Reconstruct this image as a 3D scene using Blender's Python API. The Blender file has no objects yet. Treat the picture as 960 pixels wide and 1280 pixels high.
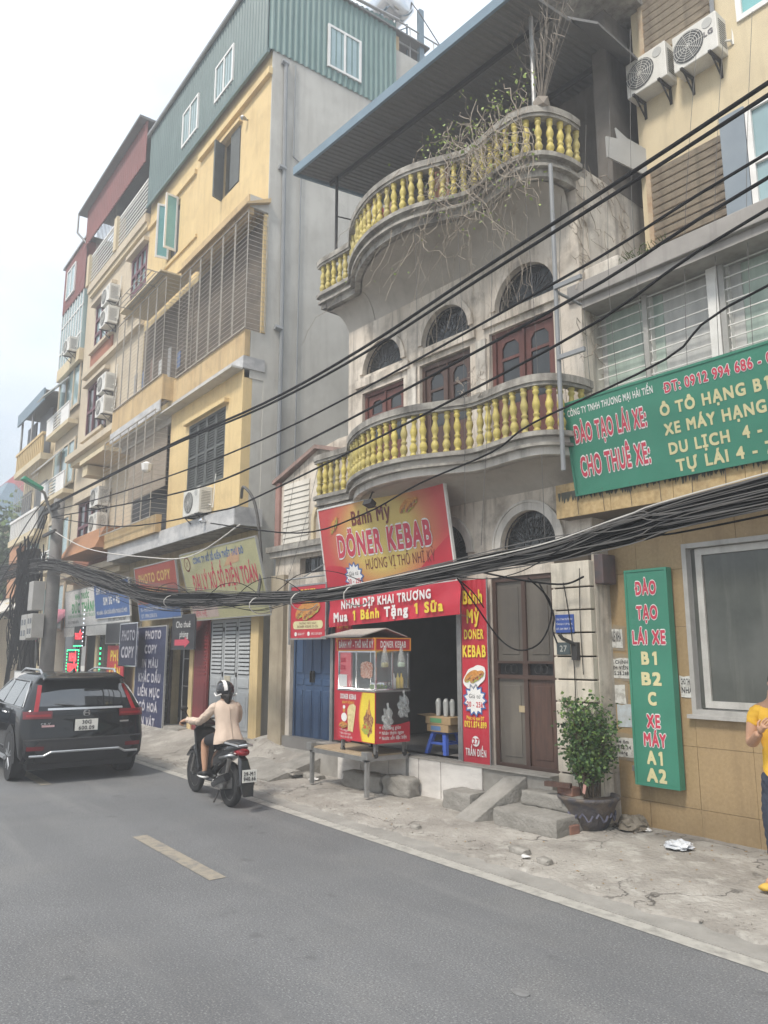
import bpy, bmesh, math, random, unicodedata
from mathutils import Vector, Matrix
from mathutils.geometry import tessellate_polygon
random.seed(7)
S = bpy.context.scene
COL = S.collection
rad = math.radians
# ---------------------------------------------------------------- camera
cam = bpy.data.cameras.new('camera'); camo = bpy.data.objects.new('camera', cam); COL.objects.link(camo)
cam.sensor_fit = 'VERTICAL'; cam.sensor_height = 36; cam.lens = 27.0; cam.clip_end = 2000; cam.clip_start = .05
camo.location = (0, 0, 1.95)
PITCH = math.atan(175/960)
camo.rotation_euler = (math.pi/2 + PITCH, 0, rad(143.4-90))
S.camera = camo
S.render.resolution_x = 768; S.render.resolution_y = 1024
# ---------------------------------------------------------------- sky, sun, exposure
SUN_EL, SUN_AZ = 54, 288      # azimuth of the sun measured from +X towards +Y
W = bpy.data.worlds.new('World'); S.world = W; W.use_nodes = True
nt = W.node_tree; N = nt.nodes; L = nt.links
bg = N['Background']; bg.inputs['Strength'].default_value = .1
sk = N.new('ShaderNodeTexSky'); sk.sky_type = 'NISHITA'; sk.sun_disc = False
sk.sun_elevation = rad(SUN_EL); sk.sun_rotation = rad(90-SUN_AZ); sk.air_density = 1.4; sk.dust_density = 3
tc = N.new('ShaderNodeTexCoord'); mp = N.new('ShaderNodeMapping'); mp.inputs['Scale'].default_value = (1, 1, 2.2)
nz = N.new('ShaderNodeTexNoise'); nz.inputs['Scale'].default_value = 1.9; nz.inputs['Detail'].default_value = 7; nz.inputs['Roughness'].default_value = .52
L.new(tc.outputs['Generated'], mp.inputs['Vector']); L.new(mp.outputs[0], nz.inputs['Vector'])
cr = N.new('ShaderNodeValToRGB'); cr.color_ramp.elements[0].position = .38; cr.color_ramp.elements[0].color = (3.0, 3.5, 4.1, 1)
cr.color_ramp.elements[1].position = .60; cr.color_ramp.elements[1].color = (4.7, 4.85, 4.95, 1)
L.new(nz.outputs['Fac'], cr.inputs['Fac'])
mx = N.new('ShaderNodeMix'); mx.data_type = 'RGBA'; mx.inputs['Factor'].default_value = .86
# an overcast sky is brighter towards the zenith
sx_ = N.new('ShaderNodeSeparateXYZ'); L.new(tc.outputs['Generated'], sx_.inputs[0])
mrz = N.new('ShaderNodeMapRange'); mrz.inputs['From Min'].default_value = 0; mrz.inputs['From Max'].default_value = .8; mrz.inputs['To Min'].default_value = .92; mrz.inputs['To Max'].default_value = 1.42; L.new(sx_.outputs['Z'], mrz.inputs['Value'])
vs_ = N.new('ShaderNodeVectorMath'); vs_.operation = 'SCALE'; L.new(cr.outputs[0], vs_.inputs[0]); L.new(mrz.outputs[0], vs_.inputs['Scale'])
L.new(sk.outputs[0], mx.inputs['A']); L.new(vs_.outputs[0], mx.inputs['B']); L.new(mx.outputs['Result'], bg.inputs['Color'])
sl = bpy.data.lights.new('sun', 'SUN'); sl.energy = 1.5; sl.angle = rad(11); sl.color = (1, .93, .83)
so = bpy.data.objects.new('sun', sl); COL.objects.link(so)
d = Vector((math.cos(rad(SUN_EL))*math.cos(rad(SUN_AZ)), math.cos(rad(SUN_EL))*math.sin(rad(SUN_AZ)), math.sin(rad(SUN_EL))))
so.rotation_euler = d.to_track_quat('Z', 'Y').to_euler()
S.view_settings.view_transform = 'Standard'; S.view_settings.look = 'None'; S.view_settings.exposure = 1.38; S.view_settings.gamma = 1
S.render.engine = 'CYCLES'; S.cycles.use_denoising = True; S.cycles.max_bounces = 6; S.cycles.transparent_max_bounces = 12
S.cycles.volume_bounces = 0

# ---------------------------------------------------------------- materials
MATS = {}
def mat(name, c, c2=None, scale=3, rough=.8, bump=.15, bscale=None, metal=0, streak=0, dirt=(.05, .045, .04), grime=0, spec=.4, thr=(.35, .65), coat=0, aniso=None, emit=None, es=1, alpha=1, bdist=.01):
    if name in MATS: return MATS[name]
    m = bpy.data.materials.new(name); m.use_nodes = True; MATS[name] = m
    nt = m.node_tree; N = nt.nodes; L = nt.links; b = N['Principled BSDF']
    b.inputs['Roughness'].default_value = rough; b.inputs['Metallic'].default_value = metal
    b.inputs['Specular IOR Level'].default_value = spec
    if coat: b.inputs['Coat Weight'].default_value = coat
    if alpha < 1: b.inputs['Alpha'].default_value = alpha
    if emit: b.inputs['Emission Color'].default_value = (*emit, 1); b.inputs['Emission Strength'].default_value = es
    if c2 is None: c2 = tuple(x*.86 for x in c)
    tc = N.new('ShaderNodeTexCoord'); mp = N.new('ShaderNodeMapping'); L.new(tc.outputs['Object'], mp.inputs['Vector'])
    if aniso: mp.inputs['Scale'].default_value = aniso
    nz = N.new('ShaderNodeTexNoise'); nz.inputs['Scale'].default_value = scale; nz.inputs['Detail'].default_value = 6; nz.inputs['Roughness'].default_value = .6
    L.new(mp.outputs[0], nz.inputs['Vector'])
    cr = N.new('ShaderNodeValToRGB'); cr.color_ramp.elements[0].position = thr[0]; cr.color_ramp.elements[1].position = thr[1]
    cr.color_ramp.elements[0].color = (*c2, 1); cr.color_ramp.elements[1].color = (*c, 1)
    L.new(nz.outputs['Fac'], cr.inputs['Fac']); col = cr.outputs[0]
    def over(col, vec_scale, lo, hi, amt, color, det=5):
        mp2 = N.new('ShaderNodeMapping'); mp2.inputs['Scale'].default_value = vec_scale; L.new(tc.outputs['Object'], mp2.inputs['Vector'])
        n2 = N.new('ShaderNodeTexNoise'); n2.inputs['Scale'].default_value = 1; n2.inputs['Detail'].default_value = det; n2.inputs['Roughness'].default_value = .65
        L.new(mp2.outputs[0], n2.inputs['Vector'])
        mr = N.new('ShaderNodeMapRange'); mr.inputs['From Min'].default_value = lo; mr.inputs['From Max'].default_value = hi; mr.inputs['To Max'].default_value = amt
        L.new(n2.outputs['Fac'], mr.inputs['Value'])
        mi = N.new('ShaderNodeMix'); mi.data_type = 'RGBA'; L.new(mr.outputs[0], mi.inputs['Factor']); L.new(col, mi.inputs['A']); mi.inputs['B'].default_value = (*color, 1)
        return mi.outputs['Result']
    if streak: col = over(col, (7, 7, .55), .5, .78, streak, dirt)
    if grime: col = over(col, (2.3, 2.3, 2.3), .5, .75, grime, dirt, 9)
    L.new(col, b.inputs['Base Color'])
    if bump:
        nb = N.new('ShaderNodeTexNoise'); nb.inputs['Scale'].default_value = bscale or scale*8; nb.inputs['Detail'].default_value = 5
        L.new(mp.outputs[0], nb.inputs['Vector'])
        bp = N.new('ShaderNodeBump'); bp.inputs['Strength'].default_value = bump; bp.inputs['Distance'].default_value = bdist
        L.new(nb.outputs['Fac'], bp.inputs['Height']); L.new(bp.outputs[0], b.inputs['Normal'])
    return m
def flatm(name, c, rough=.5, **k): return mat(name, c, tuple(x*.86 for x in c), 2.2, rough, .12, 5, grime=.14, dirt=tuple(x*.6+.05 for x in c), bdist=.02, **k)

CONC = mat('weathered_concrete', (.60, .57, .52), (.46, .43, .39), 1.6, .9, .4, 14, streak=.75, grime=.35, dirt=(.13, .115, .10))
CONC_D = mat('mossy_dark_concrete', (.40, .38, .34), (.20, .185, .165), 5, .95, .5, 22, streak=.7, grime=.6, dirt=(.045, .04, .036))
CREAM_OLD = mat('old_cream_plaster', (.66, .60, .52), (.50, .44, .37), 1.6, .9, .45, 16, streak=1, grime=.8, dirt=(.13, .11, .09))
STAIN = mat('stained_white_plaster', (.68, .64, .57), (.46, .42, .37), 1.8, .9, .35, 16, streak=.85, grime=.8, dirt=(.14, .125, .11))
GREYW = mat('grey_cement_render', (.53, .515, .475), (.43, .415, .38), .8, .92, .3, 12, streak=.45, grime=.4, dirt=(.29, .275, .25))
YEL = mat('yellow_wall_paint', (.68, .52, .27), (.60, .45, .23), .9, .85, .2, 14, streak=.55, grime=.5, dirt=(.40, .29, .15))
YELTAN = mat('dirty_yellow_parapet', (.56, .42, .23), (.45, .32, .17), 1.2, .85, .2, 14, streak=.7, grime=.35, dirt=(.22, .16, .11))
CREAM = mat('cream_wall_paint', (.62, .53, .36), (.55, .46, .31), .8, .85, .2, 12, streak=.35, grime=.2, dirt=(.30, .25, .18))
BEIGE = mat('beige_wall_paint', (.56, .48, .36), (.48, .41, .31), .8, .85, .2, 12, streak=.35, grime=.25, dirt=(.24, .2, .16))
MARB = mat('grey_marble_cladding', (.55, .54, .53), (.33, .33, .335), 2.4, .35, .05, streak=.35, dirt=(.3, .29, .28), aniso=(1, 1, 1.8))
MARBW = mat('white_marble_slab', (.68, .65, .61), (.50, .47, .44), 3, .3, .03, aniso=(1, 1, 3), thr=(.3, .6), grime=.15, dirt=(.3, .27, .25))
SAND = mat('sandstone_tile', (.37, .265, .145), (.31, .22, .115), 30, .6, .1, 60, streak=.5, grime=.3, dirt=(.19, .13, .07))
SANDL = mat('sandstone_ledge', (.50, .37, .19), (.38, .26, .12), 20, .65, .12, 60, streak=.4, dirt=(.12, .1, .07))
GROUT = mat('dark_joint', (.07, .055, .04), rough=.95)
COR = mat('green_corrugated_sheet', (.095, .15, .15), (.08, .13, .13), 1.5, .5, 0, streak=.25, dirt=(.22, .3, .3))
CORT = mat('teal_corrugated_sheet', (.12, .21, .20), (.10, .18, .17), 1.5, .5, 0, streak=.3, dirt=(.3, .38, .36))
CORR = mat('red_corrugated_sheet', (.21, .07, .065), (.17, .06, .055), 1.5, .6, 0, streak=.3, dirt=(.12, .08, .08))
ROOFM = mat('grey_roof_sheet', (.17, .165, .16), (.12, .12, .12), 1.2, .6, .1, streak=.3, dirt=(.08, .075, .07))
BLUEED = mat('blue_sheet_edge', (.17, .24, .30), rough=.5)
BALUS = mat('mustard_baluster_paint', (.58, .48, .13), (.46, .37, .10), 14, .55, .25, 60, grime=.55, dirt=(.2, .16, .09), thr=(.3, .6))
WOODR = mat('red_brown_door_wood', (.15, .055, .045), (.10, .04, .032), 3, .55, .15, aniso=(8, 8, 1))
WOODD = mat('dark_brown_timber', (.10, .055, .04), (.06, .035, .028), 3, .5, .15, aniso=(8, 8, 1), streak=.3, dirt=(.16, .06, .045))
GATE = mat('grey_brown_gate_metal', (.13, .115, .095), (.09, .08, .07), 2, .5, .05, streak=.4, dirt=(.2, .18, .15))
GATEF = mat('gate_frame_rust', (.075, .045, .035), rough=.6)
GLASSD = mat('dark_window_glass', (.035, .04, .042), (.02, .022, .024), 1, .08, 0, spec=.6)
GLASSG = mat('grey_dusty_glass', (.11, .115, .105), (.065, .07, .062), 1.4, .22, 0, streak=.4, dirt=(.2, .2, .18), spec=.5)
GLASSB = mat('pale_blue_glass', (.30, .42, .44), (.22, .32, .34), 1, .08, 0, spec=.8)
TEAL = mat('teal_glass', (.22, .48, .48), (.16, .36, .38), 1, .12, 0, spec=.6)
CURT = mat('pale_green_curtain', (.42, .50, .44), (.30, .37, .33), 1.6, .8, .1, aniso=(6, 6, 1))
CURTW = mat('pale_grey_curtain', (.52, .52, .50), (.40, .40, .39), 1.6, .8, .1, aniso=(6, 6, 1))
WHITEM = mat('white_painted_metal', (.72, .71, .68), (.6, .59, .56), 6, .5, .05, streak=.2, dirt=(.4, .36, .3))
BAR = mat('pale_grille_paint', (.44, .41, .36), (.28, .25, .21), 8, .55, 0, grime=.3, dirt=(.25, .15, .1))
BARD = mat('dark_iron', (.035, .033, .032), rough=.6)
STEEL = mat('galvanised_steel', (.38, .38, .37), (.28, .28, .28), 9, .45, .05, metal=.6)
CHROME = mat('chrome', (.75, .76, .78), rough=.15, bump=0, metal=1)
SHUT = mat('grey_green_shutter', (.105, .115, .11), (.085, .09, .088), 4, .7, .1)
DOORG = mat('pale_grey_door_paint', (.42, .44, .45), (.36, .375, .385), 2.5, .55, .08, streak=.3, dirt=(.22, .2, .18))
DOORB = mat('navy_door_paint', (.045, .085, .165), (.035, .065, .13), 2.5, .45, .08, streak=.25, dirt=(.09, .11, .15))
DOORR = mat('dark_red_door_paint', (.24, .035, .035), (.18, .03, .03), 2.5, .5, .08)
ACW = mat('ac_white_plastic', (.66, .65, .61), (.57, .56, .52), 2, .5, .03, streak=.25, dirt=(.35, .3, .25))
ACD = mat('ac_fan_dark', (.10, .105, .11), rough=.6)
WIRE = mat('black_cable', (.010, .010, .012), (.008, .008, .009), 6, .8, 0, spec=.15)
WIREG = mat('grey_cable', (.11, .105, .10), rough=.6, bump=0)
PIPE = mat('grey_pvc_pipe', (.24, .25, .26), rough=.5, bump=.05)
WHITE = flatm('white_print', (.78, .77, .75)); RED = flatm('red_print', (.50, .03, .05)); REDB = flatm('bright_red_vinyl', (.56, .035, .06), .4)
YELP = flatm('yellow_print', (.80, .62, .06)); YELC = flatm('cream_yellow_print', (.66, .60, .34)); GRN = flatm('green_sign_vinyl', (.05, .23, .155), .5)
GRNS = flatm('green_print', (.05, .36, .13)); BLU = flatm('blue_sign_vinyl', (.06, .14, .36)); NAVY = flatm('navy_sign_vinyl', (.022, .028, .085)); BRN = flatm('brown_print', (.16, .03, .025))
PINKR = flatm('pinkish_red_print', (.55, .05, .09)); BLK = flatm('black_print', (.02, .02, .022)); DGREY = flatm('dark_grey_board', (.05, .05, .055)); ORNG = flatm('orange_print', (.72, .30, .05))
OLD_Y = mat('faded_yellow_vinyl', (.46, .44, .25), (.38, .37, .21), 2, .6, .05, grime=.4, dirt=(.42, .40, .30))
SIGNBACK = flatm('sign_edge', (.35, .35, .34))
def grad_yr():
    m = bpy.data.materials.new('red_yellow_banner_print'); m.use_nodes = True; nt = m.node_tree; N = nt.nodes; L = nt.links; b = N['Principled BSDF']; b.inputs['Roughness'].default_value = .45
    tc = N.new('ShaderNodeTexCoord'); mp = N.new('ShaderNodeMapping'); mp.inputs['Location'].default_value = (-1.45, 0, -.75); mp.inputs['Scale'].default_value = (.78, 0, 1.05)
    L.new(tc.outputs['Object'], mp.inputs['Vector'])
    g = N.new('ShaderNodeTexGradient'); g.gradient_type = 'SPHERICAL'; mp2 = N.new('ShaderNodeMapping'); mp2.inputs['Location'].default_value = (-1.10, 0, -.78); mp2.inputs['Scale'].default_value = (.76, 1, 1.0)
    L.new(tc.outputs['Object'], mp2.inputs['Vector']); L.new(mp2.outputs[0], g.inputs['Vector'])
    cr = N.new('ShaderNodeValToRGB'); e = cr.color_ramp.elements; e[0].position = 0; e[0].color = (.50, .06, .06, 1); e[1].position = .5; e[1].color = (.56, .42, .12, 1)
    x = e.new(.22); x.color = (.52, .17, .08, 1)
    L.new(g.outputs['Fac'], cr.inputs['Fac']); L.new(cr.outputs[0], b.inputs['Base Color']); return m
GRAD = grad_yr()

# each baluster is painted and weathered a little differently
nt_ = BALUS.node_tree; b_ = nt_.nodes['Principled BSDF']; src_ = b_.inputs['Base Color'].links[0].from_socket
oi_ = nt_.nodes.new('ShaderNodeObjectInfo'); r_ = nt_.nodes.new('ShaderNodeMapRange'); r_.inputs['To Min'].default_value = .0; r_.inputs['To Max'].default_value = .55; nt_.links.new(oi_.outputs['Random'], r_.inputs['Value'])
m_ = nt_.nodes.new('ShaderNodeMix'); m_.data_type = 'RGBA'; nt_.links.new(r_.outputs[0], m_.inputs['Factor']); nt_.links.new(src_, m_.inputs['A']); m_.inputs['B'].default_value = (.30, .26, .13, 1); nt_.links.new(m_.outputs['Result'], b_.inputs['Base Color'])
# ---------------------------------------------------------------- helpers
class G:
    def __init__(s): s.v = []; s.f = []
    def box(s, x0, y0, z0, x1, y1, z1):
        n = len(s.v); x0, x1 = sorted((x0, x1)); y0, y1 = sorted((y0, y1)); z0, z1 = sorted((z0, z1))
        s.v += [(x, y, z) for z in (z0, z1) for y in (y0, y1) for x in (x0, x1)]
        s.f += [(n, n+2, n+3, n+1), (n+4, n+5, n+7, n+6), (n, n+1, n+5, n+4), (n+2, n+6, n+7, n+3), (n, n+4, n+6, n+2), (n+1, n+3, n+7, n+5)]; return s
    def hexa(s, p):     # 8 corners: bottom 4 (ccw), top 4
        n = len(s.v); s.v += [tuple(q) for q in p]
        s.f += [(n+3, n+2, n+1, n), (n+4, n+5, n+6, n+7), (n, n+1, n+5, n+4), (n+1, n+2, n+6, n+5), (n+2, n+3, n+7, n+6), (n+3, n, n+4, n+7)]; return s
    def quad(s, *p): n = len(s.v); s.v += [tuple(q) for q in p]; s.f.append(tuple(range(n, n+len(p)))); return s
    def tube(s, pts, r, k=6, r1=None, caps=True):
        pts = [Vector(p) for p in pts]; m = len(pts); n = len(s.v); last = None
        for i, p in enumerate(pts):
            t = (pts[min(i+1, m-1)]-pts[max(i-1, 0)]); t = t.normalized() if t.length > 1e-9 else Vector((0, 0, 1))
            if last is None: a = t.orthogonal().normalized()
            else:
                a = last - t*last.dot(t); a = a.normalized() if a.length > 1e-6 else t.orthogonal().normalized()
            last = a; b = t.cross(a)
            rr = r if not isinstance(r, (list, tuple)) else r[i]
            if r1 is not None: rr = r + (r1-r)*i/(m-1)
            for j in range(k):
                th = 2*math.pi*j/k; s.v.append(tuple(p + a*rr*math.cos(th) + b*rr*math.sin(th)))
        for i in range(m-1):
            for j in range(k):
                a0 = n+i*k+j; a1 = n+i*k+(j+1) % k; s.f.append((a0, a1, a1+k, a0+k))
        if caps: s.f.append(tuple(n+j for j in reversed(range(k)))); s.f.append(tuple(n+(m-1)*k+j for j in range(k)))
        return s
    def lathe(s, prof, c=(0, 0, 0), k=10, axis='z', sx=1, sy=1):
        n = len(s.v); m = len(prof)
        for r, h in prof:
            for j in range(k):
                t = 2*math.pi*j/k; a, b = r*math.cos(t)*sx, r*math.sin(t)*sy
                p = (a, b, h) if axis == 'z' else ((a, h, b) if axis == 'y' else (h, a, b))
                s.v.append((c[0]+p[0], c[1]+p[1], c[2]+p[2]))
        for i in range(m-1):
            for j in range(k):
                a0 = n+i*k+j; a1 = n+i*k+(j+1) % k; s.f.append((a0, a1, a1+k, a0+k))
        s.f.append(tuple(n+j for j in reversed(range(k)))); s.f.append(tuple(n+(m-1)*k+j for j in range(k))); return s
    def plate(s, outer, holes, y0, y1):        # outline in x,z ; thickness along y
        loops = [outer]+list(holes); tri = tessellate_polygon([[Vector((x, z, 0)) for x, z in l] for l in loops])
        allp = [p for l in loops for p in l]; n = len(s.v); K = len(allp)
        s.v += [(x, y0, z) for x, z in allp]+[(x, y1, z) for x, z in allp]
        for t in tri:
            s.f.append((n+t[0], n+t[1], n+t[2])); s.f.append((n+K+t[2], n+K+t[1], n+K+t[0]))
        o = 0
        for l in loops:
            m = len(l)
            for i in range(m): s.f.append((n+o+i, n+o+(i+1) % m, n+K+o+(i+1) % m, n+K+o+i))
            o += m
        return s
    def slab(s, outline, z0, z1):              # outline in x,y ; thickness along z
        tri = tessellate_polygon([[Vector((x, y, 0)) for x, y in outline]]); n = len(s.v); K = len(outline)
        s.v += [(x, y, z0) for x, y in outline]+[(x, y, z1) for x, y in outline]
        for t in tri: s.f.append((n+t[0], n+t[1], n+t[2])); s.f.append((n+K+t[2], n+K+t[1], n+K+t[0]))
        for i in range(K): s.f.append((n+i, n+(i+1) % K, n+K+(i+1) % K, n+K+i))
        return s
    def ico(s, c, r, sub=1, sq=(1, 1, 1)):
        b = bmesh.new(); bmesh.ops.create_icosphere(b, subdivisions=sub, radius=1); n = len(s.v)
        for v in b.verts: s.v.append((c[0]+v.co.x*r*sq[0], c[1]+v.co.y*r*sq[1], c[2]+v.co.z*r*sq[2]))
        for f in b.faces: s.f.append(tuple(n+v.index for v in f.verts))
        b.free(); return s
    def mesh(s, name, m, smooth=False):
        me = bpy.data.meshes.new(name); me.from_pydata(s.v, [], s.f)
        b = bmesh.new(); b.from_mesh(me); bmesh.ops.recalc_face_normals(b, faces=b.faces); b.to_mesh(me); b.free()
        if m: me.materials.append(m)
        if smooth: me.polygons.foreach_set('use_smooth', [True]*len(me.polygons))
        return me
    def put(s, name, m, parent=None, smooth=False, bevel=0, loc=None, rot=None, label=None, stuff=False, angle=None):
        o = bpy.data.objects.new(name, s.mesh(name, m, smooth)); COL.objects.link(o); o.parent = parent
        if loc is not None: o.location = loc
        if rot is not None: o.rotation_euler = rot
        if bevel:
            md = o.modifiers.new('b', 'BEVEL'); md.width = bevel; md.segments = 2; md.limit_method = 'ANGLE'
        if label: o['label'] = label
        if stuff: o['kind'] = 'stuff'
        if angle:
            me = o.data; me.polygons.foreach_set('use_smooth', [True]*len(me.polygons)); me.set_sharp_from_angle(angle=rad(angle))
        return o
def thing(name, label, cat, loc=(0, 0, 0), rz=0, group=None, rot=None):
    o = bpy.data.objects.new(name, None); COL.objects.link(o); o.location = loc; o.rotation_euler = rot or (0, 0, rz); o.empty_display_size = .1
    o['label'] = label; o['category'] = cat
    if group: o['group'] = group
    return o
def tag(o, label, cat, group=None):
    o['label'] = label; o['category'] = cat
    if group: o['group'] = group
    return o
def struct(o): o['kind'] = 'structure'; return o
def inst(o, parent, loc=(0, 0, 0), rot=None):
    c = o.copy(); COL.objects.link(c); c.parent = parent; c.location = loc
    if rot is not None: c.rotation_euler = rot
    return c
def copy_tree(o, parent=None):
    c = o.copy(); COL.objects.link(c); c.parent = parent
    for ch in list(o.children): copy_tree(ch, c)
    return c
def bx(name, m, parent, x0, y0, z0, x1, y1, z1, bevel=0, **k): return G().box(x0, y0, z0, x1, y1, z1).put(name, m, parent, bevel=bevel, **k)
def flat(name, pts, y, m, parent): return G().quad(*[(x, y, z) for x, z in pts]).put(name, m, parent)
def rect(x0, z0, x1, z1): return [(x0, z0), (x1, z0), (x1, z1), (x0, z1)]
def arch(cx, z0, hw, zs, rise=None, n=14):
    rise = rise or hw
    return [(cx-hw, z0), (cx+hw, z0)]+[(cx+hw*math.cos(math.pi*i/n), zs+rise*math.sin(math.pi*i/n)) for i in range(n+1)]
def crom(P, n=6):
    out = []
    for i in range(len(P)-1):
        p0, p1, p2, p3 = P[max(i-1, 0)], P[i], P[i+1], P[min(i+2, len(P)-1)]
        for k in range(n):
            t = k/n; out.append(tuple(.5*((2*b)+(-a+c)*t+(2*a-5*b+4*c-d)*t*t+(-a+3*b-3*c+d)*t**3) for a, b, c, d in zip(p0, p1, p2, p3)))
    out.append(tuple(P[-1])); return out
def resample(P, step):
    out = [P[0]]; acc = 0
    for a, b in zip(P, P[1:]):
        l = math.dist(a, b)
        while acc+l >= step:
            t = (step-acc)/l; a = tuple(x+(y-x)*t for x, y in zip(a, b)); out.append(a); l = math.dist(a, b); acc = 0
        acc += l
    return out
# ------------- lettering (glyph meshes from the built-in font; bars and horns of Vietnamese letters added by hand)
GC = {}
def _cmesh(t, off):
    c = bpy.data.curves.new('t', 'FONT'); c.body = t; c.offset = off; c.resolution_u = 3
    o = bpy.data.objects.new('t', c); me = o.to_mesh(); v = [(p.co.x, p.co.y) for p in me.vertices]; f = [tuple(p.vertices) for p in me.polygons]
    o.to_mesh_clear(); bpy.data.objects.remove(o); bpy.data.curves.remove(c); return v, f
def _w(t):
    v, f = _cmesh(t, 0); return (min(p[0] for p in v), max(p[0] for p in v)) if v else (0, 0)
HW = None
def glyph(ch, off):
    global HW
    key = (ch, off)
    if key in GC: return GC[key]
    if HW is None: HW = _w('HH')[1]
    if ch == ' ': GC[key] = ([], [], .30); return GC[key]
    horn = False; bar = 0; base = ch
    dn = unicodedata.normalize('NFD', ch)
    if '\u031b' in dn: horn = True; base = unicodedata.normalize('NFC', dn.replace('\u031b', ''))
    if ch == 'Đ': bar = 1; base = 'D'
    if ch == 'đ': bar = 2; base = 'd'
    v, f = _cmesh(base, off); adv = _w('H'+base+'H')[1]-HW; v = list(v); f = list(f); h = .02+off
    def q(x0, y0, x1, y1): n = len(v); v.extend([(x0, y0), (x1, y0), (x1, y1), (x0, y1)]); f.append((n, n+1, n+2, n+3))
    if bar == 1: q(-.03-off, .335-h, .28+off, .335+h)
    if bar == 2: q(adv*.42-off, .60-h, adv+.02+off, .60+h)
    if ch == '1':
        x_ = min(p[0] for p in v); n = len(v); v.extend([(x_+.02, .69), (x_+.02, .59), (x_-.13, .50), (x_-.13, .58)]); v[:] = [(p[0]+.10, p[1]) for p in v]; f.append((n, n+1, n+2, n+3)); adv += .08
    if horn:
        up = base.upper() == base; top = .69 if up else .50; n = len(v); x = adv-.10
        v.extend([(x-.05-off, top-.10-off), (x+.04+off, top-.10-off), (x+.13+off, top+.08+off), (x+.04-off, top+.08+off)]); f.append((n, n+1, n+2, n+3)); adv += .05
    GC[key] = (v, f, adv); return GC[key]
def text(s, x0, z0, h, m, parent, x1=None, bold=.015, y=-.004, name='lettering', align='l', maxw=None, ow=0, lay=0):
    """bold and outline are made of slightly shifted copies of each glyph, each a hair in front of the last"""
    sc = h/.70; g = G(); cx = 0; items = []; r = bold*.9+ow
    for ch in s:
        v, f, a = glyph(ch, 0); items.append((v, f, cx)); cx += a+bold*1.9
    w = cx*sc; sx = sc
    if x1 is not None: sx = (x1-x0)/cx
    elif maxw and w > maxw: sx = maxw/cx
    w = cx*sx
    if align == 'c': x0 -= w/2
    if align == 'r': x0 -= w
    if ow: sh = [(r*math.cos(k*math.pi/4), r*math.sin(k*math.pi/4)) for k in range(8)]+[(r*.5*math.cos(k*math.pi/2), r*.5*math.sin(k*math.pi/2)) for k in range(4)]
    elif bold > .02: sh = [(r*math.cos((k+.5)*math.pi/2)*1.1, r*math.sin((k+.5)*math.pi/2)*1.1) for k in range(4)]+[(0, 0)]
    else: sh = [(0, 0)]
    for i, (v, f, c) in enumerate(items):
        for q, (ax, az) in enumerate(sh):
            n = len(g.v); yy = y-q*.00012-(i % 2)*.00006
            g.v += [(x0+(p[0]+c+ax+bold)*sx, yy, z0+(p[1]+az)*sc) for p in v]; g.f += [tuple(n+k for k in t) for t in f]
    me = bpy.data.meshes.new(name); me.from_pydata(g.v, [], g.f); me.materials.append(m)
    o = bpy.data.objects.new(name, me); COL.objects.link(o); o.parent = parent; return o
def text2(s, x0, z0, h, m, mo, parent, x1=None, bold=.02, ow=.045, y=-.004):
    text(s, x0, z0, h, mo, parent, x1, bold, y, 'lettering_outline', ow=ow); text(s, x0, z0, h, m, parent, x1, bold, y-.003)
def star(cx, cz, r0, r1, n=14, sx=1): return [(cx+(r0 if i % 2 else r1)*math.cos(math.pi*i/n)*sx, cz+(r0 if i % 2 else r1)*math.sin(math.pi*i/n)) for i in range(2*n)]
def disc(cx, cz, r, n=20, sx=1): return [(cx+r*sx*math.cos(2*math.pi*i/n), cz+r*math.sin(2*math.pi*i/n)) for i in range(n)]
def rrect(x0, z0, x1, z1, r=.02, n=4):
    P = []
    for cx, cz, a in ((x1-r, z1-r, 0), (x0+r, z1-r, 90), (x0+r, z0+r, 180), (x1-r, z0+r, 270)):
        P += [(cx+r*math.cos(rad(a+90*i/n)), cz+r*math.sin(rad(a+90*i/n))) for i in range(n+1)]
    return P
BUN = mat('bread_picture', (.62, .30, .08), (.42, .17, .04), 30, .6, 0); MEATP = mat('meat_picture', (.20, .05, .03), (.45, .30, .12), 40, .6, 0, thr=(.4, .55)); SALP = mat('salad_picture', (.30, .42, .08), (.50, .08, .04), 35, .6, 0, thr=(.42, .52))
def sandwich(cx, cz, w, parent, y=-.006, ang=20, halo=True):
    def tr(P): c, s_ = math.cos(rad(ang)), math.sin(rad(ang)); return [(cx+x*c-z*s_, cz+x*s_+z*c) for x, z in P]
    if halo: flat('sandwich_picture', tr([(x*1.06, z*1.15) for x, z in disc(0, 0, w*.5, 22, 1)] if 0 else [(w*(.56+.02*math.sin(5*t))*math.cos(t), w*(.34+.02*math.cos(7*t))*math.sin(t)) for t in [i*math.pi/14 for i in range(28)]]), y, WHITE, parent)
    for k, (ox, oz) in enumerate(((-.12*w, .08*w), (.12*w, -.06*w))):
        yy = y-.002-.004*k
        flat('sandwich_picture', tr([(ox+w*.36*math.cos(t), oz+w*.17*max(math.sin(t), -.35)) for t in [i*math.pi/12 for i in range(24)]]), yy, BUN, parent)
        flat('sandwich_picture', tr([(ox+w*.34*math.cos(t), oz-.03*w+w*.07*math.sin(t)*(1+.25*math.sin(9*t))) for t in [i*math.pi/12 for i in range(24)]]), yy-.001, MEATP, parent)
        flat('sandwich_picture', tr([(ox+w*.30*math.cos(t), oz-.075*w+w*.03*math.sin(t)*(1+.4*math.sin(7*t))) for t in [i*math.pi/12 for i in range(24)]]), yy-.002, SALP, parent)
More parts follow.
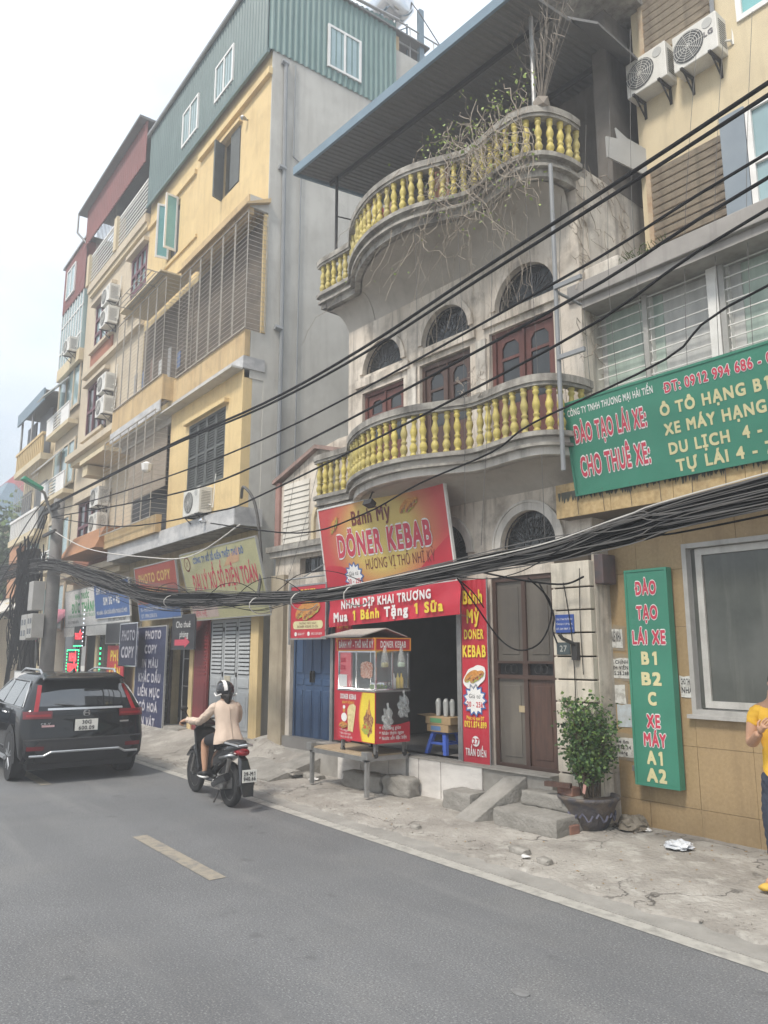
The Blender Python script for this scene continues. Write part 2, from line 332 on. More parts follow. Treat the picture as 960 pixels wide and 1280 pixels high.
def burst(cx, cz, r, parent, y=-.006):
    flat('price_burst', star(cx, cz, r*.8, r*1.05, 13), y, BLU, parent); flat('price_burst', star(cx, cz, r*.66, r*.9, 13), y-.002, WHITE, parent)
    text('Giá từ', cx, cz+r*.12, r*.26, BLK, parent, y=y-.004, align='c', maxw=r*1.2); text('20 - 25k', cx, cz-r*.42, r*.32, REDB, parent, y=y-.004, align='c', maxw=r*1.4, bold=.03)
# ------------- shared pieces
def window_unit(parent, x0, z0, x1, z1, y, glass, frame, cols=2, rows=1, fw=.05, depth=.06, name='window'):
    w = G().plate(rect(x0, z0, x1, z1), [rect(x0+fw+(x1-x0-fw)*i/cols, z0+fw+(z1-z0-fw)*j/rows, x0+(x1-x0-fw)*(i+1)/cols, z0+(z1-z0-fw)*(j+1)/rows) for i in range(cols) for j in range(rows)], y, y+depth).put(name, frame, parent)
    for i in range(cols):
        for j in range(rows):
            bx('pane', glass, w, x0+fw+(x1-x0-fw)*i/cols-.004, y+depth*.5, z0+fw+(z1-z0-fw)*j/rows-.004, x0+(x1-x0-fw)*(i+1)/cols+.004, y+depth*.5+.01, z0+(z1-z0-fw)*(j+1)/rows+.004)
    return w
def louvre(parent, x0, z0, x1, z1, y, m, n=16, leaves=2, name='shutter'):
    w = (x1-x0)/leaves
    for i in range(leaves):
        a, b = x0+i*w+.006, x0+(i+1)*w-.006
        s = G().plate(rect(a, z0, b, z1), [rect(a+.05, z0+.06, b-.05, (z0+z1)/2-.03), rect(a+.05, (z0+z1)/2+.03, b-.05, z1-.06)], y-.035, y).put(name, m, parent)
        me = None
        for k in range(n):
            zz = z0+.07+(z1-z0-.14)*k/(n-1)
            if abs(zz-(z0+z1)/2) < .05: continue
            if me is None: me = G().hexa([(a+.05, -.03, 0), (b-.05, -.03, 0), (b-.05, -.022, -.004), (a+.05, -.022, -.004), (a+.05, -.008, .034), (b-.05, -.008, .034), (b-.05, 0, .03), (a+.05, 0, .03)]).put('slat', m, s, loc=(0, y, zz))
            else: inst(me, s, (0, y, zz))
        bx('backing', ACD, s, a+.04, y+.001, z0+.02, b-.04, y+.006, z1-.02)
def ac_unit(label, loc, rz=0, w=.72, h=.5, dp=.27, logo=False, group='air conditioner outdoor units on the walls', full=True):
    t = thing('air_conditioner', label, 'air conditioner', loc, rz, group)
    bx('casing', ACW, t, 0, -dp, 0, w, 0, h, bevel=.012)
    cx, cz, r = w*.36, h*.5, h*.40
    G().lathe([(r, -dp-.004), (r, -dp-.012), (r*.96, -dp-.012), (r*.96, -dp-.005)], (cx, 0, cz), 28, 'y').put('fan_recess', ACD, t)
    g = G()
    for k in range(1, 7):
        rr = r*k/6.5; g.tube([(cx+rr*math.cos(i*math.pi/10), -dp-.018, cz+rr*math.sin(i*math.pi/10)) for i in range(21)], .0035, 4, caps=False)
    for k in range(10): a = k*math.pi/5; g.tube([(cx, -dp-.018, cz), (cx+r*math.cos(a), -dp-.018, cz+r*math.sin(a))], .003, 4)
    g.put('fan_guard', ACW, t)
    if full:
        g = G()
        for k in range(12): g.box(w+.001, -dp+.05, h*.15+k*h*.06, w+.004, -.05, h*.15+k*h*.06+.008)
        g.put('side_vents', ACD, t)
        for x in (.1, w-.12):
            G().box(x, -dp-.04, -.035, x+.035, 0, -.005).box(x, -.035, -.26, x+.035, 0, -.03).tube([(x+.017, -dp+.02, -.03), (x+.017, -.02, -.25)], .012, 5).put('bracket', BARD, t)
        G().tube([(w*.97, -.08, h*.35), (w+.06, -.06, h*.3), (w+.07, -.02, h*.2), (w+.07, .02, h*1.5)], .015, 6).put('hose', ACW, t)
    G().lathe([(h*.13, -dp-.001), (h*.13, -dp-.006)], (w*.80, 0, h*.80), 18, 'y').put('badge', flatm('ac_badge_grey', (.45, .45, .43)), t)
    if logo: text('LG', w*.70, h*.46, h*.13, flatm('logo_grey', (.14, .13, .14)), t, y=-dp-.006, bold=.05)
    return t
def grille(parent, x0, x1, z0, z1, y, side=0, nv=8, sp=.105, r=.009, backy=None, mirror=0):
    """projecting cage of flat iron bars: rails every sp, uprights in pairs"""
    g0 = bx('window_grille', BAR, parent, x0-.015, y-.015, z0-.015, x1+.015, y+.01, z0+.012)
    bx('frame_bar', BAR, g0, x0-.015, y-.015, z1-.01, x1+.015, y+.01, z1+.015)
    u = None
    for i in range(nv+1):
        x = x0+(x1-x0)*i/nv
        for dx in ((-.02, .02) if 0 < i < nv else (0,)):
            if u is None: u = bx('upright', BAR, g0, -.008, -.008, 0, .008, .008, z1-z0, loc=(x+dx, y, z0))
            else: inst(u, g0, (x+dx, y, z0))
    n = int((z1-z0)/sp); b = None
    for i in range(nv):
        xa = x0+(x1-x0)*i/nv
        pass
    for k in range(1, n+1):
        z = z0+(z1-z0)*k/(n+1)
        if b is None: b = G().tube([(x0, 0, 0), (x1, 0, 0)], .0055, 4).put('bar', BAR, g0, loc=(0, y-.002, z))
        else: inst(b, g0, (0, y-.002, z))
    if side:
        for sx, on in ((x1, side & 1), (x0, side & 2)):
            if not on: continue
            ss = None
            for k in range(0, n+2):
                z = z0+(z1-z0)*k/(n+1)
                if ss is None: ss = G().tube([(0, 0, 0), (0, backy-y, 0)], .0055, 4).put('bar', BAR, g0, loc=(sx, y, z))
                else: inst(ss, g0, (sx, y, z))
            bx('upright', BAR, g0, sx-.008, backy-.03, z0, sx+.008, backy-.014, z1)
    return g0
def corrugated(x0, x1, z0, z1, y, m, parent, name='wall_sheet', pitch=.16, depth=.03, along='x', zslope=None, bottom=None):
    g = G(); n = int(abs(x1-x0)/(pitch/4)); P = []
    for i in range(n+1):
        x = x0+(x1-x0)*i/n; ph = i % 4; dy = (0, 0, depth, depth)[ph]
        a = z0 if bottom is None else z0+bottom*(x-x0)/(x1-x0); b = z1 if zslope is None else z1+zslope*(x-x0)/(x1-x0)
        P.append((x, dy, a, b))
    for (xa, da, za, zb), (xc, dc, zc, zd) in zip(P, P[1:]):
        if along == 'x': g.quad((xa, y-da, za), (xc, y-dc, zc), (xc, y-dc, zd), (xa, y-da, zb))
        else: g.quad((y+da, xa, za), (y+dc, xc, zc), (y+dc, xc, zd), (y+da, xa, zb))
    g.quad(*([(x0, y+.02, z0), (x1, y+.02, z0), (x1, y+.02, z1), (x0, y+.02, z1)] if along == 'x' else [(y-.02, x0, z0), (y-.02, x1, z0), (y-.02, x1, z1), (y-.02, x0, z1)]))
    return g.put(name, m, parent)
# ================================================================ ground
def noise(x, y): return math.sin(x*1.7+y*2.3)*.5+math.sin(x*3.9-y*1.1+1.3)*.3+math.sin(x*7.1+y*5.7)*.2
def sm(a, b, x): t = max(0, min(1, (x-a)/(b-a))); return t*t*(3-2*t)
def zs(x, y):
    z = .035+.03*sm(5.35, 6.2, y)+.03*sm(6.2, 7.4, y)
    z += .22*sm(-11.5, -13.0, x)*sm(5.7, 6.9, y)
    z += .27*sm(-10.6, -11.2, x)*sm(-13.4, -12.4, x)*sm(5.75, 6.6, y)
    return z+.010*noise(x*1.3, y*1.6)
ASPH = mat('asphalt', (.160, .163, .168), (.128, .131, .136), .55, .88, .5, 240, grime=.25, dirt=(.10, .10, .10), bdist=.006)
_n = ASPH.node_tree
def speckle(m, scale, lo, hi, amt, color, an=None):
    nt = m.node_tree; N = nt.nodes; L = nt.links; b = N['Principled BSDF']; src = b.inputs['Base Color'].links[0].from_socket
    tc = N.new('ShaderNodeTexCoord'); n2 = N.new('ShaderNodeTexNoise'); n2.inputs['Scale'].default_value = scale; n2.inputs['Detail'].default_value = 3; mpp = N.new('ShaderNodeMapping'); mpp.inputs['Scale'].default_value = an or (1, 1, 1); mpp.inputs['Location'].default_value = (scale*3.7, scale*1.3, 0); L.new(tc.outputs['Object'], mpp.inputs['Vector']); L.new(mpp.outputs[0], n2.inputs['Vector'])
    mr = N.new('ShaderNodeMapRange'); mr.inputs['From Min'].default_value = lo; mr.inputs['From Max'].default_value = hi; mr.inputs['To Max'].default_value = amt; L.new(n2.outputs['Fac'], mr.inputs['Value'])
    mi = N.new('ShaderNodeMix'); mi.data_type = 'RGBA'; L.new(mr.outputs[0], mi.inputs['Factor']); L.new(src, mi.inputs['A']); mi.inputs['B'].default_value = (*color, 1); L.new(mi.outputs['Result'], b.inputs['Base Color'])
def cracks(m, scale, width, color, warp=.35, amt=.85):
    nt = m.node_tree; N = nt.nodes; L = nt.links; b = N['Principled BSDF']; src = b.inputs['Base Color'].links[0].from_socket
    tc = N.new('ShaderNodeTexCoord'); nn = N.new('ShaderNodeTexNoise'); nn.inputs['Scale'].default_value = 2.5; nn.inputs['Detail'].default_value = 6; L.new(tc.outputs['Object'], nn.inputs['Vector'])
    vm = N.new('ShaderNodeVectorMath'); vm.operation = 'MULTIPLY_ADD'; L.new(nn.outputs['Color'], vm.inputs[0]); vm.inputs[1].default_value = (warp,)*3; L.new(tc.outputs['Object'], vm.inputs[2])
    v = N.new('ShaderNodeTexVoronoi'); v.feature = 'DISTANCE_TO_EDGE'; v.inputs['Scale'].default_value = scale; L.new(vm.outputs[0], v.inputs['Vector'])
    mr = N.new('ShaderNodeMapRange'); mr.inputs['From Min'].default_value = 0; mr.inputs['From Max'].default_value = width; mr.inputs['To Min'].default_value = amt; mr.inputs['To Max'].default_value = 0; L.new(v.outputs['Distance'], mr.inputs['Value'])
    n3 = N.new('ShaderNodeTexNoise'); n3.inputs['Scale'].default_value = .9; L.new(tc.outputs['Object'], n3.inputs['Vector'])
    m3 = N.new('ShaderNodeMapRange'); m3.inputs['From Min'].default_value = .42; m3.inputs['From Max'].default_value = .56; L.new(n3.outputs['Fac'], m3.inputs['Value'])
    mu = N.new('ShaderNodeMath'); mu.operation = 'MULTIPLY'; L.new(mr.outputs[0], mu.inputs[0]); L.new(m3.outputs[0], mu.inputs[1])
    mi = N.new('ShaderNodeMix'); mi.data_type = 'RGBA'; L.new(mu.outputs[0], mi.inputs['Factor']); L.new(src, mi.inputs['A']); mi.inputs['B'].default_value = (*color, 1); L.new(mi.outputs['Result'], b.inputs['Base Color'])
speckle(ASPH, 1.1, .5, .75, .5, (.19, .188, .183)); speckle(ASPH, .35, .52, .7, .45, (.085, .085, .088)); speckle(ASPH, 70, .53, .67, .7, (.31, .31, .305)); speckle(ASPH, 90, .53, .67, .7, (.05, .05, .053)); speckle(ASPH, 30, .62, .72, .3, (.27, .265, .25)); speckle(ASPH, 1, .5, .66, .3, (.115, .117, .122), (.12, 1.5, 1)); speckle(ASPH, 1, .56, .70, .35, (.22, .22, .215), (.3, 2.2, 1)); speckle(ASPH, 2.2, .66, .74, .55, (.07, .07, .072))
cracks(ASPH, .28, .004, (.09, .09, .09), .8, .35)
WALK = mat('broken_concrete_pavement', (.38, .355, .32), (.25, .23, .205), 1.1, .92, .8, 22, grime=.5, dirt=(.15, .135, .12), bdist=.03)
speckle(WALK, 5, .54, .68, .6, (.47, .45, .41)); cracks(WALK, .75, .014, (.055, .05, .045), .9, .95); speckle(WALK, 60, .6, .74, .6, (.14, .13, .12))
GUT = mat('gutter_concrete', (.335, .32, .295), (.25, .24, .22), 2.5, .9, .4, 40, grime=.5, dirt=(.17, .16, .145)); speckle(GUT, 70, .6, .75, .5, (.12, .11, .1))
PAINT = mat('worn_white_road_paint', (.40, .385, .35), (.25, .24, .22), 9, .8, .2, 60, thr=(.3, .55)); PAINTY = mat('worn_yellow_road_paint', (.30, .265, .21), (.19, .18, .165), 10, .8, .2, 60, thr=(.32, .58))
LAND = mat('far_ground', (.22, .21, .19), rough=.95)
g = G(); g.quad((-600, -600, -.03), (600, -600, -.03), (600, 600, -.03), (-600, 600, -.03)); struct(g.put('ground', LAND))
g = G(); g.quad((-140, -3.2, 0), (60, -3.2, 0), (60, 5.13, 0), (-140, 5.13, 0)); struct(g.put('road', ASPH))
g = G(); g.quad((-140, 4.98, .004), (60, 4.98, .004), (60, 5.13, .004), (-140, 5.13, .004)); struct(g.put('edge_line', PAINT))
g = G().box(-140, 5.13, -.02, 60, 5.5, .012); struct(g.put('gutter', GUT))
g = G().box(-140, -6.5, -.02, 60, -3.2, .12); struct(g.put('far_pavement', WALK))
g = G()
for k in range(-8, 2):
    x = -6.62-6.0*k if k <= 0 else -6.62-6.0*k
    if x > 50: continue
    g.quad((x-1.98, 3.03, .004), (x, 3.03, .004), (x, 3.19, .004), (x-1.98, 3.19, .004))
g.quad((-12.0-.5, 3.03, .004), (-10.9, 3.03, .004), (-10.9, 3.0, .004), (-12.5, 3.0, .004)) if 0 else None
struct(g.put('lane_dash', PAINTY))
# pavement: height field with a ragged broken front edge
g = G(); nx = 640; X0, X1 = -48., 8.; ny = 22
for i in range(nx+1):
    x = X0+(X1-X0)*i/nx
    e = 5.36+.05*noise(x*2.1, 3)+.035*noise(x*6.3, 9)+(.02*math.sin(x*23))
    for j in range(ny+1):
        y = e+(10-e)*(j/ny)**1.35
        z = zs(x, y)+.004*noise(x*9, y*11)
        if j == 0: z = -.01
        if j == 1: y = e+.02; z = zs(x, y)
        g.v.append((x, y, z))
for i in range(nx):
    for j in range(ny): a = i*(ny+1)+j; g.f.append((a, a+ny+1, a+ny+2, a+1))
struct(g.put('pavement', WALK, smooth=False, angle=40))
# rubble, grit along the gutter
rnd = random.Random(3); g = G()
for k in range(420):
    x = rnd.uniform(-14, -1.5); y = 5.42+abs(rnd.gauss(0, .18)) if rnd.random() < .75 else rnd.uniform(5.5, 7.2)
    r = rnd.uniform(.006, .022); g.ico((x, y, zs(x, y)+r*.2), r, 1, (1, rnd.uniform(.6, 1.3), .6))
o = g.put('grit', WALK, stuff=True)
rnd = random.Random(5)
STONE = mat('broken_kerb_stone', (.33, .31, .28), (.2, .19, .17), 9, .9, .6, 40)
def rock(g, c, s, rnd):
    n = len(g.v); g.ico((0, 0, 0), 1, 2)
    for i in range(n, len(g.v)):
        x, y, z = g.v[i]; k = 1+.22*noise(x*2.3+c[0], y*2.7+z*3.1); x, y, z = (max(-.72, min(.72, q*k)) for q in (x, y, z)); g.v[i] = (c[0]+x*s[0], c[1]+y*s[1], c[2]+z*s[2])
for (x, y, sx, sy, szz, lab) in ((-5.52, 5.72, .16, .08, .045, 'flat broken concrete lump at the kerb edge below the ramp'), (-5.15, 5.66, .10, .07, .04, 'small rubble lump beside the flat broken one at the kerb'), (-6.98, 5.62, .09, .06, .035, 'little broken stone lying on the pavement edge left of the ramp foot'),
    (-10.45, 6.4, .36, .14, .06, 'long loose stone slab lying left of the metal table'), (-10.85, 6.2, .42, .16, .06, 'front loose stone slab on rubble below the blue door')):
    g = G(); rock(g, (0, 0, 0), (sx, sy, szz), rnd); tag(g.put('loose_stone', STONE, loc=(x, y, zs(x, y)+szz*.5), angle=30), lab, 'stone', 'loose stones on the pavement')

# ================================================================ balconied shop house (K frame: x right along the front, y into the house)
def KP(u, w, z=0): a = rad(4); return (-7.2+u*math.cos(a)+w*math.sin(a), 7.1+u*math.sin(a)-w*math.cos(a), z)
Kr = thing('shop_house', 'old cream balconied house with yellow balusters and red kebab shop on its ground floor', 'building', (-7.2, 7.1, 0), rad(4))
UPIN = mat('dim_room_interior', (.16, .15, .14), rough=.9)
F0 = .55
# ground floor front wall with openings
low = G().plate([(-5.2, .1), (1.56, .1), (1.56, 4.2), (-3.05, 4.2), (-3.05, 5.5), (-3.35, 5.5), (-3.95, 5.42), (-5.02, 5.02), (-5.2, 5.02)],
    [rect(-4.66, .40, -3.50, 3.05), rect(-4.42, 3.28, -3.72, 3.56), [(-3.38, F0), (-.56, F0), (-.56, 2.98), (-1.2, 2.98), (-3.38, 2.98)], rect(-.02, F0, .97, 2.90), arch(.62, 3.10, .44, 3.27)[0:2]+arch(.62, 3.10, .44, 3.27)[2:], arch(-.86, 3.10, .44, 3.27)], 0, .24)
low.put('front_wall', CREAM_OLD, Kr)
UP = [arch(-2.2, 6.42, .47, 6.44, .46), rect(-2.71, 4.45, -1.70, 6.12), arch(-.78, 6.46, .48, 6.50, .46), rect(-1.34, 4.45, -.30, 6.20), arch(.70, 6.50, .50, 6.54, .48), rect(.06, 4.45, 1.14, 6.25)]
G().plate(rect(-3.08, 4.2, 1.56, 7.95), UP, 0, .24).put('upper_wall', CREAM_OLD, Kr)
bx('side_wall', STAIN, Kr, 1.32, .24, .1, 1.555, 6.5, 8.1)
bx('side_wall', GREYW, Kr, -3.075, .24, 5.0, -2.86, 6.5, 8.1)
bx('side_wall', GREYW, Kr, -5.195, .24, .1, -4.97, 6.5, 5.02)
bx('floor_slab', CONC, Kr, -4.96, .25, 4.22, 1.31, 6.4, 4.42)
bx('floor_slab', CONC, Kr, -2.85, .25, 7.9, 1.31, 6.4, 8.1)
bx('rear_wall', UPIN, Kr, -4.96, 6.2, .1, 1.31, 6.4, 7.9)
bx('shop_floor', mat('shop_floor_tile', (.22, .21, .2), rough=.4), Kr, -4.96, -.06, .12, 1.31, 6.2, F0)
# room partitions so that the shop is one deep dim room
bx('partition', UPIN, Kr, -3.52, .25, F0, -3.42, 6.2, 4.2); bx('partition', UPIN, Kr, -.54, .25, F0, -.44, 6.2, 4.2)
bx('roller_box', BARD, Kr, -3.42, -.0, 2.8, -.54, .22, 3.02)
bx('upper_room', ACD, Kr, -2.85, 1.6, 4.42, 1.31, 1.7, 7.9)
# shop frame post
bx('door_post', STEEL, Kr, -.60, -.06, F0, -.53, .02, 2.98)
bx('door_post', STEEL, Kr, -3.44, -.04, F0, -3.38, .02, 2.98)
# arch mouldings
def mould(cx, zs_, hw, rise, w=.07, y=-.035, m=CREAM_OLD, z0=None):
    n = 20; z0 = zs_ if z0 is None else z0
    o = [(cx-hw-w, z0)]+[(cx-(hw+w)*math.cos(math.pi*i/n), zs_+(rise+w)*math.sin(math.pi*i/n)) for i in range(n+1)]+[(cx+hw+w, z0), (cx+hw, z0)]+[(cx+hw*math.cos(math.pi*i/n), zs_+rise*math.sin(math.pi*i/n)) for i in range(n+1)]+[(cx-hw, z0)]
    G().plate(o, [], y, .01).put('arch_moulding', m, Kr)
def fan(cx, zs_, hw, rise, y=.06):
    a = G().plate(arch(cx, zs_-.02, hw, zs_, rise), [], y+.06, y+.07).put('fanlight', GLASSD, Kr)
    g = G(); n = 9
    for i in range(1, n): t = math.pi*i/n; g.tube([(cx+.12*math.cos(t), y, zs_+.1*math.sin(t)), (cx+hw*.98*math.cos(t), y, zs_+rise*.98*math.sin(t))], .008, 4)
    for k in (.28, .97): g.tube([(cx+hw*k*math.cos(math.pi*i/20), y, zs_+rise*k*math.sin(math.pi*i/20)) for i in range(21)], .009, 4)
    for i in range(n-1):
        t = math.pi*(i+1)/n; c = (cx+hw*.66*math.cos(t), zs_+rise*.66*math.sin(t))
        g.tube([(c[0]+.05*math.cos(s)*(1+s/9), y, c[1]+.05*math.sin(s)*(1+s/9)) for s in [q*.7 for q in range(11)]], .006, 4)
    g.put('fan_grille', BARD, a)
for cx, zz, hw, rise in ((-2.2, 6.44, .47, .46), (-.78, 6.50, .48, .46), (.70, 6.54, .50, .48)): mould(cx, zz, hw, rise, .09); fan(cx, zz, hw, rise)
for cx in (.62, -.86): mould(cx, 3.27, .44, .44, .10, -.03, CONC); mould(cx, 3.27, .54, .54, .03, -.045, CONC); fan(cx, 3.27, .44, .44)
for x0, x1, z in ((-2.85, -1.55, 6.22), (-1.46, -.18, 6.28), (-.02, 1.25, 6.34)): bx('lintel_band', CREAM_OLD, Kr, x0, -.05, z, x1, -.002, z+.13)
# pilasters between bays of the upper floor
for x in (-1.56, -.16): bx('pilaster', STAIN, Kr, x, -.045, 4.45, x+.18, -.003, 6.2)
# upper doors
def door_pair(x0, x1, z0, z1, wood=None):
    WOODR = wood or MATS['red_brown_door_wood']
    fr = G().plate(rect(x0, z0, x1, z1), [rect(x0+.06, z0+.02, (x0+x1)/2-.01, z1-.06), rect((x0+x1)/2+.01, z0+.02, x1-.06, z1-.06)], .06, .16).put('door', WOODR, Kr)
    for k in (0, 1):
        a = x0+.07 if k == 0 else (x0+x1)/2+.02; b = (x0+x1)/2-.02 if k == 0 else x1-.07
        G().plate(rect(a, z0+.03, b, z1-.07), [rect(a+.08, z0+.75, b-.08, z1-.42)+[], [(a+.08, z1-.38), (b-.08, z1-.38), (b-.08, z1-.24), ((a+b)/2+.08, z1-.16), ((a+b)/2-.08, z1-.16), (a+.08, z1-.24)]], .09, .13).put('leaf', WOODR, fr)
        bx('pane', GLASSD, fr, a+.05, .11, z0+.7, b-.05, .117, z1-.12)
door_pair(-2.71, -1.70, 4.45, 6.12); door_pair(.06, 1.14, 4.45, 6.25); door_pair(-1.34, -.30, 4.45, 6.18, WOODD)
# brown double gate
gt = G().plate(rect(-.02, F0, .97, 2.90), [rect(.04, F0+.05, .46, 1.62), rect(.04, 1.84, .46, 2.84), rect(.52, F0+.05, .92, 1.62), rect(.52, 1.84, .92, 2.84), rect(.05, 1.67, .45, 1.81), rect(.53, 1.67, .91, 1.81)], .02, .09).put('gate', GATEF, Kr)
for i, (a, b) in enumerate(((.04, .46), (.52, .92))):
    for j, (c, d_) in enumerate(((F0+.05, 1.62), (1.84, 2.84))):
        mm = WOODD if (i == 1 and j == 0) else GATE
        bx('leaf_panel', mm, gt, a, .05, c, b, .065, d_); bx('leaf_panel', mm, gt, a+.07, .04, c+.08, b-.07, .05, d_-.08, bevel=.008)
    g = G(); cx = (a+b)/2
    for dx in (-.045, .045): g.tube([(cx+dx+.055*math.cos(t), .04, 1.74+.055*math.sin(t)) for t in [q*math.pi/8 for q in range(17)]], .007, 4)
    g.put('ring_ornament', BARD, gt); bx('backing', BLK, gt, a, .07, 1.66, b, .075, 1.82)
bx('notice', flatm('tan_notice', (.40, .32, .2)), gt, .36, .036, 1.22, .46, .040, 1.30)
# rusticated corner pier: stone blocks with recessed joints
PB = mat('cream_pier_block', (.62, .57, .48), (.50, .45, .37), 2.5, .85, .3, 20, streak=.7, grime=.35, dirt=(.13, .12, .10))
bx('pier_core', GROUT, Kr, 1.045, -.06, .2, 1.53, .0, 3.10)
zz = [.22, .60, .86, 1.13, 1.39, 1.64, 1.90, 2.17, 2.43, 2.69, 3.0]
for a, b in zip(zz, zz[1:]): bx('stone_block', PB, Kr, 1.02, -.10, a+.008, 1.555, -.002, b-.010, bevel=.008)
zz = [.3, .62, .94, 1.26, 1.58, 1.9, 2.22, 2.54, 2.86, 3.18]
bx('left_pier', mat('ochre_old_pier', (.40, .34, .25), (.28, .235, .17), 2, .9, .3, 16, streak=.6, dirt=(.12, .09, .06)), Kr, -5.19, -.09, .2, -4.78, -.003, 3.3)
bx('ledge_moulding', CONC_D, Kr, -5.3, -.16, 3.72, -3.3, -.003, 3.82); bx('ledge_moulding', CONC, Kr, -5.25, -.10, 3.62, -3.3, -.004, 3.72)
# cladding boards of the low gabled bay (lapped pale siding)
SID = mat('pale_lapped_siding', (.62, .59, .53), (.52, .49, .43), 3, .8, .1, streak=.3, dirt=(.35, .32, .27))
k0 = None
for k in range(12):
    z = 3.86+k*.1
    if k0 is None: k0 = G().hexa([(-4.95, -.03, 0), (-4.15, -.03, 0), (-4.15, -.001, 0), (-4.95, -.001, 0), (-4.95, -.012, .098), (-4.15, -.012, .098), (-4.15, -.001, .098), (-4.95, -.001, .098)]).put('siding_board', SID, Kr, loc=(0, 0, z))
    elif k < 11: inst(k0, Kr, (0, 0, z))
bx('gable_trim', mat('dull_pink_trim', (.33, .19, .16), rough=.8), Kr, -5.19, -.05, 3.84, -5.05, -.003, 5.02)
G().hexa([(-5.24, -.10, 5.0), (-3.9, -.10, 5.43), (-3.9, .3, 5.43), (-5.24, .3, 5.0), (-5.24, -.10, 5.07), (-3.9, -.10, 5.50), (-3.9, .3, 5.50), (-5.24, .3, 5.07)]).put('gable_coping', mat('pink_coping', (.30, .20, .17), (.2, .15, .13), 6, streak=.6), Kr)
G().hexa([(-3.9, -.10, 5.43), (-3.1, -.10, 5.2), (-3.1, .3, 5.2), (-3.9, .3, 5.43), (-3.9, -.10, 5.50), (-3.1, -.10, 5.27), (-3.1, .3, 5.27), (-3.9, .3, 5.50)]).put('gable_coping', MATS['pink_coping'], Kr)
mould(-3.62, 4.15, .34, .34, .08, -.05, CREAM, 3.83)
bx('window', GLASSD, Kr, -4.42, .12, 3.28, -3.72, .14, 3.56)
for x in (-4.2, -3.95): bx('window_bar', BARD, Kr, x, .05, 3.28, x+.02, .07, 3.56)
# balconies
PL = [(-3.42, .0), (-3.42, .40), (-2.62, .37), (-2.48, .42), (-2.12, .68), (-1.7, .89), (-1.25, 1.02), (-.8, 1.05), (-.4, .98), (0, .80), (.3, .66), (.62, .67), (1.0, .72), (1.32, .69), (1.52, .52), (1.61, .25), (1.62, 0)]
crv = [PL[0], PL[1]]+crom(PL[1:], 6)[1:]
crv = [(x, -w) for x, w in crv]       # local y
def offs(P, d):
    o = []
    for i, p in enumerate(P):
        a = P[max(0, i-1)]; b = P[min(len(P)-1, i+1)]; t = Vector((b[0]-a[0], b[1]-a[1])); t = t.normalized() if t.length else Vector((1, 0)); o.append((p[0]+t.y*d, p[1]-t.x*d))
    return o
def ribbon(P, d0, d1, z0, z1):
    A, B = offs(P, d0), offs(P, d1); g = G(); n = len(P)
    g.v = [(x, y, z) for Q in (A, B) for z in (z0, z1) for x, y in Q]
    for i in range(n-1): g.f += [(i, i+1, n+i+1, n+i), (2*n+i, 3*n+i, 3*n+i+1, 2*n+i+1), (n+i, n+i+1, 3*n+i+1, 3*n+i), (i, 2*n+i, 2*n+i+1, i+1)]
    g.f += [(0, n, 3*n, 2*n), (n-1, 3*n-1, 4*n-1, 2*n-1)]
    return g
balm = None
SOFF = mat('pale_soffit_plaster', (.44, .41, .365), (.36, .33, .29), 1.2, .9, .25, 12, streak=.3, grime=.45, dirt=(.2, .175, .15))
def balcony(z0, z1, rail, post_side, missing=(), name='balcony'):
    # z0 underside, z1 top of slab, rail = top of hand rail
    h = z1-z0
    cl = lambda P: [(P[0][0], .0)]+P[1:-1]+[(P[-1][0], 0.0)]
    b = G().slab(cl(offs(crv, -.14)), z0, z0+h*.28).put('balcony', CONC, Kr)
    ribbon(crv, -.16, -.05, z0+h*.0, z0+h*.36).put('moulding', CONC_D if post_side else CONC, b)
    ribbon(crv, -.16, .02, z0+h*.36, z0+h*.50).put('moulding', CONC_D, b)
    ribbon(crv, -.16, -.02, z0+h*.50, z0+h*.78).put('moulding', CONC_D if post_side else CONC, b)
    ribbon(crv, -.16, .06, z0+h*.78, z1).put('moulding', CONC_D, b)
    G().slab(cl(offs(crv, -.15)), z0+h*.5, z1-.01).put('floor', CONC_D, b)
    A = offs(crv, -.17)[2:-3]; cg = G(); mm = 7; cov = .42 if post_side else .24     # plastered cove from the slab edge down to the wall
    for (x, y) in A:
        xw = max(-3.06, min(1.54, x))
        for q in range(mm+1): t = q/mm; cg.v.append((x+(xw-x)*t, y*(1-t)**1.25, z0-.001-cov*(t**1.9)))
    for i in range(len(A)-1):
        for q in range(mm): a = i*(mm+1)+q; cg.f.append((a, a+1, a+mm+2, a+mm+1))
    cg.put('cove', SOFF, b, smooth=True)
    ribbon(crv, -.10, .06, rail-.09, rail).put('hand_rail', CONC_D, b); ribbon(crv, -.08, .04, rail-.13, rail-.09).put('hand_rail', CONC_D, b)
    hh = rail-.13-z1
    pr = [(.042, 0), (.042, .06), (.030, .075), (.034, .10), (.050, .17), (.052, .22), (.040, .29), (.026, .34), (.040, .37), (.040, .40), (.026, .43), (.036, .50), (.048, .58), (.046, .64), (.030, .74), (.026, .82), (.040, .86), (.040, .90), (.028, .93), (.042, .96), (.042, 1.0)]
    pr = [(r, z*hh) for r, z in pr]
    P = resample(crv, .155); first = None; rr = random.Random(int(z0*10))
    for i, p in enumerate(P[1:]):
        if p[1] > -.06 and not post_side: continue
        if i in missing: continue
        q = offs([P[max(i, 0)], p, P[min(i+2, len(P)-1)]], -.02)[1]
        if first is None: first = G().lathe(pr, (0, 0, 0), 12).put('baluster', BALUS, b, smooth=True, loc=(q[0], q[1], z1))
        else: c = inst(first, b, (q[0], q[1], z1), (rr.uniform(-.03, .03), rr.uniform(-.03, .03), rr.uniform(0, 6)))
    return b
balcony(4.19, 4.45, 5.13, False)
ub = balcony(7.72, 8.0, 8.62, True, missing=(11, 40))
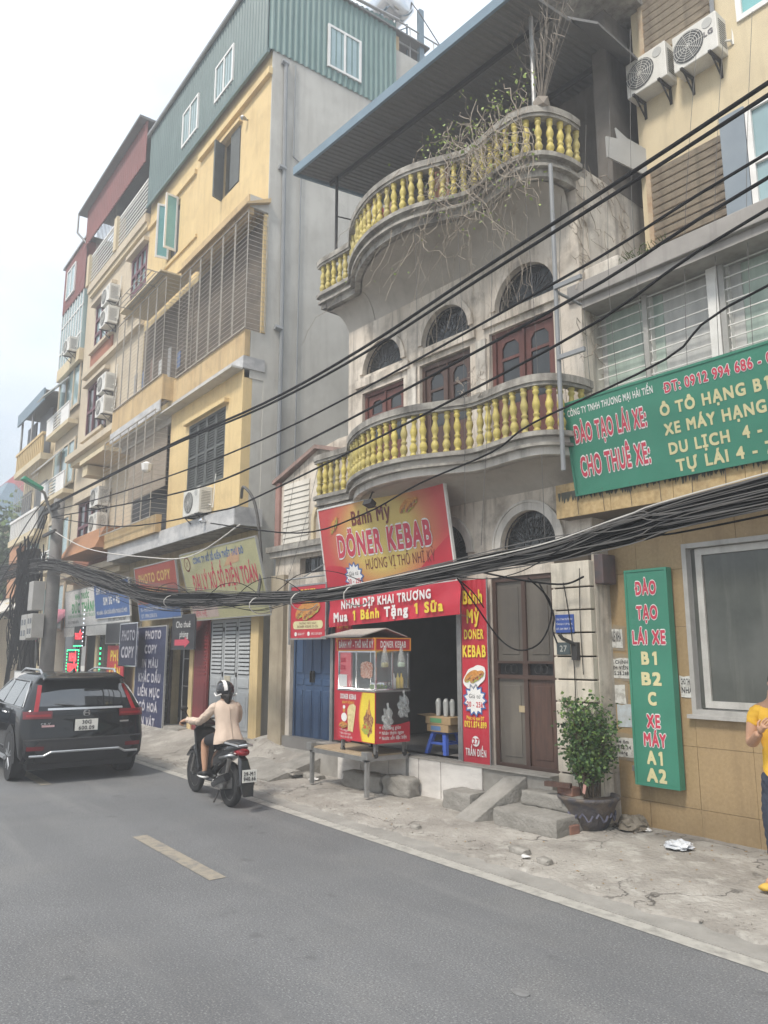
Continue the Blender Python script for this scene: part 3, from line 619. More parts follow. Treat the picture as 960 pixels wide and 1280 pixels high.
# soffit transition brackets under the upper balcony: plain sloping haunch
# upper terrace: dark setback wall, posts and sheet roof
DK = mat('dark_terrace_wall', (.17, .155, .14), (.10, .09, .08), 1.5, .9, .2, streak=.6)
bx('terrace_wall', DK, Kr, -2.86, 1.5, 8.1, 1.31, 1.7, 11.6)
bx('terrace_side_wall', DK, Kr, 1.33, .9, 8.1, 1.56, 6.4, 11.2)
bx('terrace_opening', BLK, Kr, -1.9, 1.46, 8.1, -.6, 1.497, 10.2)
RZ = 10.06
rf = G().hexa([(-3.36, -.95, RZ), (1.55, -.95, RZ), (1.55, 3.4, RZ+.62), (-3.36, 3.4, RZ+.62), (-3.36, -.95, RZ+.05), (1.55, -.95, RZ+.05), (1.55, 3.4, RZ+.67), (-3.36, 3.4, RZ+.67)]).put('sheet_roof', ROOFM, Kr)
G().hexa([(-3.40, -1.0, RZ-.05), (1.58, -1.0, RZ-.05), (1.58, -.955, RZ-.05), (-3.40, -.955, RZ-.05), (-3.40, -1.0, RZ+.10), (1.58, -1.0, RZ+.10), (1.58, -.955, RZ+.10), (-3.40, -.955, RZ+.10)]).put('roof_edge', BLUEED, rf)
G().hexa([(-3.42, -.95, RZ-.04), (-3.37, -.95, RZ-.04), (-3.37, 3.4, RZ+.58), (-3.42, 3.4, RZ+.58), (-3.42, -.95, RZ+.09), (-3.37, -.95, RZ+.09), (-3.37, 3.4, RZ+.71), (-3.42, 3.4, RZ+.71)]).put('roof_edge', BLUEED, rf)
rb = None
for k in range(47):      # sheet ribs seen from below
    x = -3.3+k*.102
    if rb is None: rb = G().hexa([(-.015, -.94, RZ-.018), (.015, -.94, RZ-.018), (.015, 3.3, RZ+.586), (-.015, 3.3, RZ+.586), (-.03, -.94, RZ-.001), (.03, -.94, RZ-.001), (.03, 3.3, RZ+.60), (-.03, 3.3, RZ+.60)]).put('sheet_rib', ROOFM, rf, loc=(x, 0, 0))
    else: inst(rb, rf, (x, 0, 0))
for y in (-.3, 1.1, 2.4):
    zc = RZ+.62*(y+.95)/4.35; bx('purlin', BARD, rf, -3.3, y, zc-.09, 1.5, y+.05, zc-.022)
G().tube([(-3.05, -.32, 8.6), (-3.05, -.32, RZ+.04)], .026, 8).put('roof_post', BARD, Kr)
G().tube([(1.35, -.50, 8.6), (1.35, -.50, RZ)], .03, 8).put('roof_post', STEEL, Kr)
G().tube([(-3.05, -.3, 9.35), (-2.5, 1.4, 9.35)], .012, 6).put('roof_tie', BARD, Kr)
# top floor behind the sheet roof
bx('top_slab', CONC_D, Kr, 1.1, -.1, 10.9, 1.95, 3, 11.1)
tb = bx('top_hand_rail', CONC_D, Kr, 1.1, -.1, 11.75, 1.95, .02, 11.85)
pp = [(r, z*.62) for r, z in [(.042, 0), (.042, .06), (.03, .09), (.05, .2), (.04, .3), (.026, .36), (.04, .4), (.026, .45), (.046, .6), (.03, .75), (.026, .82), (.04, .88), (.042, 1)]]
f0 = None
for k in range(5):
    if f0 is None: f0 = G().lathe(pp, (0, 0, 0), 10).put('baluster', BALUS, tb, smooth=True, loc=(1.2+k*.17, -.04, 11.12))
    else: inst(f0, tb, (1.2+k*.17, -.04, 11.12))
bx('top_wall', DK, Kr, 1.1, 1.2, 11.1, 1.95, 1.4, 13.2)
# sheet-metal lean-to at the right of the terrace
G().hexa([(1.5, .1, 10.3), (1.95, .1, 9.9), (1.95, 2.2, 9.9), (1.5, 2.2, 10.3), (1.5, .1, 10.34), (1.95, .1, 9.94), (1.95, 2.2, 9.94), (1.5, 2.2, 10.34)]).put('lean_to_sheet', ROOFM, Kr)
# plinth, marble slabs, step
RIS = mat('rough_plinth_render', (.36, .34, .31), (.25, .235, .21), 3, .9, .5, 25, grime=.5, dirt=(.14, .13, .12))
bx('plinth', RIS, Kr, -3.5, -.22, .0, 1.02, -.01, F0-.01)
x = -2.95
for w_ in (.55, .62, .62, .42, .72):
    bx('marble_slab', MARBW, Kr, x+.006, -.250, .02, x+w_-.006, -.222, F0+.004, bevel=.003); x += w_
bx('threshold', RIS, Kr, -3.5, -.26, F0-.005, 1.02, .0, F0+.012)
# hardware on the front
def plaque(name, m, u0, z0, u1, z1, y=-.104): return bx(name, m, Kr, u0, y-.012, z0, u1, y, z1, bevel=.003)
p = plaque('notice_plate', flatm('blue_plate', (.035, .08, .30)), 1.07, 2.17, 1.33, 2.38)
for k, s_ in enumerate(('CÔNG TY TNHH TRUYỀN HÌNH', 'TỔNG ĐẠI LÝ CÁP QUANG', 'ĐT: 024 3869 2727')): text(s_, 1.20, 2.315-k*.055, .022, WHITE, p, y=-.119, align='c', maxw=.23)
p = plaque('house_number', flatm('slate_plate', (.06, .08, .085)), 1.075, 1.92, 1.265, 2.06); text('27', 1.17, 1.955, .07, flatm('pale_number', (.5, .5, .47)), p, y=-.119, align='c')
G().tube([(1.36, -.13, 2.03), (1.30, -.30, 2.10), (1.28, -.33, 2.15)], .022, 8).box(1.31, -.16, 1.86, 1.39, -.10, 2.06).put('lamp_bracket', BARD, Kr)
bx('socket_box', ACW, Kr, 1.27, -.15, 1.27, 1.36, -.10, 1.36, bevel=.01)
# drain pipe at the corner
G().tube([(1.63, -.60, 3.95), (1.63, -.60, 5.2), (1.63, -.60, 7.75)], .027, 8).tube([(1.63, -.6, 6.1), (1.62, -.1, 6.1)], .02, 5).put('drain_pipe', PIPE, Kr)
for z in (5.25, 6.12): bx('pipe_bracket', PIPE, Kr, 1.63, -.64, z, 2.0, -.60, z+.05)
def roughbox(x0, y0, z0, x1, y1, z1, seed=0, amp=.012, n=7, r=.03):
    b = bmesh.new(); bmesh.ops.create_cube(b, size=1)
    bmesh.ops.subdivide_edges(b, edges=b.edges[:], cuts=n, use_grid_fill=True); g = G(); cx, cy, cz = (x0+x1)/2, (y0+y1)/2, (z0+z1)/2; sx, sy, sz = x1-x0, y1-y0, z1-z0
    for v in b.verts:
        p = [v.co.x*sx, v.co.y*sy, v.co.z*sz]; h = [sx/2, sy/2, sz/2]
        d_ = [max(0, abs(p[i])-(h[i]-r)) for i in range(3)]; l = math.sqrt(sum(q*q for q in d_))
        if l > r: p = [p[i]-math.copysign(d_[i]*(1-r/l), p[i]) for i in range(3)]
        q = Vector(p).normalized()*amp*noise(p[0]*14+seed*3.1+p[2]*9, p[1]*14+p[2]*12+seed)
        g.v.append((cx+p[0]+q.x, cy+p[1]+q.y, cz+p[2]+q.z))
    for f in b.faces: g.f.append(tuple(v.index for v in f.verts))
    b.free(); return g
# steps, ramp and bench-like blocks in front
STEP = mat('rough_step_concrete', (.30, .285, .26), (.20, .19, .17), 4, .9, .7, 30, grime=.4, dirt=(.12, .11, .1), bdist=.02)
st = thing('doorstep', 'low rough concrete doorstep left of the diagonal ramp under the red vertical banner', 'step', KP(-.16, .42, .08), rad(4)); roughbox(-.22, -.17, -.06, .25, .17, .21, 1).put('tread', STEP, st, angle=45)
st = thing('doorstep', 'wide two-tier concrete doorstep right of the ramp beside the plant pot', 'step', KP(.98, .42, .08), rad(4))
roughbox(-.36, -.38, -.06, .52, .27, .17, 2).put('tread', STEP, st, angle=45); roughbox(-.25, -.02, .165, .52, .275, .33, 3).put('riser', STEP, st, angle=45)
for px, w, s_, lab in ((-1.35, .40, (.26, .12, .13), 'square concrete block leaning at the white marble slabs'), (-2.05, .42, (.40, .13, .12), 'long weathered concrete block under the metal table')):
    X, Y, _ = KP(px, w); g = roughbox(-s_[0], -s_[1], 0, s_[0], s_[1], s_[2]*2, px, .02, 8, .045); o = g.put('concrete_block', STEP, loc=(X, Y, zs(X, Y)-.02), rot=(0, 0, rad(6)), angle=45); tag(o, lab, 'block', 'concrete blocks by the shop step')
rp = G().hexa([(-7.06, 6.26, .0), (-6.70, 6.20, .0), (-6.52, 6.92, .0), (-6.84, 6.96, .0), (-7.06, 6.26, .07), (-6.70, 6.20, .07), (-6.52, 6.92, .53), (-6.84, 6.96, .53)]).put('ramp', STEP, bevel=.01)
tag(rp, 'narrow sloping concrete ramp leading up to the brown gate', 'ramp')
# bricks piled by the pot
BRK = mat('old_red_brick', (.26, .13, .09), (.17, .09, .07), 12, .9, .5, 50, grime=.6, dirt=(.18, .16, .14)); rr = random.Random(2)
for i, (u, w, z) in enumerate([(1.12, .30, .0), (1.34, .28, .0), (1.20, .48, .0), (1.42, .50, .0), (1.14, .32, .11), (1.36, .34, .11), (1.22, .36, .22), (1.30, .30, .33)]):
    X, Y, _ = KP(u, w); o = G().box(-.11, -.07, 0, .11, .07, .1).put('brick', BRK if i % 2 else STEP, loc=(X, Y, zs(X, Y)+z-.01), rot=(rr.uniform(-.05, .05), rr.uniform(-.06, .06), rad(4)+rr.uniform(-.3, .3)), bevel=.012)
    tag(o, ('grey rubble block at the front left of the low pile by the plant pot', 'red brick on the ground just left of the plant pot', 'grey rubble block behind the front left one in the pile', 'red brick half hidden behind the plant pot', 'grey block of the second course, left end of the pile', 'red brick of the second course beside the pot rim', 'grey block of the third course in the small pile', 'topmost red brick of the small pile by the pot')[i], 'brick', 'bricks piled beside the plant pot')
bk = G().box(-.15, -.03, 0, .15, .03, .05).put('timber_offcut', WOODD, loc=KP(1.25, .42, .50), rot=(0, 0, .3)); tag(bk, 'dark timber offcut lying on the brick pile', 'timber')
# ================================================================ signs on the shop house
def board(name, label, cat, loc, rz, w, h, m, tilt=0, th=.03, group=None, edge=None, sub='board', rx=0):
    t = thing(name, label, cat, loc, 0, group); t.rotation_mode = 'XYZ'
    t.rotation_euler = (rx if rx else tilt, 0, rz)
    bx(sub, m, t, 0, 0, 0, w, th, h)
    if edge:
        G().plate(rect(-.02, -.02, w+.02, h+.02), [rect(.006, .006, w-.006, h-.006)], -.008, th+.004).put('frame', edge, t)
    return t
def KQ(u, w, z): p = KP(u, w); return (p[0], p[1], z)
A4 = rad(4)
# big tilted banner sign
t = board('shop_sign', 'large tilted orange and red kebab sign board hanging above the shop opening', 'sign', KQ(-3.22, .27, 2.88), A4, 2.84, 1.32, GRAD, tilt=rad(9.5), edge=WHITEM)
flat('corner_print', [(.01, .01), (1.0, .01), (.8, .22), (.45, .38), (.15, .42), (.01, .40)], -.003, RED, t)
flat('corner_print', [(2.83, .01), (2.83, .62), (2.55, .45), (2.2, .22), (1.9, .01)], -.003, RED, t)
text('Bánh Mỳ', .80, .98, .21, BRN, t, x1=1.72, bold=.035, y=-.006)
text2('DÖNER KEBAB', .38, .53, .33, PINKR, WHITE, t, x1=2.50, bold=.05, ow=.04, y=-.006)
text('HƯƠNG VỊ THỔ NHĨ KỲ', 1.02, .29, .155, BRN, t, x1=2.52, bold=.02, y=-.006)
burst(.72, .20, .23, t, -.006)
sandwich(.38, 1.03, .34, t, -.006, 60, False); sandwich(2.12, 1.10, .44, t, -.006, 30, False)
text('ĐC: 27 TRẦN ĐIỀN - THANH XUÂN - HÀ NỘI', .5, .05, .05, WHITE, t, x1=1.55, y=-.006); text('ĐT: 0921.874.899', 2.0, .08, .06, WHITE, t, x1=2.7, y=-.006)
# red cloth banner (real folds)
def cloth(w, h, m, name, amp=.015, nx=60, nz=14, f=9, sag=0):
    g = G()
    for j in range(nz+1):
        for i in range(nx+1):
            u, v = i/nx, j/nz; x = u*w
            y = amp*(math.sin(u*f*2+v*2.2)*.5+math.sin(u*f*5.3-v*4)*.22+math.sin((u-v)*7)*.5); z = v*h-sag*math.sin(math.pi*u)*(1 if v < .5 else .6)
            g.v.append((x, y, z))
    for j in range(nz):
        for i in range(nx): a = j*(nx+1)+i; g.f.append((a, a+1, a+nx+2, a+nx+1))
    return g, amp
t = thing('cloth_banner', 'wide red cloth banner announcing a bonus, strung across the shop opening below the big sign', 'banner', KQ(-3.10, .33, 2.33), A4)
g, _ = cloth(2.84, .44, REDB, 'cloth', .016)
# gentle rise to the right as hung
SKEW = .16
g.v = [(x, y, z+x/2.84*.10+(SKEW*.0)) for x, y, z in g.v]; g.put('cloth', REDB, t, smooth=True)
for k, s_ in enumerate(('NHÂN DỊP KHAI TRƯƠNG',)): o = text(s_, .35, .255, .12, WHITE, t, x1=2.35, bold=.05, y=-.034); o.rotation_euler = (0, -rad(2), 0)
xx = .15
for s_, m_, w_ in (('Mua', WHITE, .37), ('1 Bánh', YELP, .66), ('Tặng', WHITE, .52), ('1 Sữa', YELP, .60)):
    o = text(s_, xx, .07, .135, m_, t, x1=xx+w_, bold=.055, y=-.034); o.rotation_euler = (0, -rad(2), 0); xx += w_+.09
for a, b in (((0, 0, .44), (-.15, .02, .5)), ((2.84, 0, .54), (3.0, .02, .6)), ((0, 0, 0), (-.15, .02, -.05)), ((2.84, 0, .1), (2.98, .02, .05))): G().tube([a, b], .004, 4).put('cord', WIREG, t)
# vertical red banner between shop and gate
t = thing('vertical_banner', 'tall narrow red banner with yellow letters between the shop opening and the brown gate', 'banner', KQ(-.49, .075, .56), A4)
g, _ = cloth(.455, 2.33, RED, 'cloth', .006, 24, 40, 3); g.v = [(x, y-.018*max(0, (z-1.75)/.6)*abs(math.sin(x*34)), z) for x, y, z in g.v]; g.put('cloth', RED, t, smooth=True)
text('Bánh', .228, 2.02, .17, YELP, t, x1=None, bold=.05, y=-.026, align='c', maxw=.37); text('Mỳ', .228, 1.77, .17, YELP, t, bold=.05, y=-.026, align='c', maxw=.24)
text('DONER', .228, 1.56, .12, YELP, t, bold=.04, y=-.016, align='c', maxw=.35); text('KEBAB', .228, 1.33, .145, YELP, t, bold=.05, y=-.016, align='c', maxw=.42)
sandwich(.228, 1.07, .38, t, -.014, 28); burst(.228, .78, .205, t, -.014)
text('Phục vụ qua ĐT', .228, .535, .045, YELP, t, y=-.014, align='c', maxw=.31, bold=.03); text('0921.874.899', .228, .44, .075, YELP, t, y=-.014, align='c', maxw=.39, bold=.04)
flat('number_disc', disc(.228, .27, .065), -.014, WHITE, t); text('27', .228, .235, .07, RED, t, y=-.017, align='c', bold=.04); text('TRẦN ĐIỀN', .228, .09, .085, WHITE, t, y=-.014, align='c', maxw=.36, bold=.04)
bx('banner_rod', STEEL, t, .46, -.012, 0, .475, .006, 2.35); bx('banner_rod', STEEL, t, -.02, -.012, 0, -.005, .006, 2.35)
# small red sign over the blue door
t = board('small_sign', 'small square red sign with sandwich picture above the blue door', 'sign', KQ(-4.22, .30, 2.17), A4, .99, .86, RED, edge=STEEL)
text('DONER', .5, .72, .08, YELP, t, align='c', maxw=.5, bold=.04); text('KEBAB', .5, .61, .08, YELP, t, align='c', maxw=.5, bold=.04)
sandwich(.50, .43, .74, t, -.005, 22, False); flat('price_pill', rrect(.08, .15, .92, .28, .06), -.005, YELC, t); text('THƯỞNG THỨC NGAY', .5, .225, .035, BRN, t, y=-.008, align='c', maxw=.5); text('DONER KEBAB 20-25k', .5, .17, .04, BRN, t, y=-.008, align='c', maxw=.72)
flat('icon_disc', disc(.16, .07, .035), -.005, WHITE, t); text('BÁNH MỲ', .22, .05, .04, WHITE, t, x1=.42); flat('icon_disc', disc(.53, .07, .035), -.005, WHITE, t); text('0921.874.899', .6, .05, .04, WHITE, t, x1=.90)
G().tube([(-.02, -.01, -.1), (-.02, -.01, .9)], .02, 6).tube([(.2, .1, 1.02), (1.0, -.05, 1.16)], .012, 5).tube([(-.25, .05, 1.0), (1.1, .05, 1.0)], .015, 5).put('hanger_bar', STEEL, t)
# inner red strip sign glimpsed behind the cart
t = board('menu_strip', 'narrow red menu strip standing behind the snack cart', 'sign', KQ(-3.30, .06, .6), A4, .42, 1.95, RED)
text('Phụ vụ', .2, 1.72, .07, YELP, t, align='c', maxw=.3); text('ĂN NGAY', .2, 1.5, .07, YELP, t, align='c', maxw=.34)
# ---------------- blue door
t = thing('blue_door', 'tall navy blue four-leaf panelled door left of the snack cart', 'door', KQ(-4.64, -.06, .40), A4)
G().plate(rect(0, 0, 1.12, 2.66), [rect(.04, .02, 1.08, 2.62)], 0, .1).put('frame', DOORB, t)
for k in range(4):
    a = .045+k*.259; b = a+.253
    l = bx('leaf', DOORB, t, a, .03, .02, b, .06, 2.62)
    bx('panel', DOORB, l, a+.04, .012, .10, b-.04, .03, .92, bevel=.01); bx('panel', DOORB, l, a+.07, .004, .16, b-.07, .012, .84, bevel=.006)
    bx('panel', DOORB, l, a+.03, .018, 1.0, b-.03, .03, 1.10, bevel=.006); bx('panel', DOORB, l, a+.04, .016, 1.2, b-.04, .03, 2.5, bevel=.01)
for x in (.53, .60): G().lathe([(.02, 0), (.02, .03), (.012, .04)], (x, -.02, 1.22), 8, 'y').box(x-.01, -.03, 1.05, x+.01, .02, 1.2).put('handle', BARD, t)
G().hexa([(-.3, -1.15, -.9), (1.1, -1.15, -.9), (1.25, .0, -.9), (-.15, .0, -.9), (-.3, -1.15, -.31), (1.1, -1.15, -.34), (1.25, .0, .0), (-.15, .0, .0)]).put('entry_ramp', STEP, t)
# ================================================================ metal table under the cart
TX, TY = -9.95, 6.05
t = thing('metal_table', 'low grey angle-iron table with a plywood top carrying the snack cart', 'table', (TX, TY, .09), 0)
PLY = mat('plywood_top', (.42, .33, .22), (.34, .26, .17), 3, .7, .1, 30, aniso=(1, 6, 1), streak=.2)
bx('table_top', PLY, t, .02, .02, .49, 1.40, .72, .52)
G().box(0, 0, .44, 1.42, .03, .50).box(0, .71, .44, 1.42, .74, .50).box(0, .03, .44, .03, .71, .50).box(1.39, .03, .44, 1.42, .71, .50).put('frame', STEEL, t)
for x in (.0, 1.37):
    for y in (0, .69): bx('leg', STEEL, t, x, y, 0 if y == 0 else .05, x+.05, y+.05, .49)
for x in (-.05, 1.34): bx('bracket', STEEL, t, x, -.03, .47, x+.13, .06, .57, bevel=.004)
# ================================================================ snack cart
CX, CY, CZ = -9.36, 6.14, .62
c = thing('snack_cart', 'small glass-cased kebab cart with red and yellow printed panels standing on the metal table', 'cart', (CX, CY, CZ), 0)
Wc, Dc = .90, .58
bx('cabinet', mat('dark_cart_steel', (.10, .095, .09), rough=.35, metal=.5), c, .012, .012, .14, Wc-.012, Dc-.012, .80, bevel=.004)
bx('counter', STEEL, c, -.01, -.01, .80, Wc+.01, Dc+.01, .825)
G().plate(rect(0, .14, Wc, .80), [], -.004, .010).put('front_panel', RED, c)
fp = c.children[-1]
flat('yellow_print', [(.62, .15), (.895, .15), (.895, .79), (.62, .79)]+[(.62-.07*math.sin(math.pi*k/10)+.0, .79-.064*k) for k in range(1, 10)], -.007, YELP, c)
flat('curve_print', [(.60-.07*math.sin(math.pi*k/12), .79-.64*k/12) for k in range(13)]+[(.625-.07*math.sin(math.pi*k/12), .15+.64*k/12) for k in range(13)], -.009, ORNG, c)
text('DONER KEBAB', .07, .69, .065, WHITE, c, x1=.46, bold=.05, y=-.008); text('BÁNH MỲ THỔ NHĨ KỲ', .12, .625, .035, YELP, c, x1=.42, y=-.008)
# chef figure print, wrap and meat print
flat('chef_print', disc(.17, .44, .06, 14, 1.2), -.008, WHITE, c); flat('chef_print', disc(.17, .535, .035, 12), -.009, BUN, c); flat('chef_print', rrect(.14, .555, .20, .60, .02), -.010, WHITE, c)
sandwich(.16, .33, .22, c, -.011, 15, False)
flat('wrap_print', [(.27, .27), (.39, .25), (.46, .60), (.40, .63), (.30, .61), (.25, .55)], -.009, mat('wrap_picture', (.72, .62, .34), (.5, .42, .2), 40, .6, 0), c)
P = [(.755+.105*math.cos(a)*(1+.15*math.sin(5*a)), .40+.17*math.sin(a)*(1+.12*math.sin(7*a))) for a in [k*math.pi/20 for k in range(40)]]
flat('meat_print', P, -.009, MEATP, c); flat('meat_print', [(.73, .52), (.80, .50), (.79, .68), (.77, .72)], -.010, BUN, c)
P = [(.70+.09*math.cos(a)*(1+.2*math.sin(6*a)), .32+.07*math.sin(a)) for a in [k*math.pi/12 for k in range(24)]]; flat('salad_print', P, -.011, SALP, c)
for k, s_ in enumerate(('* Vỏ nóng giòn', '* Nhân thơm ngon', '* Nước sốt đặc biệt')): text(s_, .06, .255-.045*k, .03, WHITE, c, x1=.30+.04*k, y=-.008, bold=.02)
# side lower red panel with dipped upper edge
g = G(); P = [(0, .14), (Dc, .14), (Dc, .40)]+[(Dc-.03-(Dc-.06)*k/12, .40-.03*math.sin(math.pi*k/12)) for k in range(13)]+[(0, .40)]
sp = G(); sp.quad(*[(Wc+.003, y, z) for y, z in P]); sp.put('side_panel', RED, c)
for k, s_ in enumerate(('* Vỏ nóng giòn', '* Nhân thơm ngon', '* Nước sốt đặc biệt')):
    o = text(s_, .04, .315-.065*k, .045, WHITE, c, x1=.40+.05*k, y=-.004, bold=.03); o.rotation_euler = (0, 0, math.pi/2); o.location = (Wc+.004, .02, 0)
# glazed case
CG = mat('cart_clear_pane', (.8, .85, .85), (.8, .85, .85), 1, .05, 0, alpha=.12, spec=.8)
for x, y in ((0, 0), (Wc-.02, 0), (0, Dc-.02), (Wc-.02, Dc-.02)): bx('case_post', CHROME, c, x, y, .82, x+.02, y+.02, 1.52)
for x in (.44,): bx('case_post', CHROME, c, x, -.002, .826, x+.018, .014, 1.34)
bx('case_post', CHROME, c, Wc-.014, .28, .826, Wc+.003, .298, 1.34)
for z in (.826, 1.325): G().box(.02, -.002, z, Wc-.02, .016, z+.018).box(Wc-.016, .02, z, Wc+.002, Dc-.02, z+.018).put('case_rail', CHROME, c)
bx('glass_pane', CG, c, .02, .006, .845, Wc-.02, .009, 1.325); bx('glass_pane', CG, c, Wc-.009, .02, .845, Wc-.006, Dc-.02, 1.325)
bx('back_board', DGREY, c, .02, Dc-.016, .83, Wc-.02, Dc-.010, 1.34)
hd = bx('header_board', RED, c, -.012, -.012, 1.345, Wc+.012, Dc+.012, 1.52)
G().plate(rect(-.016, 1.345, Wc+.016, 1.52), [rect(.002, 1.360, Wc-.002, 1.505)], -.017, -.0125).put('gilt_border', ORNG, c)
bb = G().plate(rect(-.016, 1.345, Dc+.016, 1.52), [rect(.002, 1.360, Dc-.002, 1.505)], -.017, -.0125).put('gilt_border', ORNG, c, rot=(0, 0, math.pi/2), loc=(Wc-.0, 0, 0))
text('BÁNH MỲ - THỔ NHĨ KỲ', .03, 1.39, .085, WHITE, c, x1=.87, y=-.014, bold=.05)
o = text('DONER KEBAB', .07, 1.39, .085, WHITE, c, x1=.51, y=-.014, bold=.04); o.rotation_euler = (0, 0, math.pi/2); o.location = (Wc, 0, 0)
# small pitched roof
G().hexa([(-.14, -.22, 1.53), (Wc-.02, -.22, 1.53), (Wc-.05, .22, 1.64), (.0, .22, 1.64), (-.14, -.22, 1.545), (Wc-.02, -.22, 1.545), (Wc-.05, .22, 1.655), (.0, .22, 1.655)]).put('roof_panel', mat('grey_cart_roof', (.40, .38, .35), rough=.6), c)
G().hexa([(.0, .223, 1.64), (Wc-.05, .223, 1.64), (Wc-.04, Dc, 1.53), (-.02, Dc, 1.53), (.0, .223, 1.655), (Wc-.05, .223, 1.655), (Wc-.04, Dc, 1.545), (-.02, Dc, 1.545)]).put('roof_panel', MATS['grey_cart_roof'], c)
G().quad((-.1, -.2, 1.53), (-.02, Dc, 1.53), (.0, .22, 1.64)).put('gable_end', MATS['grey_cart_roof'], c)
# contents of the case
text('20K', .055, 1.19, .06, PINKR, c, x1=.19, y=-.001, bold=.06); text('25K', .055, 1.09, .06, PINKR, c, x1=.19, y=-.001, bold=.06)
bx('price_card', WHITE, c, .03, -.006, .85, .23, -.002, 1.02)
MT = mat('meat_sticker', (.52, .20, .13), (.75, .60, .50), 45, .6, 0, thr=(.42, .55))
flat('meat_sticker', [(.70+.14*(abs(math.cos(a))**.5)*math.copysign(1, math.cos(a))*(1+.05*math.sin(17*a)), 1.09+.11*(abs(math.sin(a))**.5)*math.copysign(1, math.sin(a))*(1+.06*math.sin(13*a))) for a in [k*math.pi/28 for k in range(56)]], -.003, MT, c)
G().lathe([(.015, 0), (.13, .03), (.15, .10), (.148, .10), (.12, .035), (.01, .008)], (.68, .25, .826), 18).put('steel_bowl', CHROME, c, smooth=True)
g = G(); rr = random.Random(4)
for k in range(70): g.ico((Wc-.16+rr.uniform(-.08, .08), .16+rr.uniform(-.1, .1), .84+rr.uniform(0, .05)), rr.uniform(.012, .022), 1)
g.put('lettuce', mat('lettuce', (.30, .42, .07), (.15, .28, .04), 20), c)
for k, (m_, y) in enumerate(((WHITE, .36), (YELP, .43), (mat('mustard_bottle', (.75, .50, .02)), .49))):
    G().lathe([(.03, 0), (.032, .13), (.026, .15), (.012, .165), (.008, .21), (.003, .215)], (Wc-.07, y, .83), 12).put('sauce_bottle', m_, c, smooth=True)
BAG = mat('clear_plastic_bag', (.62, .64, .63), (.40, .42, .42), 9, .25, .8, 18, alpha=.38)
for k, (y, cc) in enumerate(((.12, (.72, .65, .3)), (.40, (.55, .72, .55)))):
    G().lathe([(.004, .30), (.02, .27), (.05, .15), (.07, .03), (.06, 0), (.01, -.005)], (Wc+.05, y, 1.12), 10, sx=.7).put('hanging_bag', BAG, c, smooth=True)
    bx('bag_contents', mat('bag_contents_%s' % 'ab'[k], cc, rough=.6), c, Wc+.02, y-.045, 1.13, Wc+.075, y+.045, 1.19, bevel=.015)
# casters
for x, y in ((.06, .05), (Wc-.06, .05), (.06, Dc-.05), (Wc-.06, Dc-.05)):
    G().lathe([(.035, -.012), (.046, -.012), (.046, .012), (.035, .012)], (x, y, -.05+.045), 14, 'y').put('caster_wheel', BARD, c)
    G().box(x-.02, y-.022, .0, x+.02, y-.014, .14).box(x-.02, y+.014, 0, x+.02, y+.022, .14).put('caster_fork', STEEL, c)
for ch in c.children:
    if ch.name.startswith('caster'): ch.location.z += .0
# ================================================================ stool, boxes, bags
BLS = mat('blue_plastic', (.07, .14, .55), (.06, .12, .48), 3, .35, 0)
sx, sy = KP(-1.28, -.38)[:2]
t = thing('plastic_stool', 'blue plastic stool standing in the shop opening beside the cart', 'stool', (sx, sy, F0), .1)
bx('seat', BLS, t, -.14, -.14, .27, .14, .14, .30, bevel=.012)
for a, b in ((-1, -1), (1, -1), (-1, 1), (1, 1)):
    G().hexa([(a*.18-.028, b*.18-.028, 0), (a*.18+.028, b*.18-.028, 0), (a*.18+.028, b*.18+.028, 0), (a*.18-.028, b*.18+.028, 0), (a*.115-.03, b*.115-.03, .27), (a*.115+.03, b*.115-.03, .27), (a*.115+.03, b*.115+.03, .27), (a*.115-.03, b*.115+.03, .27)]).put('leg', BLS, t)
for s_ in (-1, 1): G().box(-.13, s_*.15-.012, .13, .13, s_*.15+.012, .16).box(s_*.15-.012, -.13, .13, s_*.15+.012, .13, .16).put('stretcher', BLS, t)
CARD = mat('brown_cardboard', (.42, .30, .17), (.36, .25, .14), 5, .85, .1, streak=.1)
GRNP = flatm('green_box_print', (.12, .32, .16)); BLP = flatm('blue_box_print', (.12, .22, .42))
for k, (z, w_, lab) in enumerate(((.30, .21, 'lower cardboard carton with blue print, resting on the blue stool'), (.405, .235, 'upper open cardboard carton with green print, resting on the lower carton'))):
    b = thing('cardboard_box', lab, 'box', (sx+.02, sy-.02, F0+z), .08+.05*k, 'cartons on the blue stool')
    bx('carton', CARD, b, -w_, -.15, 0, w_, .15, .10, bevel=.004); bx('printed_band', GRNP if k else BLP, b, -w_*.6, -.153, .02, w_*.3, -.151, .08)
    if k: G().hexa([(-w_-.16, -.15, .115), (-w_, -.15, .098), (-w_, .15, .098), (-w_-.16, .15, .115), (-w_-.16, -.15, .119), (-w_, -.15, .102), (-w_, .15, .102), (-w_-.16, .15, .119)]).put('flap', CARD, b)
CUP = mat('stacked_clear_cups', (.66, .68, .68), (.46, .48, .48), 8, .2, .3, 30, alpha=.6)
for k, (dx, dy) in enumerate(((-.15, .02), (-.08, -.05), (0, .03), (.07, -.04), (.14, .02))):
    o = G().lathe([(.028, 0), (.034, .02), (.030, .03), (.036, .06), (.032, .07), (.038, .10), (.034, .11), (.040, .14), (.036, .15), (.042, .19), (.02, .24)], (0, 0, 0), 10).put('cup_stack', CUP, loc=(sx+.02+dx, sy-.02+dy, F0+.507), smooth=True)
    tag(o, ('leftmost', 'second from left', 'middle', 'second from right', 'rightmost')[k]+' stack of clear plastic cups on the cartons in the shop opening', 'cups', 'cup stacks on the cartons')
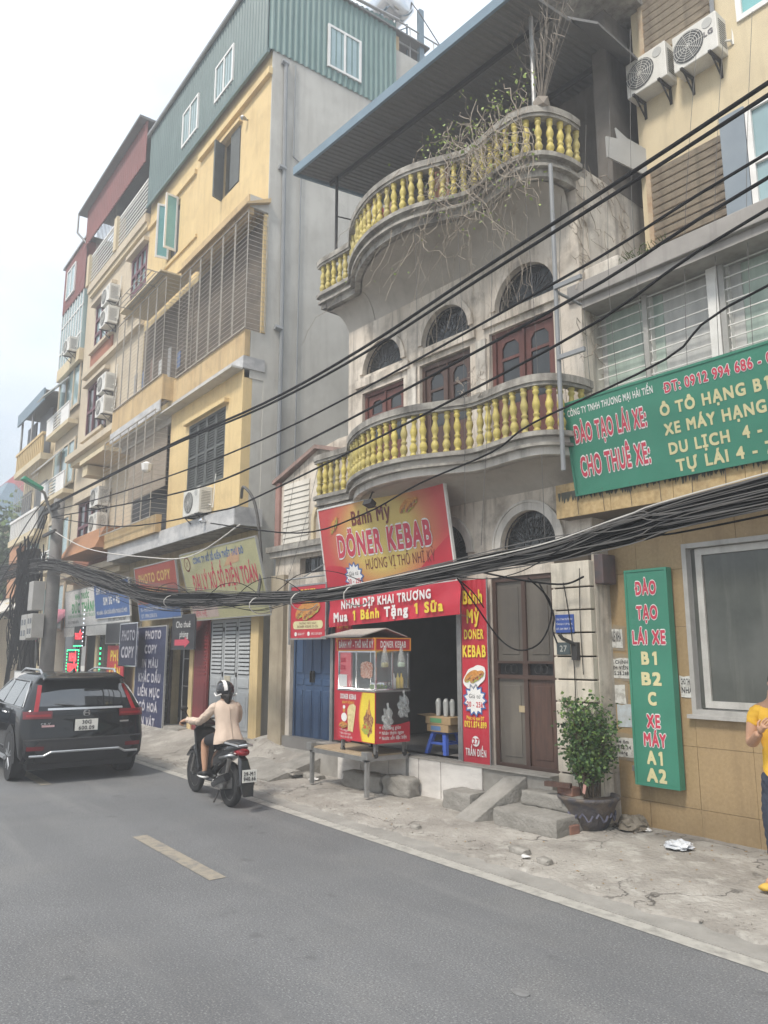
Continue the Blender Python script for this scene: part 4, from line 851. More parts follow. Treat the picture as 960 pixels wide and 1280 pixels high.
for (x, y, z, s_, lab) in ((Wc+CX+.16, CY+.35, 1.22, 1.0, 'crumpled clear plastic bag hanging at the right side of the cart'), (Wc+CX+.07, CY+.15, 1.06, .8, 'thin grey plastic bag hanging low against the cart side')):
    g = G(); g.ico((0, 0, 0), .095, 4, (s_*.8, .7, 1.15)); g.v = [tuple(q*(1+.42*noise(a*34+x, c_*30+b*22)+.16*noise(b*90, a*80+c_*70)) for q in (a, b, c_*(1 if c_ < 0 else 1.35))) for a, b, c_ in g.v]
    g.tube([(0, 0, .08), (.01, 0, .16), (-.01, .01, .22)], [.03, .012, .02], 6)
    tag(g.put('plastic_bag', BAG, loc=(x, y, z), angle=35), lab, 'bag')
# dim furniture in the shop
t = thing('steel_rack', 'dim wire shelf with appliances standing at the back of the shop', 'shelf', KP(-2.0, -3.4, F0), rad(4))
for z in (.5, 1.0, 1.5): bx('shelf', STEEL, t, 0, 0, z, 1.2, .4, z+.02)
for x in (0, 1.18): G().box(x, 0, 0, x+.02, .02, 1.7).box(x, .38, 0, x+.02, .4, 1.7).put('upright', STEEL, t)
for k, (x, z, h) in enumerate(((.1, .52, .3), (.6, .52, .22), (.2, 1.02, .28), (.75, 1.02, .35))): bx('appliance', ACW if k == 3 else CARD, t, x, .05, z, x+.3, .35, z+h, bevel=.01)
t = thing('service_counter', 'dim counter running across the middle of the shop', 'counter', KP(-2.6, -2.2, F0), rad(4)); bx('counter_body', DGREY, t, 0, 0, 0, 1.5, .5, .82, bevel=.01); bx('counter_top', STEEL, t, -.02, -.02, .82, 1.52, .52, .85)

# ================================================================ right building (driving school)
A2 = rad(2)
def RP(u, w, z=0): return (-5.5+u*math.cos(A2)+w*math.sin(A2), 7.52+u*math.sin(A2)-w*math.cos(A2), z)
Rr = thing('tiled_house', 'cream and sandstone-tiled house with louvred windows at the right', 'building', (-5.5, 7.52, 0), A2)
G().plate(rect(-.30, -.1, 7, 3.55), [rect(.80, 1.33, 2.35, 3.08)], .02, .25).put('ground_wall', GROUT, Rr)
# sandstone tiles, every one its own piece
us = [-.29, .20, .79, 1.38, 1.97, 2.56, 3.15, 3.74]; zr = [-.12, .36, .98, 1.60, 2.22, 2.84, 3.5]; me = {}
rr = random.Random(8)
for i, (a, b) in enumerate(zip(us, us[1:])):
    for j, (c0, c1) in enumerate(zip(zr, zr[1:])):
        parts = [(a, c0, b, c1)]
        hx0, hz0, hx1, hz1 = .80, 1.33, 2.35, 3.08
        out = []
        for (p, q, r_, s_) in parts:
            if r_ <= hx0 or p >= hx1 or s_ <= hz0 or q >= hz1: out.append((p, q, r_, s_)); continue
            if q < hz0: out.append((p, q, r_, hz0))
            if s_ > hz1: out.append((p, hz1, r_, s_))
            if p < hx0: out.append((p, max(q, hz0), hx0, min(s_, hz1)))
            if r_ > hx1: out.append((hx1, max(q, hz0), r_, min(s_, hz1)))
        for (p, q, r_, s_) in out:
            if r_-p < .03 or s_-q < .03: continue
            y = rr.uniform(-.002, .002); bx('tile', SAND, Rr, p+.002, y, q+.002, r_-.002, .016, s_-.002)
# ground-floor window
fr = G().plate(rect(.78, 1.31, 2.37, 3.10), [rect(.83, 1.36, 2.32, 3.05)], -.03, .10).put('window', mat('grey_window_surround', (.40, .39, .37), (.33, .32, .30), 6, .6, .1, streak=.3), Rr)
bx('sill', MATS['grey_window_surround'], fr, .74, -.07, 1.27, 2.4, -.001, 1.31)
G().plate(rect(.90, 1.38, 2.31, 3.04), [rect(.97, 1.45, 2.24, 2.97)], .03, .08).put('sash', mat('grey_sash_paint', (.50, .49, .46), (.42, .41, .38), 6, .5, .05, streak=.3), fr)
bx('pane', GLASSG, fr, .84, .055, 1.37, 2.31, .06, 3.04)
s0 = None
for k in range(16):
    if s0 is None: s0 = bx('slat', BARD, fr, .97, .065, 0, 2.24, .07, .01, loc=(0, 0, 1.5))
    else: inst(s0, fr, (0, 0, 1.5+k*.09))
# ledge
bx('ledge', SANDL, Rr, -.50, -.50, 3.50, 7, .3, 3.90, bevel=.01); 
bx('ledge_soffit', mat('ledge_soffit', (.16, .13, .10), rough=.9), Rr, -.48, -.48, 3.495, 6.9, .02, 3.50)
x = -.5
for k in range(9): bx('ledge_tile', SANDL, Rr, x+.003, -.512, 3.498, x+.757, -.500, 3.90); x += .76
g = G(); rr = random.Random(12)
for k in range(260):
    x = rr.uniform(-.47, 2.8); w_ = rr.uniform(.015, .05); dd = .035+abs(.05*noise(x*3, 1))+rr.random()**2*.06; y = -.514-k*.00002
    g.quad(*[(x+w_*(q/5-.5), y, 3.77-dd*1.2*(1-((q-2.5)/2.6)**2)*rr.uniform(.7, 1)) for q in range(6)], (x+w_*.5, y, 3.80), (x-w_*.5, y, 3.80))
g.put('moss_streaks', flatm('black_moss', (.06, .062, .045)), Rr, stuff=True)
# window band above the ledge
bx('band_wall', CREAM_OLD, Rr, -.48, .2, 3.9, 7, .4, 6.25)
bx('corner_post', STAIN, Rr, -.50, -.08, 3.9, -.30, .3, 6.22)
WX = [-.27, .52, 1.46, 2.4, 3.3, 4.2]
for i, (a, b) in enumerate(zip(WX, WX[1:])):
    m_ = CURT if i != 1 else CURTW
    w_ = G().plate(rect(a, 4.0, b, 6.16), [rect(a+.04, 4.04, b-.04, 6.12)], .04, .12).put('window', WHITEM, Rr)
    bx('pane', GLASSG if i == 9 else m_, w_, a+.02, .13, 4.02, b-.02, .14, 6.14); bx('curtain_fold', CURTW if i != 1 else CURT, w_, a+.04, .115, 4.04, a+.16, .128, 6.12)
    r0 = None
    for k in range(15):
        if r0 is None: r0 = bx('bar', WHITEM, w_, a+.02, -.0, 0, b-.02, .014, .012, loc=(0, 0, 4.15))
        else: inst(r0, w_, (0, 0, 4.15+k*.137))
    for xx in (a, b): bx('mullion', WHITEM, w_, xx-.03, -.02, 3.95, xx+.03, .10, 6.16)
bx('mullion', WHITEM, Rr, 1.30, -.03, 3.95, 1.42, .10, 6.16)
# terrace slab band
bx('terrace_slab', mat('grey_slab_edge', (.33, .31, .29), (.25, .235, .22), 3, .85, .2, 20, streak=.4), Rr, -.32, -.36, 6.20, 7, 1.2, 6.42, bevel=.01)
bx('slab_lip', MATS['grey_slab_edge'], Rr, -.30, -.30, 6.10, 7, .9, 6.197)
# white planter with plants on the slab
t = thing('white_planter', 'stained white planter trough lying on the grey slab between the two houses', 'planter', RP(-.28, .22, 6.42), A2)
bx('trough', STAIN, t, 0, 0, 0, .62, .22, .22, bevel=.015); g = G(); rr = random.Random(9)
for k in range(90): x = .55+rr.random()*.7; z = rr.uniform(.03, .2); g.tube([(x, .05+rr.uniform(-.05, .1), z), (x+rr.uniform(-.05, .05), .03, z+.04)], .008, 3, r1=.001)
g.put('foliage', mat('dull_leaf', (.12, .17, .05), (.06, .1, .03), 20), t)
# upper storeys, set back
yb = 1.0
G().plate(rect(-.02, 6.4, 7, 12.5), [rect(.14, 6.45, 1.12, 8.34), rect(.18, 10.0, 1.12, 11.6), rect(1.42, 7.0, 2.5, 8.52), rect(1.44, 9.72, 2.6, 11.4)], yb, yb+.2).put('upper_wall', CREAM, Rr)
bx('side_wall', CREAM, Rr, -.02, yb+.2, 6.4, .17, 6, 12.5)
def vent(x0, z0, x1, z1, n):
    v = bx('louvred_vent', BLK, Rr, x0, yb+.12, z0, x1, yb+.14, z1); f = None
    for k in range(n):
        z = z0+(z1-z0)*(k+.3)/n
        if f is None: f = G().hexa([(x0, yb-.01, 0), (x1, yb-.01, 0), (x1, yb+.02, 0), (x0, yb+.02, 0), (x0, yb-.05, .058), (x1, yb-.05, .058), (x1, yb-.02, .058), (x0, yb-.02, .058)]).put('slat', mat('old_wood_slat', (.56, .48, .37), (.38, .31, .24), 6, .8, .2, aniso=(1, 1, 5), streak=.4), v, loc=(0, 0, z))
        else: inst(f, v, (0, 0, z))
    bx('side_trim', mat('rusty_trim', (.36, .24, .15), (.5, .42, .3), 5, .8), v, x0-.07, yb-.04, z0, x0, yb-.001, z1)
vent(.14, 6.45, 1.12, 8.34, 17); vent(.18, 10.0, 1.12, 11.6, 14)
bx('blue_grey_panel', mat('blue_grey_paint', (.24, .28, .32), (.2, .24, .28), 2, .7), Rr, 1.12, yb-.03, 6.6, 1.43, yb-.002, 8.55)
window_unit(Rr, 1.44, 7.0, 2.5, 8.52, yb-.03, GLASSB, WHITE, 2, 2, .07, .08)
window_unit(Rr, 1.45, 9.72, 2.6, 11.4, yb-.03, TEAL, WHITE, 2, 1, .07, .08)
G().tube([(1.16, yb-.05, 9.6), (1.18, yb-.06, 10.4), (1.14, yb-.05, 11.6)], .03, 6).put('wall_pipe', PIPE, Rr)
for k, (u, z, lab) in enumerate(((.0, 9.42, 'grey-white air conditioner, left and lower of the two on the cream wall'), (.70, 9.36, 'white air conditioner with two-letter badge, right one under the top louvred vent'))):
    p = RP(u, -yb-.02, z); ac_unit(lab, p, A2, .60, .52, .27, logo=(k == 1), group='air conditioners on the right-hand house')
# jagged white sheet next to the terrace
o = G().plate([(0, .0), (.85, -.12), (.85, .28), (.36, .38), (.17, .48), (.20, .32), (0, .30)], [], 0, .02).put('white_sheet', flatm('grey_white_sheet', (.42, .42, .41)), loc=(-5.60, 7.85, 8.42), rot=(0, 0, rad(78))); tag(o, 'jagged torn white sheet standing beside the vine-covered terrace', 'sheet')
# large green board
t = board('school_sign', 'large green driving-school board with red and yellow letters at the right', 'sign', RP(-.15, .56, 3.735), A2, 4.2, 1.05, GRN, tilt=rad(9.5), th=.05, edge=GRN)
text('CÔNG TY TNHH THƯƠNG MẠI HẢI TIẾN', .03, .90, .075, WHITE, t, x1=1.14, bold=.025)
text2('ĐÀO TẠO LÁI XE:', .08, .58, .20, PINKR, WHITE, t, x1=1.02, bold=.035, ow=.05)
text2('CHO THUÊ XE:', .10, .19, .22, PINKR, WHITE, t, x1=1.00, bold=.035, ow=.05)
text2('ĐT: 0912 994 686 - 0888 994 686', 1.26, .86, .105, PINKR, WHITE, t, x1=3.0, bold=.03, ow=.05)
for s_, x, z, x1 in (('Ô TÔ HẠNG B1 - B2 - C', 1.17, .635, 2.95), ('XE MÁY HẠNG A1 - A2', 1.19, .43, 2.85), ('DU LỊCH  4 - 45 CHỖ', 1.20, .225, 2.80), ('TỰ LÁI 4 - 7 CHỖ', 1.26, .04, 2.70)):
    text(s_, x, z, .115, YELC, t, x1=x1, bold=.05)
# vertical green board
t = board('vertical_sign', 'tall narrow green board with stacked red and yellow letters on the tiled wall', 'sign', RP(.14, .13, .56), A2, .49, 2.28, GRN, th=.09, edge=GRN)
bx('back_frame', STEEL, t, -.11, .08, .10, .0, .11, .16)
for s_, z, h, w_, kind in (('ĐÀO', 2.02, .14, .27, 0), ('TẠO', 1.75, .14, .27, 0), ('LÁI XE', 1.48, .14, .42, 0), ('B1', 1.26, .13, .24, 1), ('B2', 1.04, .13, .27, 1), ('C', .83, .13, .12, 1), ('XE', .595, .13, .17, 0), ('MÁY', .40, .13, .28, 0), ('A1', .215, .13, .22, 1), ('A2', .035, .13, .25, 1)):
    if kind: text(s_, .245-w_/2, z, h, YELC, t, x1=.245+w_/2, bold=.06)
    else: text2(s_, .245-w_/2, z, h, PINKR, WHITE, t, x1=.245+w_/2, bold=.05, ow=.05)
# papers pasted on the wall
PAP = mat('torn_poster_paper', (.60, .60, .57), (.40, .39, .36), 14, .85, .05, thr=(.4, .55)); GLUE = mat('glue_patch', (.25, .22, .18), (.33, .26, .16), 6, .9)
def paper(label, u0, z0, u1, z1, lines=(), backing=True, m=PAP, y=-.004):
    t = thing('paper_notice', label, 'notice', RP(u0, .0, z0), A2, 'papers pasted on the tiled wall')
    w_, h_ = u1-u0, z1-z0
    if backing: g = G(); g.quad(*[(x, -.0045, z) for x, z in [(-.03, -.02), (w_+.02, -.04), (w_+.04, h_+.03), (w_*.5, h_+.06), (-.02, h_+.03)]]); g.put('glue_patch', GLUE, t)
    rr = random.Random(int(u0*1000)+3); P = [(x+rr.uniform(-.006, .006), z+rr.uniform(-.006, .006)) for x, z in [(0, 0), (w_*.5, .0), (w_, 0), (w_, h_*.5), (w_, h_), (w_*.6, h_), (w_*.3, h_-.01), (0, h_), (0, h_*.4)]]
    G().plate(P, [], -.0080, -.0055).put('sheet', m, t)
    for k, s_ in enumerate(lines): text(s_, w_/2, h_-(k+1)*h_/(len(lines)+.5), h_*.55/len(lines), BLK, t, y=-.0095, align='c', maxw=w_*.86, bold=.03)
paper('crumpled grey notice high up between the pier and the green board', -.31, 2.00, -.03, 2.21, ('CHO THUÊ NHÀ',))
paper('white notice with three lines of bold text beside the green board', -.27, 1.66, .05, 1.88, ('TÀI CHÍNH', 'SINH VIÊN', '0985.28.268'))
paper('torn white paper scrap below the three-line notice', -.25, 1.37, -.03, 1.58)
paper('bluish shredded poster hanging behind the green board edge', -.15, 1.12, .06, 1.37, m=mat('bluish_paper', (.50, .56, .60), (.40, .42, .42), 14, .85), backing=False)
paper('scribbled white paper low on the wall left of the green board', -.26, .79, .06, 1.00, ('xe ôm', '0912 34', 'hàng'))
paper('pale torn notice on the wall right of the green board', .65, 1.48, .80, 1.70, ('CHO THUÊ', 'NHÀ'), backing=False)
# fallen drooping dark box at the corner above the pier
t = thing('junction_box', 'weathered dark junction box under the cable bundle at the corner pier', 'box', RP(-.78, .30, 2.72), A2)
bx('casing', mat('rusty_dark_box', (.07, .065, .07), (.13, .08, .075), 5, .7, .2), t, 0, 0, 0, .74, .25, .34, bevel=.01); bx('face', mat('grey_box_face', (.14, .15, .17), (.16, .11, .10), 4, .6), t, .02, -.01, .02, .30, .0, .32)
# ================================================================ yellow five-storey house
YO = (-13.5, 6.95, 0)
Yr = thing('yellow_house', 'tall yellow narrow house with barred bays and green corrugated top storey', 'building', YO, 0)
D = 10.4-6.95   # depth seen of the plain side wall
bx('side_wall', GREYW, Yr, -.018, -.004, .1, 0.012, 4.6, 15.2)
G().plate(rect(-7.6, 11.3, -.02, 15.2), [rect(-2.5, 12.72, -1.5, 14.2), rect(-6.0, 12.6, -5.2, 14.2)], 0, .2).put('upper_wall', YEL, Yr)
G().plate(rect(-7.6, 0, -.02, 11.3), [rect(-6.0, .1, -4.4, 2.5), rect(-4.2, .1, -3.1, 2.55), rect(-1.95, .36, .38-.42, 2.62), rect(-2.75, .2, -2.03, 2.6)], 0, .2).put('lower_wall', mat('mixed_yellow_base', (.50, .40, .22), (.38, .30, .17), 1.5, .9, .3, 14, streak=.6, grime=.4, dirt=(.15, .12, .09)), Yr)
bx('rear_wall', GREYW, Yr, -7.6, 4.4, .1, -.23, 4.6, 15.2); bx('roof_slab', GREYW, Yr, -7.5, .21, 15.0, -.23, 4.39, 15.19)
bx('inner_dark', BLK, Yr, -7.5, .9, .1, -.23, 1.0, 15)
bx('end_wall', YEL, Yr, -7.6, .2, .1, -7.4, 4.4, 15.2)
# upper face details
bx('cornice', YEL, Yr, -3.85, -.10, 14.52, .02, -.002, 14.68); bx('cornice', YEL, Yr, -7.6, -.07, 14.32, -4.1, -.002, 14.45)
bx('cornice', YEL, Yr, -7.0, -.05, 12.42, -3.9, -.002, 12.5)
bx('pane', GLASSD, Yr, -2.5, .10, 12.72, -1.5, .12, 14.2)
for x, m_ in ((-2.5, SHUT),):
    G().hexa([(-2.5, -.0, 12.70), (-2.45, .02, 12.70), (-2.36, -.26, 12.70), (-2.41, -.27, 12.70), (-2.5, -.0, 14.2), (-2.45, .02, 14.2), (-2.36, -.26, 14.2), (-2.41, -.27, 14.2)]).put('open_shutter', SHUT, Yr)
bx('shutter_leaf', SHUT, Yr, -2.0, -.02, 12.74, -1.52, .02, 14.18); bx('lintel_hood', YEL, Yr, -2.55, -.10, 14.22, -1.42, -.002, 14.30)
G().lathe([(.03, 0), (.06, -.1), (.02, -.14)], (-1.15, -.05, 14.1), 8, 'y').tube([(-1.15, 0, 14.1), (-1.15, -.15, 14.05)], .02, 5).put('spot_lamp', STEEL, Yr)
bx('pane', GLASSD, Yr, -6.0, .10, 12.6, -5.2, .12, 14.2)
for a, (dx, dy) in ((-6.0, (-.10, -.58)), (-5.45, (.06, -.60))):
    o = G().plate(rect(0, 0, .36, 1.62), [rect(.05, .06, .31, 1.56)], -.02, .02).put('open_casement', WHITE, Yr, loc=(a+.1, -.01, 12.66), rot=(0, 0, math.atan2(dy, dx)))
    bx('pane', TEAL, o, .045, -.005, .05, .315, .005, 1.57)
# corrugated storey: front and side
corrugated(-7.6, .02, 15.05, 17.45, -.12, COR, Yr, 'front_sheet', .15, .03)
corrugated(-.12, 3.42, 15.12, 17.35, .02, CORT, Yr, 'side_sheet', .15, .03, along='y', zslope=.35)
G().tube([(-7.7, -.2, 17.45), (.1, -.2, 17.45)], .05, 6).tube([(.08, -.2, 17.45), (.08, 3.5, 17.78)], .04, 6).put('eave_trim', STEEL, Yr)
bx('roof_sheet', ROOFM, Yr, -7.7, -.2, 17.46, .1, 4.5, 17.5); bx('lower_flashing', COR, Yr, -7.6, -.16, 15.0, .03, -.10, 15.1)
window_unit(Yr, -2.80, 15.48, -1.75, 16.5, -.17, GLASSB, WHITE, 2, 1, .06, .05); window_unit(Yr, -4.92, 15.45, -3.85, 16.5, -.17, GLASSB, WHITE, 2, 1, .06, .05)
sw = G(); sw.plate(rect(0, 0, .95, 1.14), [rect(.06, .06, .45, 1.08), rect(.50, .06, .89, 1.08)], 0, .06); sw = sw.put('side_window', WHITE, Yr, loc=(.07, 1.40, 15.42), rot=(0, 0, math.pi/2))
bx('pane', GLASSB, sw, .05, .02, .05, .90, .03, 1.09)
# pipes on the side wall
G().tube([(.06, .36, .5), (.06, .36, 8.4), (.06, .30, 14.9)], .045, 8).put('drain_pipe', PIPE, Yr); G().tube([(.05, .75, .5), (.05, .75, 12.6), (.05, .55, 12.7), (.05, .55, 15.0)], .018, 5).put('conduit', PIPE, Yr)
for z in (8.6, 12.3, 14.9): G().tube([(.06, .36, z), (.06, .20, z+.02)], .06, 6).put('pipe_branch', PIPE, Yr)
# awning strip, third-floor bay
B = -.45
G().hexa([(-3.65, B-.12, 11.12), (.12, B-.12, 11.12), (.12, .0, 11.36), (-3.65, .0, 11.36), (-3.65, B-.12, 11.16), (.12, B-.12, 11.16), (.12, .0, 11.46), (-3.65, .0, 11.46)]).put('awning', YELTAN, Yr)
bx('bay_fascia', YELTAN, Yr, -3.65, B-.01, 11.0, .0, B+.12, 11.44)
bx('bay_side', GREYW, Yr, -.06, B+.02, 11.16, .012, -.006, 11.44)
bx('bay_floor', CONC, Yr, -7.6, B+.02, 7.4, .0, -.002, 7.86)
bx('parapet', YELTAN, Yr, -3.80, B, 7.86, .01, B+.12, 8.42); bx('parapet_side', GREYW, Yr, -.10, B+.13, 7.4, .012, -.004, 8.42)
bx('parapet', YELTAN, Yr, -7.62, B-.28, 7.92, -3.82, B-.16, 8.55); bx('parapet_end', YELTAN, Yr, -3.86, B-.27, 7.92, -3.802, B+.1, 8.5)
def marble_band(x0, x1, y, z0, z1, w=.62):
    n = max(1, round((x1-x0)/w)); w = (x1-x0)/n
    for k in range(n): bx('marble_slab', MARB, Yr, x0+k*w+.003, y-.03, z0, x0+(k+1)*w-.003, y, z1)
marble_band(-3.80, .03, B-.002, 7.58, 7.84, 1.2); marble_band(-7.62, -3.82, B-.282, 7.62, 7.90, 1.2)
bx('marble_band_side', MARB, Yr, .012, B-.03, 7.58, .04, -.0, 7.84)
bx('soffit', GREYW, Yr, -7.6, B-.26, 7.56, -.01, -.0, 7.60)
grille(Yr, -3.62, .06, 8.44, 11.02, B-.03, 1, 6, .108, backy=-.02); grille(Yr, -7.55, -3.85, 8.56, 11.05, B-.30, 1, 6, .108, backy=-.02)
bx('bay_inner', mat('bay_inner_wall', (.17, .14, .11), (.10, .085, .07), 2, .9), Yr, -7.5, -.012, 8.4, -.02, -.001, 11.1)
bx('bay_side_trim', YEL, Yr, -.03, -.10, 8.43, .03, -.008, 11.1)
# cage roof shelf
g = G()
for k in range(5): g.tube([(-6.5, -.75-.0-k*.11, 11.2), (-4.0, -.75-k*.11, 11.2)], .012, 4)
for x in (-6.5, -5.6, -4.8, -4.0): g.tube([(x, -.7, 11.2), (x, -1.2, 11.2)], .014, 4)
g.put('cage_shelf', BAR, Yr); bx('pale_canopy', CREAM, Yr, -7.0, -.9, 11.22, -3.9, -.1, 11.26)
for k in range(16):
    rr = random.Random(k); x = -7.1+k*.21; m_ = (flatm('cloth_grey', (.35, .34, .33)), flatm('cloth_white', (.6, .6, .58)), flatm('cloth_brown', (.25, .16, .12)), flatm('cloth_blue', (.12, .17, .3)))[k % 4]
    if k % 3 == 0: bx('hung_cloth', m_, Yr, x, -.35, 8.5+rr.random()*.3, x+.2, -.33, 9.2+rr.random()*.5)
# second floor (solid right part, barred left part)
G().plate(rect(-3.80, 4.72, .0, 7.56), [rect(-2.70, 5.45, -.76, 7.0)], B, B+.2).put('bay_wall', YEL, Yr); bx('bay_side', GREYW, Yr, -.10, B+.2, 4.72, -.001, -.0, 7.56)
louvre(Yr, -2.70, 5.45, -.76, 7.0, B+.04, SHUT, 26, 4); bx('window_hood', YEL, Yr, -2.85, B-.11, 7.03, -.62, B-.002, 7.12)
bx('bay_end', YELTAN, Yr, -3.84, B-.0, 4.72, -3.80, -.1, 7.56)
grille(Yr, -7.75, -3.90, 5.05, 7.66, B-.38, 1, 6, .115, backy=-.12)
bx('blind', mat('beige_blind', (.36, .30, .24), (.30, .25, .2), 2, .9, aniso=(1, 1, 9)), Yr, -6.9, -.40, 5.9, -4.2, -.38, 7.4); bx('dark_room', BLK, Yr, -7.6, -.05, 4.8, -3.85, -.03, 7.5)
bx('parapet', YELTAN, Yr, -7.72, B-.26, 4.70, -3.82, B-.12, 5.12)
# ledge at first floor
bx('first_ledge', GREYW, Yr, -7.7, B-.12, 4.40, .10, -.0, 4.70); marble_band(-7.7, .10, B-.122, 4.36, 4.72, .62); bx('marble_slab', MARB, Yr, .10, B-.15, 4.36, .13, -.0, 4.72)
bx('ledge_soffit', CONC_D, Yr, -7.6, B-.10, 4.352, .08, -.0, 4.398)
ac_unit('white air conditioner unit below the grey-green shutters of the yellow house', (-13.5-2.1, 6.95+B, 4.78), 0, .85, .56, .30, group='air conditioners on the left-hand houses')
G().lathe([(.02, 0), (.05, -.05), (.06, -.12), (.02, -.16)], (-1.2, B-.14, 4.6), 10, 'y').put('floodlight', CHROME, Yr)
G().lathe([(.05, 0), (.11, .05), (.13, .2), (.03, .26)], (-3.95, B-.5, 6.1), 8).put('white_bag', WHITE, Yr)
# ground floor pieces
bx('pillar', YEL, Yr, -.02, -.10, .22, .30, .0, 3.0); bx('pillar', YEL, Yr, -2.98, -.08, .22, -2.78, -.002, 2.62)
bx('stone_base', RIS, Yr, -2.0, -.12, .0, .32, -.002, .36)
fd = thing('folding_door', 'pale grey three-leaf folding shutter door behind the scooter rider', 'door', (-13.5-1.95, 6.89, .36), 0)
for k in range(3):
    a = k*.63+.01; b_ = a+.61
    l = bx('leaf', DOORG, fd, a, .02, 0, b_, .06, 2.25); f0 = None
    for q in range(13):
        if f0 is None: f0 = G().hexa([(a+.07, -.002, 0), (b_-.07, -.002, 0), (b_-.07, .02, -.0), (a+.07, .02, 0), (a+.07, .008, .05), (b_-.07, .008, .05), (b_-.07, .02, .05), (a+.07, .02, .05)]).put('slat', DOORG, l, loc=(0, 0, 1.17+.0)); bx('gap', BLK, l, a+.07, .012, 1.15, b_-.07, .019, 2.18)
        else: inst(f0, l, (0, 0, 1.17+q*.078))
    bx('panel', DOORG, l, a+.08, .004, .90, b_-.08, .02, 1.08, bevel=.006); bx('panel', DOORG, l, a+.08, .004, .10, b_-.08, .02, .82, bevel=.006); bx('panel', DOORG, l, a+.15, -.004, .17, b_-.15, .004, .74, bevel=.006)
    for z in (.4, 1.1, 2.0): bx('hinge', BARD, l, b_-.015, .0, z, b_+.015, .02, z+.09)
G().plate(rect(.74, .98, 1.02, 1.12), [], -.008, -.005).put('stuck_notice', flatm('buff_paper', (.5, .46, .36)), fd)
rd = thing('red_door', 'narrow dark red louvred door leaf left of the grey folding door', 'door', (-13.5-2.76, 6.88, .22), 0)
bx('leaf', DOORR, rd, .02, .0, 0, .72, .05, 2.4); f0 = None
for q in range(14):
    if f0 is None: f0 = bx('slat', DOORR, rd, .10, -.018, 0, .64, .0, .04, loc=(0, 0, 1.25))
    else: inst(f0, rd, (0, 0, 1.25+q*.078))
bx('panel', DOORR, rd, .10, -.012, .12, .64, .0, 1.1, bevel=.006)
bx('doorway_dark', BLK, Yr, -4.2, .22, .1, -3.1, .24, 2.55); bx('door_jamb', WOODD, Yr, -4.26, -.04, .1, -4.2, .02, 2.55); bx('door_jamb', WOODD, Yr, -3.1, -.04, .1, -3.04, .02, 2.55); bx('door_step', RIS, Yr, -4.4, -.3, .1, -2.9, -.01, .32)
G().tube([(-3.45, -.02, .35), (-3.45, -.02, 2.4)], .015, 5).tube([(-3.45, -.02, 1.2), (-3.1, -.02, 1.2)], .012, 5).tube([(-3.45, -.02, 1.8), (-3.1, -.02, 1.8)], .012, 5).put('inner_gate', STEEL, Yr)
rs = bx('roller_shutter', mat('brown_roller', (.22, .19, .16), (.17, .15, .13), 3, .6), Yr, -6.0, .06, .1, -4.4, .08, 2.5); f0 = None
for k in range(24):
    if f0 is None: f0 = G().tube([(-6.0, .055, .15), (-4.4, .055, .15)], .035, 6).put('slat', MATS['brown_roller'], rs, loc=(0, 0, 0))
    else: inst(f0, rs, (0, 0, k*.1))
# roof-top tank frame and stair tower behind
tw = thing('roof_tower', 'pale concrete stair tower with blue column and railings behind the green corrugated storey', 'tower', (-14.1, 10.4, 0), 0)
bx('tower_wall', GREYW, tw, -2.2, .0, 13.0, .58, .8, 17.0); bx('tower_parapet', YELTAN, tw, -2.2, .0, 17.0, .58, .12, 17.4); bx('blue_column', BLUEED, tw, .5, .78, 15.5, .62, .92, 18.6)
g = G()
for z in (17.3, 17.9): g.tube([(.55, .0, z), (.55, 1.9, z)], .022, 5).tube([(-2, 1.9, z), (.55, 1.9, z)], .022, 5)
for y in (0, .5, 1.3, 1.9): g.tube([(.55, y, 16.5), (.55, y, 17.9)], .02, 5)
g.put('railing', STEEL, tw)
tk = thing('water_tank', 'horizontal stainless roof tank on a steel stand behind the green corrugated storey', 'tank', (-14.4, 10.3, 17.75), 0)
G().lathe([(.05, -.95), (.4, -.9), (.52, -.78), (.52, .78), (.4, .9), (.05, .95)], (0, .3, .95), 20, 'x').put('tank_body', CHROME, tk, smooth=True)
g = G()
for x in (-.6, .6):
    for y in (-.1, .7): g.tube([(x, y, -.9), (x, y, .5)], .025, 5)
    g.tube([(x, -.1, .45), (x, .7, .45)], .025, 5)
g.tube([(-.7, -.1, .42), (.8, -.1, .42)], .03, 5).tube([(.6, -.1, -.3), (.6, .7, .4)], .015, 4).put('stand', BLUEED, tk); G().tube([(.7, .2, 1.5), (1.0, .8, .6), (1.15, 1.5, -.3)], .015, 4).put('hose', WIREG, tk)
# ---------------- signs on the left shop fronts (w = distance out from the yellow front)
def YS(u, w, z): return (-13.5+u, 6.95-w, z)
t = board('lottery_sign', 'faded yellow-green lottery agency sign with tall red letters above the grey folding door', 'sign', YS(-2.35, .30, 2.62), 0, 3.5, 1.42, OLD_Y, tilt=rad(15), edge=SIGNBACK)
text('CÔNG TY XỔ SỐ KIẾN THIẾT THỦ ĐÔ', .62, 1.18, .12, BLU, t, x1=2.95, bold=.04); text('ĐẠI LÝ XỔ SỐ ĐIỆN TOÁN', .42, .62, .33, PINKR, t, x1=3.32, bold=.03)
flat('round_logo', disc(.30, 1.20, .16), -.004, BRN, t); flat('round_logo', disc(.30, 1.20, .125), -.006, OLD_Y, t); text('X', .30, 1.14, .12, BRN, t, y=-.008, align='c')
flat('faded_patch', [(2.0, 1.0), (2.7, 1.05), (2.8, 1.32), (2.3, 1.2)], -.0035, mat('faded_pink', (.55, .34, .2), rough=.7), t)
